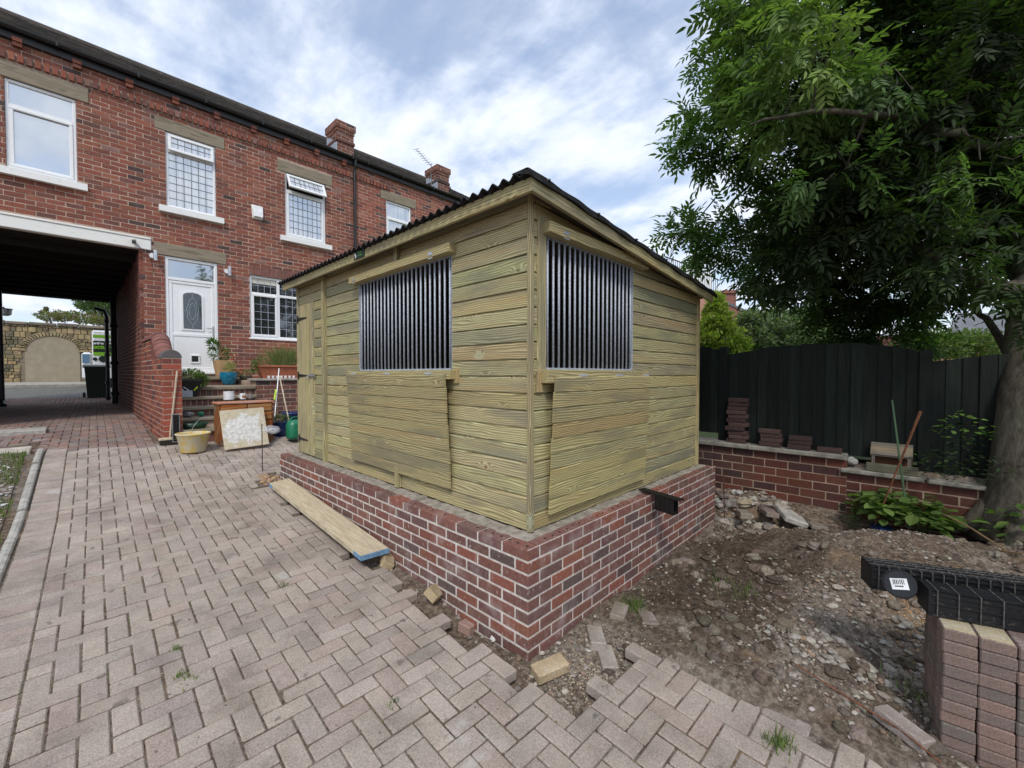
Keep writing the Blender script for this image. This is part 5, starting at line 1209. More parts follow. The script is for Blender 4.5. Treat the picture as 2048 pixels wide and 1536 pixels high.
for r in range(11):
    for c in range(4):
        for d_ in range(2):
            if d_ == 1 and c > 0 and r > 0: continue
            z = zt_-.027-r*.0545; P_ = corner+fdir*(.058+c*.115+random.uniform(-.003, .003))+sdir_*(.1+d_*.202+random.uniform(-.005, .005))
            k = random.randrange(4)
            if r == 0 and c < 2 and d_ == 0:
                if sandy_used: o = bpy.data.objects.new('block_paver', sandy.data); COL.objects.link(o)
                else: o = sandy; sandy_used = True
            elif k in used: o = bpy.data.objects.new('block_paver', protos[k].data); COL.objects.link(o)
            else: o = protos[k]; used.add(k)
            o.location = (P_.x, P_.y, z); o.rotation_euler = (0, 0, yaw+random.uniform(-.015, .015)); cnt += 1
            top = r == 0
            if top and c == 0 and d_ == 0: lb = 'top paver with sandy face at the left front corner of the stack'
            elif top and c == 1: lb = 'top paver with sandy face, second column, '+('front' if d_ == 0 else 'back')+' of the stack'
            elif top: lb = 'top-row paver, '+ORD[c]+' column, '+('back' if d_ else 'front')+' of the right-hand stack'
            else: lb = 'paver '+ORD[r]+' row down, '+ORD[c]+' column'+(' behind' if d_ else '')+', in the right-hand stack'
            if top: pass
            tag(o, lb, 'paver', GS)
# plastic channels lying on the stack
def chan(name, A, direction, L_, wdt, hgt, label, open_up=True, ribs=.045, grid=True):
    dr = direction.normalized(); nr = Vector((0, 0, 1)).cross(dr); nr.z = 0; nr.normalize()
    if nr.dot(fw) < 0: nr = -nr
    Mx = Matrix(((dr.x, nr.x, 0, A.x), (dr.y, nr.y, 0, A.y), (dr.z, 0, 1, A.z), (0, 0, 0, 1)))
    o = empty(name, A, label, 'drain channel', 'black plastic drain channels on the stack')
    m = MB(); m.box(0, L_, .004, .010, 0, hgt, M=Mx); m.box(0, L_, wdt-.01, wdt-.004, 0, hgt, M=Mx); m.box(0, L_, .004, wdt-.004, hgt-.008, hgt-.001, M=Mx)
    m.box(0, .012, .0, wdt, 0, hgt+.002, M=Mx)
    for zz_ in ((.0, .012), (hgt*.5-.004, hgt*.5+.004), (hgt-.022, hgt-.014)): m.box(0, L_, -.004, .005, zz_[0], zz_[1], M=Mx)
    m.build('channel_body', M_['channel_plastic'], o)
    m = MB(); k = .03
    while k < L_: m.box(k, k+.0035, -.005, wdt+.002, -.001, hgt+.004, M=Mx); k += ribs
    if grid:
        for y in (.03, .07, .10): m.box(0, L_, y, y+.0035, hgt, hgt+.004, M=Mx)
    m.build('ribs', M_['rib_dusty'], o); return o, Mx
zs0 = zt_+.001
A1 = at(1742, 1180, 2.25); A1.z = zs0
B1 = at(2048, 1205, 2.04); B1.z = zs0
ch1, M1 = chan('drain_channel', A1, (B1-A1), 1.15, .13, .125, 'long dusty black drain channel upside down across the back of the paver stack')
A2 = at(1856, 1240, 2.0); A2.z = zs0+.004; B2 = at(2048, 1275, 1.86); B2.z = zs0+.004
ch2, M2 = chan('drain_channel', A2-(B2-A2).normalized()*.0, (B2-A2), .95, .12, .12, 'black ribbed drain channel lying in front on top of the paver stack', ribs=.075, grid=False)
for b_ in ch2.children: pass
# end cap disc with barcode label
pc = at(1799, 1168, 2.10); disc = empty('end_cap_disc', pc, 'round black plastic cap with a white barcode label on the channel', 'cap')
nrm = (Vector((0, 0, H))-pc).normalized(); nrm = (nrm+Vector((0, 0, .12))+rt*(-.55)).normalized()
xa = nrm.cross(Vector((0, 0, 1))).normalized()*-1; ya_ = nrm.cross(xa)
Md = Matrix(((xa.x, ya_.x, nrm.x, pc.x), (xa.y, ya_.y, nrm.y, pc.y), (xa.z, ya_.z, nrm.z, pc.z), (0, 0, 0, 1)))
m = MB(); m.lathe([(.064, -.012), (.068, -.008), (.068, .004), (.063, .005), (.061, 0), (.0, 0)], (0, 0, 0), 36, M=Md); m.build('cap', M_['black_plastic'], disc)
Ml = Md @ Matrix.Rotation(R(20), 4, 'Z')
m = MB(); m.box(-.034, .034, -.026, .026, .0005, .0016, M=Ml); lab_ = m.build('label', M_['white_tub'], disc)
m = MB(); x = -.024
while x < .023: w_ = random.choice([.0024, .0036]); m.box(x, x+w_, -.002, .021, .0017, .0022, M=Ml); x += w_+random.choice([.003, .0042])
text_ = None
m.build('barcode', M_['dark_inside'], lab_); m = MB(); m.box(-.020, .014, -.013, -.008, .0017, .0022, M=Ml); m.build('label_line', M_['dark_inside'], lab_)
# bricks stacked on the coping
SB = 'dark bricks piled on the stone coping'
bm = MB(); bm.box(-.105, .105, -.052, .052, -.0235, .0235, (1, 1, 1), .006); bp = []
for col in ((.075, .045, .040), (.06, .037, .034), (.09, .056, .048)): bm.c = [col]*len(bm.c); bp.append(bm.build('loose_brick', M_['dark_brick'], local=True))
ub = set()
def pile(px, py, n, pit, what, jx=.02):
    p = onX(px, py, RX+.075)
    for k in range(n):
        q = random.randrange(3)
        if q in ub: o = bpy.data.objects.new('loose_brick', bp[q].data); COL.objects.link(o)
        else: o = bp[q]; ub.add(q)
        o.location = (RX+.075+random.uniform(-jx, jx)*.6, p.y+random.uniform(-jx, jx), ZA+.025+k*pit); o.rotation_euler = (0, 0, R(90)+random.uniform(-.12, .12))
        if k == n-1: lb = 'topmost brick of '+what
        elif k == 0: lb = 'bottom brick of '+what
        else: lb = ORD[k]+' brick from the bottom in '+what
        tag(o, lb, 'brick', SB)
pile(1474, 885, 11, .0485, 'the tall brick pile on the coping'); pile(1541, 893, 4, .0485, 'the low brick pile right of the tall one', .015); pile(1602, 898, 3, .0485, 'the low brick pile nearest the step in the coping'); pile(1655, 905, 1, .0485, 'the row, lying alone on the coping')
for o in list(bpy.data.objects):
    if o.name.startswith('loose_brick') and 'lying alone' in o.get('label', ''): o['label'] = 'single dark brick lying alone on the coping by the flaking block'
# little wooden planter box on the coping
w0 = onX(1741, 930, RX+.06); w1 = onX(1825, 945, RX+.06); ya, yb = w1.y, w0.y
wp = empty('wooden_planter', (RX+.1, (ya+yb)/2, ZB), 'small grey weathered wooden box standing on the lower coping before the fence', 'planter')
m = MB(); m.box(RX-.03, RX-.005, ya-.04, yb+.03, ZB+.002, ZB+.085, col=(.9, .95, .8), ch=.006, ws='wood'); m.box(RX-.005, RX+.13, ya-.02, yb+.01, ZB+.002, ZB+.03, ch=.004, ws='wood'); m.build('front_board', M_['grey_timber'], wp)
m = MB(); zt2 = onX(1741, 884, RX+.06).z; zq = onX(1741, 905, RX+.06).z
m.add([(RX+.0, ya, zq), (RX+.0, yb, zq), (RX+.10, yb, zt2), (RX+.10, ya, zt2), (RX+.01, ya, zq-.02), (RX+.01, yb, zq-.02), (RX+.11, yb, zt2-.02), (RX+.11, ya, zt2-.02)], [(0, 1, 2, 3), (4, 7, 6, 5), (0, 4, 5, 1), (1, 5, 6, 2), (2, 6, 7, 3), (3, 7, 4, 0)], (1.1, 1.1, 1.1), [(p*.3, q*.1, 0) for p, q in ((0, 0), (1, 0), (1, 1), (0, 1))]*2); m.build('lid_board', M_['grey_timber'], wp)
m = MB(); m.box(RX+.01, RX+.03, ya+.01, ya+.035, ZB+.03, zq, ws='wood'); m.box(RX+.01, RX+.03, yb-.035, yb-.01, ZB+.03, zq, ws='wood'); m.box(RX+.09, RX+.10, ya, yb, ZB+.03, zt2-.02, col=(.6, .3, .2), ws='wood'); m.build('frame', M_['grey_timber'], wp)
# canes, rods
def rod(name, pts, r, mat, label, cat, n=7):
    m = MB(); base_ = Vector(pts[0]); m.tube(pts, r, n); o = m.build(name, M_[mat]); 
    return tag(o, label, cat)
a = at(1784, 800, 3.9); b = gnd(1823, 985); rod('garden_cane', [b, a], [.009, .008], 'cane_green', 'green plant cane leaning left in front of the fence', 'cane')
a = at(1841, 823, 3.55); b = gnd(1744, 1032); rod('rusty_rod', [b, lerp(b, a, .5)+Vector((0, 0, .01)), lerp(b, a, .8), a], [.005, .0065, .009, .012], 'rust', 'rusty rod leaning right across the green cane', 'rod')
p0_ = gnd(1592, 1338); p1_ = gnd(1700, 1411); p2_ = gnd(1800, 1478); p3_ = gnd(1880, 1540)
rod('rusty_rod', [v+Vector((0, 0, .015+q)) for v, q in ((p0_, .01), (p1_, .02), (p2_, .03), (p3_, .02))], .0045, 'rust', 'long thin rusty rod lying on the soil at lower right', 'rod')
b = gnd(1449, 1034); rod('rebar_pin', [b, onX(1447, 950, b.x)+Vector((0, 0, 0)), onX(1446, 948, b.x)], .006, 'rust_dark', 'thin rusty pin standing in the soil at the far end of the plinth', 'pin')
b = gnd(1575, 1032); rod('rebar_pin', [b, b+Vector((0, 0, .07)), b+Vector((.02, -.02, .078))], .009, 'rust_dark', 'short stubby rusty pin sticking up before the big concrete slab', 'pin')
c1, c2, c3 = gnd(1750, 1040), gnd(1900, 1062), gnd(2046, 1122)
rod('long_twig', [c1+Vector((0, 0, .03)), c2+Vector((0, 0, .05)), c3+Vector((0, 0, .05))], [.005, .006, .007], 'twig', 'thin brown stick lying along the crest of the soil mound', 'stick')
c1, c3 = at(1886, 1028, 3.3), at(2010, 1100, 2.7); rod('long_twig', [c1, lerp(c1, c3, .5)+Vector((0, 0, .015)), c3], .006, 'twig', 'paler stick slanting down from the plants to the foot of the tree', 'stick')
# stake with bag by the chest
b = gnd(525, 944); tz_ = onX(524, 848, b.x); st_ = rod('steel_stake', [b, (b.x, b.y, tz_.z)], .006, 'rust_dark', 'thin rusty stake standing in the gap in front of the leaning slab', 'stake')
bag = MB(); c0 = at(543, 858, Vector((b.x, b.y, 0)).dot(fw)+.12); ctr = c0
for q in range(3): bag.stone((ctr.x+rt.x*.02*q, ctr.y+rt.y*.02*q, ctr.z-.02*q), .10-.02*q, (1, 1, 1), .42, sub=2)
tag(bag.build('plastic_bag', M_['bag_film'], smooth=True), 'clear crumpled plastic bag caught beside the rusty stake', 'bag')

# ================================================================== things by the steps
def grd(px, py): return gnd(px, py, True)
# pillar broom
p = grd(340, 889); hz = onY(347, 742, p.y+.30); br = empty('broom', p, 'yard broom with pale handle leaning on the brick pillar', 'broom')
m = MB(); m.tube([(p.x, p.y, p.z+.10), (hz.x, min(hz.y, 7.96), hz.z)], .013, 8); m.build('handle', M_['handle_wood'], br)
m = MB(); m.box(p.x-.13, p.x+.17, p.y-.035, p.y+.035, p.z+.065, p.z+.105, ch=.01); m.build('head', M_['handle_wood'], br)
m = MB()
for i in range(24):
    for j in range(4): x = p.x-.12+i*.0122; m.box(x, x+.008, p.y-.04+j*.021, p.y-.03+j*.021, p.z+.005, p.z+.066)
m.build('bristles', M_['bristle'], br)
# mixing tub
p = grd(387, 903); tub = empty('mixing_tub', p, 'round yellow builder’s tub caked with cement in front of the steps', 'tub')
m = MB(); m.lathe([(.0, .004), (.145, .0), (.15, .01), (.195, .24), (.205, .25), (.215, .265), (.205, .275), (.195, .262), (.19, .25), (.145, .03), (.0, .025)], tuple(p), 32); m.build('tub_body', M_['tub_yellow'], tub, smooth=True)
m = MB(); m.tube([(p.x+.0, p.y+.19, p.z+.26), (p.x+.03, p.y+.16, p.z+.35), (p.x+.11, p.y+.10, p.z+.47), (p.x+.2, p.y+.0, p.z+.48)], .003, 5); m.build('wire_handle', M_['zinc'], tub)
tub.rotation_euler = (0, 0, 0)
# chest of drawers
CYF = 7.6; pA = onY(437, 806, CYF); pB = onY(548, 802, CYF); cx0, cx1 = pA.x, pB.x; zt_c = (pA.z+pB.z)/2; zb_c = prof(CYF)-.0
ch = empty('chest_of_drawers', ((cx0+cx1)/2, CYF+.2, zb_c), 'low orange-brown pine chest of drawers standing outdoors before the steps', 'chest')
m = MB(); m.box(cx0+.015, cx1-.015, CYF+.015, CYF+.40, zb_c+.0, zt_c-.022, ws='wood'); m.build('carcass', M_['pine_stain'], ch)
m = MB(); m.box(cx0-.01, cx1+.01, CYF-.01, CYF+.42, zt_c-.022, zt_c, ch=.005, ws='wood', col=(1.9, 2.2, 3.6)); m.build('top', M_['pine_stain'], ch)
m = MB(); mid = (cx0+cx1)/2
drs = [(cx0+.035, mid-.008, zt_c-.155, zt_c-.04), (mid+.008, cx1-.035, zt_c-.155, zt_c-.04)]+[(cx0+.035, cx1-.035, z-.12, z) for z in (zt_c-.175, zt_c-.31, zt_c-.445)]
for i, (a, b, z0, z1) in enumerate(drs):
    m = MB(); m.box(a, b, CYF-.006, CYF+.016, z0, z1, ch=.006, ws='wood', col=(1.35, 1.3, 1.2)); d_ = m.build('drawer', M_['pine_stain'], ch)
    m = MB()
    for xk in ([(a+b)/2] if i < 2 else [a+.15, b-.15]):
        m.lathe([(.008, 0), (.008, .015), (.02, .022), (.02, .032), (.0, .036)], (0, 0, 0), 12, M=Matrix.Translation((xk, CYF-.006, (z0+z1)/2)) @ Matrix.Rotation(R(90), 4, 'X'))
    if i != 0: m.build('knob', M_['pine_stain'], d_, smooth=True)
# on the chest
def cyl(name, px, py, r, h, mat, label, cat, Y=None, prof_=None, n=20):
    p = onZ(px, py, zt_c+.001); m = MB(); m.lathe(prof_ or [(0, 0), (r, 0), (r, h), (r*.93, h), (r*.93, .01), (0, .01)], tuple(p), n); o = m.build(name, M_[mat], smooth=False); return tag(o, label, cat), p
cyl('paint_tub', 457.5, 799, .078, .14, 'white_tub', 'plain white plastic tub on top of the pine chest', 'tub')
mug, p = cyl('mug', 486, 798, .045, .10, 'white_tub', 'white mug with orange pattern on the pine chest', 'mug')
m = MB(); m.tube([p+rt*(-.043)+Vector((0, 0, .08)), p+rt*(-.07)+Vector((0, 0, .07)), p+rt*(-.068)+Vector((0, 0, .035)), p+rt*(-.043)+Vector((0, 0, .018))], .006, 6)
hd = m.build('handle', M_['white_tub']); hd.parent = mug
m = MB()
for k in range(5): a_ = -1.9+k*.28; m.box(p.x+.0455*math.cos(a_)-.006, p.x+.0455*math.cos(a_)+.006, p.y+.0455*math.sin(a_)-.004, p.y+.0455*math.sin(a_)+.004, p.z+.02+.01*(k % 2), p.z+.065)
pt = m.build('pattern', M_['orange_clay']); pt.parent = mug
cyl('glass', 500, 797, .042, .085, 'glass_clear', 'clear drinking glass with dark contents, right of the mug on the chest', 'glass')
# plaster-splashed boards leaning on the chest
def leanboard(off, cL, cR, label):
    q = [onY(*cL[0], CYF-.02-off), onY(*cR[0], CYF-.02-off)]; g0 = grd(*cR[1]); g1 = grd(*cL[1])
    z0 = zb_c-.01; x0, x1 = q[0].x, q[1].x; zt0 = q[0].z; yb_ = CYF-.22-off
    tl = math.atan2(.2, zt0-z0); hh = math.hypot(.2, zt0-z0); w_ = x1-x0
    m = MB(); m.box(-w_/2, w_/2, -.012, .012, -hh/2, hh/2, ch=.004); o = m.build('splashed_board', M_['plaster_board'], local=True)
    o.location = ((x0+x1)/2, (yb_+CYF-.02-off)/2, (zt0+z0)/2+.01); o.rotation_euler = (-tl, R(-2), 0); return tag(o, label, 'board')
leanboard(.05, ((440, 822), (450, 898)), ((528, 818), (536, 890)), 'square board splashed with dried plaster leaning against the pine chest')
# pots
def leafy(name, mat_cols, pts, n, size, droop=.3, w=.45, parent=None, up=.5, label=None, cat=None, group=None, kind=None):
    V, Fc, Cc = [], [], []
    for (c, r) in pts:
        c = Vector(c)
        for _ in range(int(n)):
            d = Vector((random.gauss(0, 1), random.gauss(0, 1), random.gauss(0, 1))).normalized(); rr = random.random()**.4
            P = c+Vector((d.x*r[0], d.y*r[1], d.z*r[2]))*rr
            dirn = (d+Vector((random.uniform(-.6, .6), random.uniform(-.6, .6), up-droop*random.random()*2))).normalized(); s_ = size*random.uniform(.6, 1.3)
            sd_ = dirn.cross(Vector((random.uniform(-.4, .4), random.uniform(-.4, .4), 1))).normalized()*s_*w*.5; nrm_ = dirn.cross(sd_).normalized()*s_*.12
            i = len(V); V += [P, P+dirn*s_*.45+sd_-nrm_, P+dirn*s_, P+dirn*s_*.45-sd_-nrm_]; Fc.append((i, i+1, i+2, i+3)); Cc.append(jit(random.choice(mat_cols), .25))
    m = MB(); m.v = [tuple(p) for p in V]; m.w = m.v; m.f = Fc; m.c = Cc; m.mi = [0]*len(Fc); o = m.build(name, M_['leaf'], parent); return tag(o, label, cat, group, kind)
G1 = [(.06, .13, .03), (.10, .19, .05), (.14, .24, .07)]; G2 = [(.08, .16, .05), (.16, .22, .08), (.20, .25, .10)]
def pot(name, loc, pr, mat, label, plant, sq=None, n=26):
    o = empty(name, loc, label, 'plant pot'); m = MB(); m.lathe(pr, tuple(loc), n, sq=sq); m.build('pot', M_[mat], o, smooth=not sq)
    if plant: plant(o)
    return o
LZs = 1.397
p = onZ(375, 783, 1.235); p = Vector((1.345, 9.0, 1.232))
pot('flower_pot', p, [(0, 0), (.10, 0), (.165, .26), (.18, .265), (.18, .30), (.165, .30), (.15, .27), (0, .26)], 'black_pot', 'square black pot with bushy green plant on the steps behind the pillar', lambda o: leafy('foliage', G2, [((p.x+.02, p.y-.02, p.z+.36), (.20, .18, .10)), ((p.x+.16, p.y-.06, p.z+.28), (.10, .08, .12))], 420, .05, parent=o), sq=6)
p2 = onZ(460, 770, LZs); p2 = Vector((p2.x, p2.y+.12, LZs))
pot('flower_pot', p2, [(0, 0), (.085, 0), (.10, .02), (.15, .15), (.155, .22), (.145, .25), (.15, .262), (.14, .262), (.13, .24), (0, .22)], 'blue_glaze', 'glossy turquoise glazed pot on the landing', lambda o: leafy('foliage', [(.2, .28, .09), (.34, .36, .14)], [((p2.x+.03, p2.y, p2.z+.34), (.09, .07, .11))], 110, .06, parent=o))
p3 = onZ(493, 769, LZs); p3 = Vector((p3.x, p3.y+.12, LZs))
pot('flower_pot', p3, [(0, 0), (.08, 0), (.095, .02), (.135, .16), (.14, .19), (.13, .19), (0, .17)], 'brown_pot', 'round olive-brown pot right of the turquoise pot', lambda o: leafy('foliage', [(.10, .14, .06), (.2, .2, .09), (.16, .2, .08)], [((p3.x, p3.y, p3.z+.24), (.15, .12, .08))], 220, .045, parent=o))
p4 = onY(447, 755, 10.45); p4 = Vector((p4.x, 10.45, LZs+.16)); hz4 = onY(447, 721, 10.45).z-p4.z
def tallp(o):
    leafy('foliage', G1, [((p4.x-.05, p4.y, p4.z+hz4+.13), (.20, .14, .15)), ((p4.x-.17, p4.y, p4.z+hz4+.33), (.08, .06, .10))], 190, .09, parent=o, w=.25)
    leafy('flowers', [(.8, .8, .8), (.6, .03, .03)], [((p4.x+.14, p4.y-.1, p4.z+hz4+.06), (.06, .04, .07))], 26, .035, parent=o, w=.9)
pot('flower_pot', p4, [(0, 0), (.12, 0), (.17, hz4), (.155, hz4), (.14, hz4-.03), (0, hz4-.04)], 'tan_pot', 'tall square sand-coloured pot with leafy plant beside the white door', tallp, sq=7)
leafy('flower_sprig', [(.65, .03, .06), (.5, .02, .05)], [((onY(480, 741, 9.9)), (.05, .03, .035))], 30, .03, label='small red flower behind the brown pot', cat='flower')
# terracotta trough
ta, tb = onY(517, 757, 9.2), onY(600, 757, 9.2); zt9 = onY(540, 731, 9.2).z
tr_ = empty('trough_planter', ((ta.x+tb.x)/2, 9.2, zc), 'long terracotta trough with tall grassy plants and small white feet on the slab wall', 'planter')
m = MB(); L0, L1 = ta.x-.03, tb.x+.25
vs = [(L0+.09, 9.12, zc+.0), (L1-.09, 9.12, zc+.0), (L1-.09, 9.30, zc), (L0+.09, 9.30, zc), (L0, 9.06, zt9-.03), (L1, 9.06, zt9-.03), (L1, 9.36, zt9-.03), (L0, 9.36, zt9-.03)]
m.add(vs, [(0, 3, 2, 1), (4, 5, 6, 7), (0, 1, 5, 4), (1, 2, 6, 5), (2, 3, 7, 6), (3, 0, 4, 7)]); m.box(L0-.02, L1+.02, 9.04, 9.38, zt9-.032, zt9, ch=.006); m.build('trough', M_['terracotta'], tr_)
m = MB()
for k in range(7): x = L0+.16+k*.075; m.prism([(x-.022, zc+.055), (x+.022, zc+.055), (x+.014, zc+.004), (x-.014, zc+.004)], 9.02, 9.05, axis='y')
m.build('white_tiles', M_['upvc'], tr_)
m = MB()
for _ in range(420):
    bx = random.gauss((L0+L1)/2-.03, .10); by = random.uniform(9.12, 9.3); h = random.uniform(.22, .46); lx, ly = (bx-(L0+L1)/2)*1.2+random.gauss(0, .05), random.gauss(0, .05); w_ = .004
    col = jit(random.choice([(.16, .22, .06), (.22, .26, .09), (.28, .25, .12), (.10, .17, .05)]), .2)
    v = [(bx-w_, by, zt9-.02), (bx+w_, by, zt9-.02), (bx+lx*.4+w_*.8, by+ly*.4, zt9+h*.6), (bx+lx*.4-w_*.8, by+ly*.4, zt9+h*.6), (bx+lx, by+ly, zt9+h)]
    m.add(v, [(0, 1, 2, 3), (3, 2, 4)], col)
m.build('grass_blades', M_['leaf'], tr_)
leafy('foliage', G2, [((L0+.05, 9.15, zt9+.06), (.14, .1, .10)), ((L0-.06, 9.1, zt9-.04), (.06, .06, .12))], 200, .045, parent=tr_)
leafy('pink_flowers', [(.55, .2, .22), (.5, .25, .25)], [((L1-.25, 9.12, zt9+.03), (.2, .1, .03))], 90, .03, parent=tr_)
# blue pots, watering can, handles
p = grd(562, 872); p = Vector((p.x, 7.95, prof(7.95)))
pot('flower_pot', onY(562, 872, 7.95)*1.0, [(0, 0), (.12, 0), (.15, .2), (.165, .235), (.175, .25), (.16, .25), (0, .23)], 'navy_pot', 'navy blue glazed pot with small green plant right of the pine chest', lambda o: leafy('foliage', G2, [(tuple(onY(562, 838, 7.95)), (.14, .1, .06))], 160, .045, parent=o))
pot('flower_pot', onY(585, 858, 8.3)*1.0, [(0, 0), (.13, 0), (.17, .28), (.19, .30), (.17, .31), (0, .28)], 'navy_pot', 'second navy blue pot half hidden behind the shed end', None)
q = onY(590, 876, 7.5); wc = empty('watering_can', q, 'green plastic watering can standing at the far end of the shed', 'watering can')
m = MB(); m.lathe([(0, 0), (.12, 0), (.13, .04), (.13, .22), (.10, .29), (.04, .31), (0, .31)], tuple(q), 20, sq=3); m.build('can_body', M_['green_plastic'], wc, smooth=True)
m = MB(); m.tube([q+Vector((-.10, -.02, .27)), q+Vector((-.05, -.02, .35)), q+Vector((.06, 0, .35)), q+Vector((.1, 0, .25))], .014, 8); m.build('handle', M_['green_plastic'], wc)
a = onY(558, 737, 8.6); b_ = onY(549, 800, 8.3); hb = empty('long_broom', b_, 'grey metal-handled broom with lime green sleeve leaning on the planter wall', 'broom')
m = MB(); m.tube([b_-Vector((0, .0, .3)), a], .011, 8); m.build('handle', M_['alu'], hb); m = MB(); m.tube([lerp(b_, a, .0), lerp(b_, a, .32)], .017, 8); m.build('sleeve', M_['lime'], hb)
a = onY(559, 752, 8.5); b_ = onY(578, 842, 8.1); m = MB(); m.tube([b_, a], .012, 8); tag(m.build('tool_pole', M_['handle_wood']), 'bare wooden tool pole leaning towards the planter wall', 'pole')
q = grd(565, 868); rbox('dustpan', (.26, .14, .03), (q.x, q.y+.0, q.z+.07), (R(4), R(-3), R(-44)), 'lime', (1, 1, 1), 'lime green edge of a tray lying below the blue pot', 'tray')
# items on the steps
q = Vector((onY(376, 790, 8.55).x-.03, 8.55, tz[1]+.08)); q = onZ(374, 797, tz[3]+.0); q = Vector((1.26, 8.86, tz[3]))
bk = empty('tool_tray', q, 'galvanised tray of hand tools on the steps behind the pillar', 'tray')
m = MB(); m.box(q.x-.15, q.x+.10, q.y-.04, q.y+.05, q.z, q.z+.11, ch=.004); m.build('tray', M_['galv'], bk)
m = MB(); m.tube([(q.x-.12, q.y-.02, q.z+.10), (q.x-.17, q.y-.05, q.z+.27)], .018, 8); m.tube([(q.x-.02, q.y, q.z+.1), (q.x-.09, q.y, q.z+.24)], .014, 8); m.tube([(q.x+.07, q.y, q.z+.1), (q.x-.02, q.y-.02, q.z+.17)], .01, 8); m.build('tools', M_['alu'], bk)
m = MB(); m.tube([(q.x+.12, q.y-.03, q.z+.11), (q.x+.17, q.y-.04, q.z+.17)], .012, 8); m.build('yellow_grip', M_['lime'], bk)
q = onZ(389, 834, tz[0]+.005); q = Vector((q.x, 8.42, tz[1])) ; q = Vector((onY(390, 836, 8.14).x, 8.14, tz[0]))
sc2 = empty('green_scoop', q, 'dark green plastic trug on the lowest steps', 'trug')
m = MB(); m.lathe([(0, 0), (.13, 0), (.17, .09), (.16, .09), (.125, .01), (0, .01)], tuple(q), 24, M=Matrix.Translation(q) @ Matrix.Diagonal((1, .55, 1, 1)) @ Matrix.Translation(-q)); m.build('trug_body', M_['dark_green_plastic'], sc2, smooth=True)
m = MB(); m.tube([(q.x+.0, q.y-.04, q.z+.08), (q.x+.02, q.y-.03, q.z+.15), (q.x+.05, q.y, q.z+.09)], .012, 6); m.build('handle', M_['dark_green_plastic'], sc2)
q = Vector((onY(376, 812, 8.45).x, 8.46, tz[1])); gl = MB(); gl.stone(q+Vector((0, -.02, .05)), .07, (1, 1, 1), .6, sub=2); tag(gl.build('work_glove', M_['grey_steel'], smooth=True), 'grey glove lying on the second step', 'glove')
gl = MB(); gl.stone(q+Vector((.16, -.03, .05)), .05, (1, 1, 1), .7, sub=2); tag(gl.build('twine_ball', M_['green_plastic'], smooth=True), 'small green and white bundle beside the grey glove', 'bundle')
# shears behind the wall
q = onX(309, 662, WX1+.12); sh_ = empty('garden_loppers', q, 'grey garden loppers and red grip poking up behind the wall coping', 'loppers')
m = MB()
for a0, a1 in (((307, 645), (320, 690)), ((310, 650), (325, 692))): m.tube([onX(*a0, WX1+.15), onX(*a1, WX1+.15)], .014, 8)
m.build('arm', M_['alu'], sh_)
m = MB(); m.tube([onX(298, 653, WX1+.1), onX(305, 671, WX1+.1)], .018, 8); m.build('red_grip', M_['red_plastic'], sh_)

# ================================================================== rubble and gravel scatter
def scatter(name, n, region, rr, cols, flat=.6, seed=1, kind='stuff', sink=.25, mat='stones'):
    random.seed(seed); m = MB(); k = 0
    while k < n:
        x, y, w_ = region()
        if w_ is None: continue
        r = rr[0]*(rr[1]/rr[0])**(random.random()**2.4); r *= w_
        m.stone((x, y, gz(x, y)+r*flat*(1-sink*2)), r, jit(random.choice(cols), .2), flat, sub=0 if r < .012 else 1); k += 1
    return tag(m.build(name, M_[mat]), kind=kind)
SCOL = [(.30, .26, .22), (.23, .20, .17), (.38, .33, .28), (.18, .15, .125), (.34, .24, .17), (.44, .40, .35), (.14, .11, .09)]
SCOL2 = [(.26, .225, .19), (.21, .175, .145), (.34, .30, .255), (.16, .13, .105), (.28, .20, .145), (.42, .385, .34), (.12, .095, .075), (.24, .21, .18)]
def reg_right():
    x, y = random.uniform(1.9, 5.35), random.uniform(-1.3, 1.6)
    if y < 1.14 and x < 2.47: return 0, 0, None
    w_ = 1.0
    near = math.exp(-(((x-3.25)/.55)**2+((y-.1)/.6)**2)); pt_ = sstep(.5, .72, vn(x*2.6+3, y*2.6)*.6+vn(x*6, y*6)*.4)
    dk = math.exp(-(((x-3.6)/1.1)**2+((y-1.15)/.55)**2))
    if random.random() > (.10+.35*pt_)*(1-.8*dk)+.75*near: return 0, 0, None
    return x, y, .75+.5*near+.2*pt_
scatter('gravel', 13000, reg_right, (.0025, .017), SCOL2, seed=3, sink=.2)
def reg_strip():
    if random.random() < .6: x, y = random.uniform(1.5, 1.8), random.uniform(1.4, 5.9)
    else: x, y = random.uniform(1.6, 2.4), random.uniform(1.15, 1.6)
    return x, y, .8
scatter('gravel', 2600, reg_strip, (.003, .022), SCOL2, seed=4)
def reg_sand():
    x, y = 2.0+random.gauss(0, .2), 1.32+random.gauss(0, .13)
    return (x, y, 1.0) if (y < 1.59 or x < 1.78) and (y > 1.1 or x > 1.5) else (0, 0, None)
scatter('sand', 3500, reg_sand, (.0018, .007), [(.46, .40, .29), (.38, .32, .23), (.52, .46, .35), (.3, .25, .19)], seed=31)
def reg_wall():
    x, y = random.uniform(4.9, 5.36), random.uniform(1.0, 3.2)
    return x, y, 1.5
scatter('rubble', 500, reg_wall, (.01, .05), SCOL+[(.4, .38, .34)], seed=5)
def reg_back():
    x, y = random.uniform(1.62, 1.9), random.uniform(5.93, 6.25)
    return x, y, 1.2
scatter('rubble', 260, reg_back, (.008, .03), [(.4, .25, .14), (.45, .3, .2), (.3, .25, .2)], seed=6)
def reg_lawn(): return random.uniform(-2.6, -.5), random.uniform(2.5, 8.0), 1.0
scatter('chippings', 4200, reg_lawn, (.008, .022), [(.55, .54, .52), (.4, .39, .36), (.30, .27, .24), (.62, .6, .57)], seed=8).location.z = .02
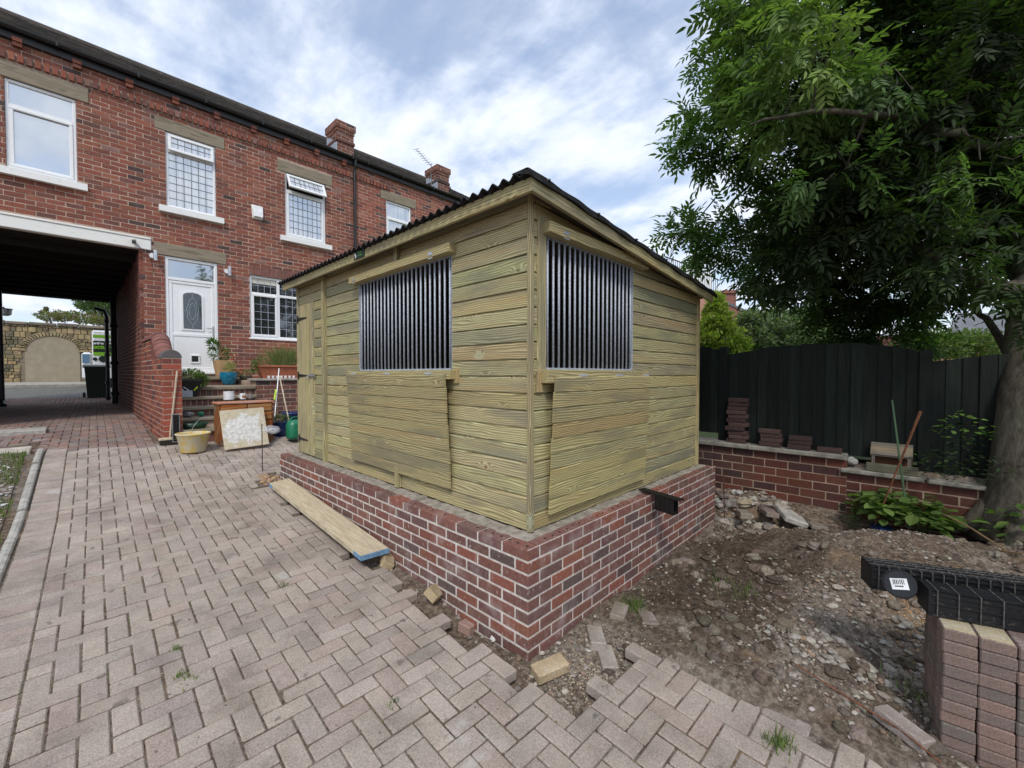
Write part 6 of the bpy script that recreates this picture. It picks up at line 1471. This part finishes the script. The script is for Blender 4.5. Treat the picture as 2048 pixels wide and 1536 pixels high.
def reg_any(): 
    x, y = random.uniform(-.1, 2.4), random.uniform(0, 7)
    return (x, y, .5) if (x < 1.4 or y < 1.1) else (0, 0, None)
random.seed(9); m = MB()
for _ in range(500):
    x, y, w_ = reg_any()
    if w_: m.stone((x, y, prof(y)+.002), random.uniform(.002, .006), jit(random.choice(SCOL), .2), .6, sub=0)
tag(m.build('grit', M_['stones']), kind='stuff')
def clods(n, seed):
    random.seed(seed); m = MB(); k = 0
    while k < n:
        x, y = random.uniform(1.9, 5.3), random.uniform(-1.2, 1.55)
        if y < 1.2 and x < 2.5 or vn(x*2.1+9, y*2.1+4) < .45: continue
        r = .012+.045*random.random()**3; m.stone((x, y, gz(x, y)+r*.1), r, jit(random.choice([(.13, .10, .08), (.17, .14, .11), (.10, .08, .06), (.24, .20, .165)]), .2), .65, sub=2 if r > .02 else 1); k += 1
    return m
tag(clods(900, 21).build('soil_clods', M_['soil_lump']), kind='stuff')
def reg_heap():
    a, b = (3.02, .32) if random.random() < .55 else (3.75, -.05)
    return random.gauss(a, .17), random.gauss(b, .2), 1.0
scatter('rubble', 700, reg_heap, (.007, .032), [(.34, .31, .27), (.28, .25, .21), (.42, .38, .33), (.2, .17, .14)], seed=41)
def reg_sandy(): return 3.85+random.gauss(0, .16), .02+random.gauss(0, .07), 1.0
scatter('sand', 1500, reg_sandy, (.003, .010), [(.38, .24, .12), (.44, .29, .15), (.33, .2, .1)], seed=42)
# grass patch at the left and weeds in joints
random.seed(11); m = MB()
def blade(x, y, z, h, col, w_=.003, lean=.4):
    a_ = random.random()*6.28; lx, ly = math.cos(a_)*h*lean*random.random(), math.sin(a_)*h*lean*random.random(); px_, py_ = -math.sin(a_)*w_, math.cos(a_)*w_
    m.add([(x-px_, y-py_, z), (x+px_, y+py_, z), (x+px_*.7+lx*.4, y+py_*.7+ly*.4, z+h*.6), (x-px_*.7+lx*.4, y-py_*.7+ly*.4, z+h*.6), (x+lx, y+ly, z+h)], [(0, 1, 2, 3), (3, 2, 4)], col)
GC = [(.10, .17, .035), (.15, .22, .05), (.20, .24, .08), (.07, .12, .03)]
for _ in range(12000):
    x, y = random.uniform(-2.2, -.46), random.uniform(5.3, 8.33)
    if y < 7.0 and vn(x*2.2+5, y*2.2) < .55: continue
    blade(x, y, gz(x, y)+.008, random.uniform(.025, .07), jit(random.choice(GC), .2))
tag(m.build('grass', M_['leaf']), kind='stuff')
m = MB(); DD = [(1265, 1216, 150, .05), (570, 1170, 40, .02), (780, 1412, 25, .02), (365, 1350, 40, .02), (352, 1298, 25, .015), (375, 1362, 25, .02), (1555, 1497, 60, .03), (1570, 1492, 40, .02), (1480, 1190, 60, .08), (1430, 1165, 30, .05), (2005, 1250, 40, .05), (1830, 1395, 50, .05), (660, 975, 20, .02)]
for px, py, n, r in DD:
    p = gnd(px, py, px < 1200 and px != 1265)
    for _ in range(n): x, y = p.x+random.gauss(0, r), p.y+random.gauss(0, r); blade(x, y, max(p.z, gz(x, y)) if px > 1200 else p.z-.004, random.uniform(.015, .05)*(1.6 if px > 1200 else .6), jit(random.choice(GC), .2), .0025, .9)
for _ in range(4500):          # moss specks along the joints
    i, j = random.randrange(2, 24), random.randrange(-50, 20); a_, b_ = i*.1+random.uniform(-.004, .004), j*.1+random.random()*.2; x, y = p2w(a_, b_)
    if not inpave(x, y) or vn(x*1.7, y*1.7) < .5: continue
    blade(x, y, prof(y)-.009, random.uniform(.005, .012), jit(random.choice(GC), .2), .003, .9)
tag(m.build('weeds', M_['leaf']), kind='stuff')
m = MB()
for _ in range(1500):
    x, y = random.uniform(5.65, 9), random.uniform(3, 8.5); m_ = 0
    blade(x, y, .74+(y+8)*.0, random.uniform(.03, .08), jit((.16, .24, .06), .2), .006)
tag(m.build('lawn_grass', M_['leaf']), kind='stuff')
# ================================================================== vegetation
def quads(name, V, C, mat, parent):
    """V: (n,4,3) quads, C: (n,3)"""
    n = len(V); me = bpy.data.meshes.new(name); V = V.reshape(-1, 3)-np.array(origin(parent) if parent else (0, 0, 0))
    me.vertices.add(n*4); me.vertices.foreach_set('co', V.astype(np.float32).ravel())
    me.loops.add(n*4); me.loops.foreach_set('vertex_index', np.arange(n*4, dtype=np.int32))
    me.polygons.add(n); me.polygons.foreach_set('loop_start', np.arange(0, n*4, 4, dtype=np.int32)); me.polygons.foreach_set('loop_total', np.full(n, 4, dtype=np.int32))
    a = me.attributes.new('Col', 'FLOAT_COLOR', 'FACE'); c = np.ones((n, 4), dtype=np.float32); c[:, :3] = C; a.data.foreach_set('color', c.ravel())
    me.materials.append(mat); me.update(); me.validate(); o = bpy.data.objects.new(name, me); COL.objects.link(o)
    if parent: o.parent = parent
    return o
def unit(a): return a/np.maximum(np.linalg.norm(a, axis=-1, keepdims=True), 1e-9)
def ash_leaves(P, D, size, col, pairs=5):
    """P base points (n,3), D direction (n,3) -> leaflets as quads"""
    n = len(P); D = unit(D); up = np.tile([0, 0, 1.0], (n, 1))+rng.normal(0, .35, (n, 3)); S = unit(np.cross(D, up)); N = np.cross(S, D)
    out_, cols = [], []
    L = size[:, None]
    for k in range(pairs*2+1):
        if k == pairs*2: t_ = 1.0; side = 0
        else: t_ = .22+.78*(k//2)/pairs; side = 1 if k % 2 else -1
        base_ = P+D*L*t_-N*L*.16*t_*t_
        if side: d = unit(D*.62+S*side*.85-N*.12+rng.normal(0, .10, (n, 3)))
        else: d = unit(D-N*.3)
        l = L*(.40 if side else .44)*(.75+.3*math.sin(t_*2.6)); s_ = unit(np.cross(d, N)+rng.normal(0, .08, (n, 3)))
        w_ = l*.165; tip = base_+d*l-N*l*.13; mid_ = N*l*.02
        q1 = np.stack([base_, base_+d*l*.34+s_*w_+mid_, base_+d*l*.70+s_*w_*.72-mid_, tip], 1); q2 = np.stack([base_, tip, base_+d*l*.70-s_*w_*.72-mid_, base_+d*l*.34-s_*w_+mid_], 1); out_ += [q1, q2]
        cc_ = col*(1+rng.normal(0, .08, (n, 1))); cols += [cc_, cc_*.94]
    return np.concatenate(out_), np.clip(np.concatenate(cols), .005, 1)
tree = empty('ash_tree', (5.18, -.55, .38), 'large ash tree with feathery leaves overhanging the fence from the right', 'tree')
tb = at(2046, 1070, 3.42); tb = Vector((tb.x, tb.y, .22))
T1 = at(2058, 800, 3.5); T2 = at(2072, 560, 3.75); T3 = at(2110, 250, 4.1); T4 = at(2120, -100, 4.4); T5 = at(2060, -500, 4.6)
m = MB(); m.tube([tb, lerp(tb, T1, .12), lerp(tb, T1, .4), T1, T2, T3, T4, T5], [.34, .27, .215, .175, .15, .13, .10, .05], 18)
for k in range(5):
    a_ = k*1.25+.4; m.tube([tb+Vector((math.cos(a_)*.46, math.sin(a_)*.46, .0)), tb+Vector((math.cos(a_)*.27, math.sin(a_)*.27, .12)), lerp(tb, T1, .35)+Vector((math.cos(a_)*.09, math.sin(a_)*.09, 0))], [.04, .08, .10], 8)
m.build('trunk', M_['bark'], tree, smooth=True)
# limbs: list of node chains
LIMBS = [([T2, at(1985, 585, 3.45), at(1900, 535, 3.5), at(1830, 490, 3.8), at(1690, 440, 4.7), at(1560, 400, 4.9), at(1440, 330, 5.0)], .066),
         ([T2, at(1950, 480, 4.6), at(1850, 500, 5.0), at(1700, 560, 5.4), at(1600, 600, 5.6), at(1500, 580, 5.7)], .06),
         ([T3, at(1990, 180, 4.3), at(1850, 130, 4.4), at(1720, 90, 4.4), at(1600, 60, 4.2), at(1500, 30, 4.1)], .035),
         ([T3, at(2000, 300, 3.6), at(1880, 260, 3.3), at(1740, 230, 3.2), at(1620, 220, 3.2), at(1500, 250, 3.4)], .05),
         ([T1, at(1980, 640, 4.1), at(1900, 600, 4.6), at(1800, 610, 5.0)], .04),
         ([T4, at(2000, -100, 3.6), at(1800, -150, 3.2), at(1600, -100, 3.0)], .07),
         ([T4, at(2300, -200, 3.8), at(2500, -100, 3.2)], .07), ([T3, at(2300, 200, 3.9), at(2550, 250, 3.5)], .06)]
m = MB(); NODES = []
for ch_, r0 in LIMBS:
    n_ = len(ch_); pts = []
    for i in range(n_-1):
        for k in range(4): q = lerp(ch_[i], ch_[i+1], k/4); pts.append(q+Vector((random.gauss(0, .015), random.gauss(0, .015), random.gauss(0, .015)))*(1 if i or k else 0))
    pts.append(ch_[-1]); m.tube(pts, [r0*(1-.85*i/(len(pts)-1)) for i in range(len(pts))], 8); NODES += pts[3:]
# crown clumps: pixel, depth, radius px, number of twigs, lit/shaded tone painted into the leaf colour
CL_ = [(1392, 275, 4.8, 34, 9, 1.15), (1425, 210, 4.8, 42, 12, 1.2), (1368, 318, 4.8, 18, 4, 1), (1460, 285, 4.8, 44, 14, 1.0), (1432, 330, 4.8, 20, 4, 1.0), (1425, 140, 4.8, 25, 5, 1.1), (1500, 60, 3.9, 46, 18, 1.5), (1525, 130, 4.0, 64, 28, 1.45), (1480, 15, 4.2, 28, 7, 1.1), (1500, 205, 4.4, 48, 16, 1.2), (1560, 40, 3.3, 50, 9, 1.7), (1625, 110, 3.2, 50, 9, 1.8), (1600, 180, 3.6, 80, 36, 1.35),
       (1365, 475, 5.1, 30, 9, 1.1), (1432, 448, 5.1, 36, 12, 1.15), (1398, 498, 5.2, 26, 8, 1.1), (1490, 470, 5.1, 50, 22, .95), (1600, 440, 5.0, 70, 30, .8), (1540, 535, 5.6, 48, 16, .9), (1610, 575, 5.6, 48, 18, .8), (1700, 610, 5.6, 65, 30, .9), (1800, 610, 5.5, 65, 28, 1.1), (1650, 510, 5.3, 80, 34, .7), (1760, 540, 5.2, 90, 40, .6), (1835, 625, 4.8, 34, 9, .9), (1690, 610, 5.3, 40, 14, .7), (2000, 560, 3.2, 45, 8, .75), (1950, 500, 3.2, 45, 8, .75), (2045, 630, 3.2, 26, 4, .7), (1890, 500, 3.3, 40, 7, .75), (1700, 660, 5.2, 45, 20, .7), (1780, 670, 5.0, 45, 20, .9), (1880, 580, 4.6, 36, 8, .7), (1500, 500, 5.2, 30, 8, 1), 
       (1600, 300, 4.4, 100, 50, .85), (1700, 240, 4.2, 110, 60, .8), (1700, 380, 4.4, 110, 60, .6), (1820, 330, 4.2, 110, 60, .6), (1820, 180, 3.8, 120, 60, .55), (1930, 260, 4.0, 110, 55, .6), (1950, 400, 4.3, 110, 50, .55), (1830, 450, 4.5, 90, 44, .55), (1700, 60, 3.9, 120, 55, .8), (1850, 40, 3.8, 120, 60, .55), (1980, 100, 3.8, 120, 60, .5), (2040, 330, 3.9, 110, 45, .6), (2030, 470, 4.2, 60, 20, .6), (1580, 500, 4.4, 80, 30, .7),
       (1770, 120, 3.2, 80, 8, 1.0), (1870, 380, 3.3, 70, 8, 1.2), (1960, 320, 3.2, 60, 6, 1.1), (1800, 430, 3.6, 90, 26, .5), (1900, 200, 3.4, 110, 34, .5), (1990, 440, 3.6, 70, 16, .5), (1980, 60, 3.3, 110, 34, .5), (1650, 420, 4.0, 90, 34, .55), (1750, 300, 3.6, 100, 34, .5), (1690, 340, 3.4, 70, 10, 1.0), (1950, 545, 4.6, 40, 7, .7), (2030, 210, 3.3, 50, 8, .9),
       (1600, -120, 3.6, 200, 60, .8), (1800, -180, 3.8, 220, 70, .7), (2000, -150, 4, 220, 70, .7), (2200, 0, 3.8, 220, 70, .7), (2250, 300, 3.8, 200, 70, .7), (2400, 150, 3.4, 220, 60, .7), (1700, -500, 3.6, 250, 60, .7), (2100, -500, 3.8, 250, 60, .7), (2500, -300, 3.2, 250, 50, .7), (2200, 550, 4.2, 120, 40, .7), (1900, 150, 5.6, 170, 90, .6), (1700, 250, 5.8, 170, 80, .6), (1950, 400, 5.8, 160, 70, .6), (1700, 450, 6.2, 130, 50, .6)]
allP, allD, allC, allS = [], [], [], []
for px, py, dpt, rp, nt, lit_tone in CL_:
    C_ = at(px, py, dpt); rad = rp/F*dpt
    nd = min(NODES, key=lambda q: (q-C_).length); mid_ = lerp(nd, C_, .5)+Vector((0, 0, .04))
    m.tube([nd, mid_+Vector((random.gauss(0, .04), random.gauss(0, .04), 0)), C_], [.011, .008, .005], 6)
    base_c = np.array([.064, .116, .034])*(1.4 if lit_tone >= 1 else (1.1 if lit_tone >= .8 else .88))*lit_tone*(.95+.1*random.random()); base_c = base_c*np.array([1.0+.35*max(0, lit_tone-1), 1, 1])
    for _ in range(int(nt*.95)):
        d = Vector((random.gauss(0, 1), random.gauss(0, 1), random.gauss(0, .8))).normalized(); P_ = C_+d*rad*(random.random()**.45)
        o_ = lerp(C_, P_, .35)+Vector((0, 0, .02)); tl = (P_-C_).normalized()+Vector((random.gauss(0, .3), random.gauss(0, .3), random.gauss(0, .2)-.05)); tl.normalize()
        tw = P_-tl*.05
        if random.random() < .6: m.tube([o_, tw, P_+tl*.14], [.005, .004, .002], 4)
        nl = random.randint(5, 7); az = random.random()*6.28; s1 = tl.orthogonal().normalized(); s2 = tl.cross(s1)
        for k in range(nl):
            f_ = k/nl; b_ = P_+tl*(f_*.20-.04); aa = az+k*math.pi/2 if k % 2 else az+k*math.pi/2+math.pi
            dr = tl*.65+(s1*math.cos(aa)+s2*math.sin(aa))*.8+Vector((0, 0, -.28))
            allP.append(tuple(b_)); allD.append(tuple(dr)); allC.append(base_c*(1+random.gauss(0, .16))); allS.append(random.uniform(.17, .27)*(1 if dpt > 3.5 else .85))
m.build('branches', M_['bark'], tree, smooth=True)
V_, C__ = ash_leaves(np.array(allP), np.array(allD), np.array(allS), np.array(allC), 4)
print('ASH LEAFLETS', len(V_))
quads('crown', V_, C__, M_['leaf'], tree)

def bush(name, label, cat, base_pt, clumps, n, size, cols, w=.45, group=None, trunk=True, tr=.05):
    o = empty(name, base_pt, label, cat, group)
    cs = []; Q = []
    for (c, r) in clumps:
        k = int(n*(r[0]*r[2])**.7*6)+20; d = unit(rng.normal(0, 1, (k, 3))); P = np.array(c)+d*np.array(r)*(rng.random((k, 1))**.35)*(1+.18*np.sin(d[:, :1]*7+d[:, 2:]*5))
        dr = unit(d*.8+rng.normal(0, .6, (k, 3))+np.array([0, 0, .15])); s_ = size*rng.uniform(.6, 1.4, (k, 1)); sd_ = unit(np.cross(dr, rng.normal(0, 1, (k, 3))))*s_*w*.5
        Q.append(np.stack([P, P+dr*s_*.45+sd_, P+dr*s_, P+dr*s_*.45-sd_], 1)); cc = np.array(cols)[rng.integers(0, len(cols), k)]*(1+rng.normal(0, .18, (k, 1))); cs.append(cc)
    quads('crown', np.concatenate(Q), np.clip(np.concatenate(cs), .004, 1), M_['leaf'], o)
    if trunk:
        m = MB(); b_ = Vector(base_pt)
        for (c, r) in clumps: m.tube([b_, lerp(b_, Vector(c), .5)+Vector((random.gauss(0, .05), random.gauss(0, .05), 0)), Vector(c)], [tr, tr*.6, tr*.25], 6)
        m.build('trunk', M_['bark'], o)
    return o
def pc_(px, py, d, rp, rz=None): return (tuple(at(px, py, d)), (rp/F*d, rp/F*d, (rz or rp)/F*d))
bush('golden_conifer', 'bright yellow-green conifer rising behind the fence beside the shed roof', 'tree', at(1430, 780, 9), [pc_(1432, 618, 9, 18, 30), pc_(1432, 650, 9, 30, 34), pc_(1440, 690, 9, 46, 40), pc_(1408, 680, 9, 24, 36), pc_(1470, 700, 9, 24, 20)], 1500, .09, [(.26, .32, .06), (.34, .40, .08), (.18, .25, .05)], .5)
bush('silver_shrub', 'loose grey-green shrub behind the highest part of the fence', 'shrub', at(1570, 790, 10), [pc_(1510, 675, 10, 40, 34), pc_(1570, 660, 10, 50, 40), pc_(1630, 650, 10, 44, 46), pc_(1500, 640, 10, 24, 18), pc_(1600, 690, 10, 80, 26), pc_(1540, 640, 10.5, 30, 20)], 1300, .11, [(.10, .15, .08), (.16, .21, .12), (.22, .27, .17)], .32)
bush('garden_shrub', 'mid-green shrub in front of the distant house with the slate roof', 'shrub', at(1890, 800, 9), [pc_(1880, 690, 9, 46, 30), pc_(1925, 690, 9, 30, 18), pc_(1960, 690, 9, 50, 30), pc_(1840, 700, 9.5, 30, 24)], 900, .09, [(.10, .15, .05), (.16, .21, .07), (.08, .12, .04)], .4)
bush('roadside_shrub', 'reddish-green shrubs showing above the sandstone wall', 'shrub', at(130, 700, 21), [pc_(100, 634, 20.5, 22, 10), pc_(130, 632, 20.5, 26, 10), pc_(165, 636, 20.5, 26, 12), pc_(200, 642, 20.5, 22, 9), pc_(92, 618, 20.5, 3, 4), pc_(83, 625, 20.5, 3, 3)], 700, .075, [(.15, .20, .08), (.24, .26, .10), (.18, .10, .08)], .6)
bush('street_tree', 'green tree hanging into the top right of the passage view', 'tree', at(228, 740, 22), [pc_(180, 598, 22, 34, 10), pc_(200, 618, 22, 34, 16), pc_(205, 640, 22, 14, 8), pc_(225, 600, 22, 40, 30), pc_(170, 612, 22, 16, 7)], 620, .10, [(.07, .12, .04), (.11, .17, .06)], .5)
# plants in front of the retaining wall
def broad(name, label, centre, n, size, spread, cols, group=None, seed=1, stems=True):
    random.seed(seed); o = empty(name, centre, label, 'plant', group); m = MB(); st = MB(); c = Vector(centre)
    for k in range(n):
        a_ = random.random()*6.28; rr = spread*random.random()**.6; h = random.uniform(.03, .30)*(1-.45*rr/spread)+.03; P_ = c+Vector((math.cos(a_)*rr, math.sin(a_)*rr, h)); s_ = size*random.uniform(.6, 1.25)
        d = Vector((math.cos(a_+random.gauss(0, .5)), math.sin(a_+random.gauss(0, .5)), random.uniform(-.15, .7))).normalized(); sd_ = d.cross(Vector((random.gauss(0, .25), random.gauss(0, .25), 1))).normalized(); up_ = sd_.cross(d)
        L5 = [(0, .0), (.2, .24), (.5, .30), (.8, .2), (1, 0)]; v = []; 
        for t_, w_ in L5: 
            q = P_+d*s_*t_-Vector((0, 0, 1))*s_*.28*t_*t_
            v += [q+sd_*s_*w_+up_*s_*.07, q, q-sd_*s_*w_+up_*s_*.07]
        fs = []
        for i in range(4): fs += [(i*3, i*3+1, i*3+4, i*3+3), (i*3+1, i*3+2, i*3+5, i*3+4)]
        m.add(v, fs, jit(random.choice(cols), .2))
        if k % 3 == 0 and stems: st.tube([c+Vector((0, 0, -.03)), P_], .002, 4)
    m.build('leaves', M_['leaf'], o)
    if stems: st.build('stems', M_['stem'], o); return o
HC = [(.12, .19, .045), (.16, .24, .06), (.09, .15, .035)]
broad('broad_leaf_plant', 'bright green broad-leaved plant at the foot of the rusty rod', gnd(1780, 1005)+Vector((.05, .06, .10)), 110, .125, .17, HC, seed=2)
broad('broad_leaf_plant', 'bright green broad-leaved clump between the green cane and the tree', gnd(1858, 1008)+Vector((.05, .05, .11)), 140, .125, .20, HC, seed=3)
broad('weed_plant', 'small dark weed by the wall foot left of the broad-leaved plants', gnd(1705, 1022)+Vector((0, 0, .02)), 50, .035, .1, [(.05, .09, .03)], seed=4)
broad('ivy_plant', 'dark ivy growing between the coping and the tree trunk', onX(1925, 940, RX+.02)+Vector((-.05, 0, -.10)), 260, .045, .34, [(.025, .05, .018), (.04, .07, .025)], seed=5, stems=False)
broad('ivy_plant', 'dark ivy spray against the fence left of the trunk', onX(1950, 905, RX+.1), 90, .045, .18, [(.05, .10, .02), (.03, .06, .02)], seed=6, stems=False)
broad('woodland_plant', 'green leafy plant at the right edge below the trunk', gnd(2040, 1090)+Vector((.0, .0, .03)), 60, .09, .2, [(.08, .15, .03), (.12, .2, .04)], seed=7)
broad('climber_sprig', 'light green leafy sprig in front of the dark fence', at(1925, 885, 3.35), 34, .05, .15, [(.10, .18, .03)], seed=8, stems=False)
bt = gnd(1764, 1024); m = MB(); m.lathe([(0, 0), (.06, 0), (.08, .1), (0, .1)], tuple(bt+Vector((0, 0, -.02))), 14); tag(m.build('blue_pot', M_['navy_pot']), 'small dark blue pot half buried under the broad-leaved plant', 'plant pot')
bt = gnd(1897, 1040); m = MB(); m.lathe([(0, 0), (.05, 0), (.06, .08), (0, .08)], tuple(bt+Vector((0, 0, -.02))), 14); tag(m.build('blue_pot', M_['navy_pot']), 'dark blue pot under the plants near the tree', 'plant pot')

# ================================================================== houses beyond the fence
def far_wall(m, quad_, th, col=(1, 1, 1)):
    q = [Vector(v) for v in quad_]; n = (q[1]-q[0]).cross(q[2]-q[0]).normalized()*th; k = len(q); m.add(q+[v+n for v in q], [tuple(range(k)), tuple(range(2*k-1, k-1, -1))]+[(i, i+k, (i+1) % k+k, (i+1) % k) for i in range(k)], col)
t = NT('far_brick'); o = t.coord(); br3 = t.n('ShaderNodeTexBrick'); t.l(t.map(o, (1, 1, 1), rot=(R(90), 0, 0)), br3.inputs['Vector']); br3.inputs['Scale'].default_value = 4; br3.inputs['Color1'].default_value = (.24, .075, .055, 1); br3.inputs['Color2'].default_value = (.17, .06, .05, 1); br3.inputs['Mortar'].default_value = (.3, .2, .17, 1)
t.base(t.mix(1, br3.outputs[0], t.attr().outputs['Color'], 'MULTIPLY')); t.r(.9)
plain('far_pink', (.45, .22, .18), .9); plain('far_slate', (.13, .135, .15), .8, var=.15, sc=3); plain('far_render', (.35, .25, .17), .9)
def U3(v): return Vector(v)
fh = empty('brick_house', at(1490, 760, 24), 'dark red brick gable house with a chimney beyond the fence', 'house'); D = 24
m = MB(); far_wall(m, [at(1440, 790, D), at(1440, 598, D), at(1443, 600, D), at(1494, 626, D+.5), at(1494, 790, D+.5)], 5); m.build('wall', M_['far_brick'], fh)
m = MB(); far_wall(m, [at(1493, 790, D+.5), at(1493, 627, D+.5), at(1560, 655, D+1), at(1560, 790, D+1)], 5); m.build('wall', M_['far_render'], fh)
m = MB(); far_wall(m, [at(1438, 601, D-.05), at(1438, 596, D-.05), at(1562, 650, D+.95), at(1562, 656, D+.95)], 6); m.build('roof', M_['far_slate'], fh)
m = MB(); far_wall(m, [at(1449, 606, D+.2), at(1449, 582, D+.2), at(1472, 582, D+.2), at(1472, 616, D+.2)], .8); far_wall(m, [at(1447, 586, D+.1), at(1447, 580, D+.1), at(1474, 580, D+.1), at(1474, 586, D+.1)], .9); c_ = m.build('chimney', M_['far_brick'], fh)
m = MB(); m.tube([at(1505, 645, D+.6), at(1505, 618, D+.6)], .07, 8); m.build('vent_pipe', M_['grey_steel'], fh)
fb = empty('balcony_house', at(1400, 760, 17), 'pale brick building with a dark railed roof balcony just above the shed roof end', 'house'); D = 17
m = MB(); far_wall(m, [at(1330, 790, D), at(1330, 560, D), at(1385, 572, D), at(1434, 592, D+.3), at(1417, 790, D+.3)], 4); m.build('wall', M_['far_pink'], fb)
m = MB(); far_wall(m, [at(1320, 550, D-.2), at(1320, 540, D-.2), at(1437, 584, D+.2), at(1437, 592, D+.2)], 3); m.build('eaves', M_['far_slate'], fb)
m = MB()
for px in np.arange(1330, 1438, 4.2):
    yy_ = np.interp(px, [1330, 1385, 1437], [545, 566, 586]); tp = np.interp(px, [1330, 1385, 1437], [513, 533, 560]); m.tube([at(px, yy_, D-.1), at(px, tp, D-.1)], .012, 4)
m.tube([at(1330, 513, D-.1), at(1385, 533, D-.1), at(1437, 560, D-.1)], .025, 5); m.build('railing', M_['black_iron'], fb)
m = MB(); far_wall(m, [at(1340, 552, D+.9), at(1340, 531, D+.9), at(1400, 537, D+.9), at(1424, 548, D+.9), at(1424, 580, D+.9)], 1.5); m.build('roof_room', M_['upvc'], fb)
m = MB(); m.tube([at(1436, 575, D-.1), at(1437, 610, D-.1)], .05, 6); m.build('downpipe', M_['upvc'], fb)
fr_ = empty('brick_house', at(1950, 780, 20), 'distant red brick house with grey slate roof and white window, far right', 'house'); D = 20
m = MB(); far_wall(m, [at(1840, 790, D), at(1840, 664, D), at(2060, 672, D), at(2060, 790, D)], 5); m.build('wall', M_['far_brick'], fr_)
m = MB(); far_wall(m, [at(1896, 668, D-.3), at(1915, 625, D+1.5), at(2060, 628, D+1.5), at(2060, 676, D-.3)], .15); m.build('roof', M_['far_slate'], fr_)
m = MB(); far_wall(m, [at(1925, 700, D-.06), at(1925, 672, D-.06), at(1956, 672, D-.06), at(1956, 700, D-.06)], -.08); w_ = m.build('window', M_['upvc'], fr_)
m = MB(); far_wall(m, [at(1928, 697, D-.1), at(1928, 675, D-.1), at(1939, 675, D-.1), at(1939, 697, D-.1)], -.05); far_wall(m, [at(1942, 697, D-.1), at(1942, 675, D-.1), at(1953, 675, D-.1), at(1953, 697, D-.1)], -.05); m.build('pane', M_['pane_dark'], w_)
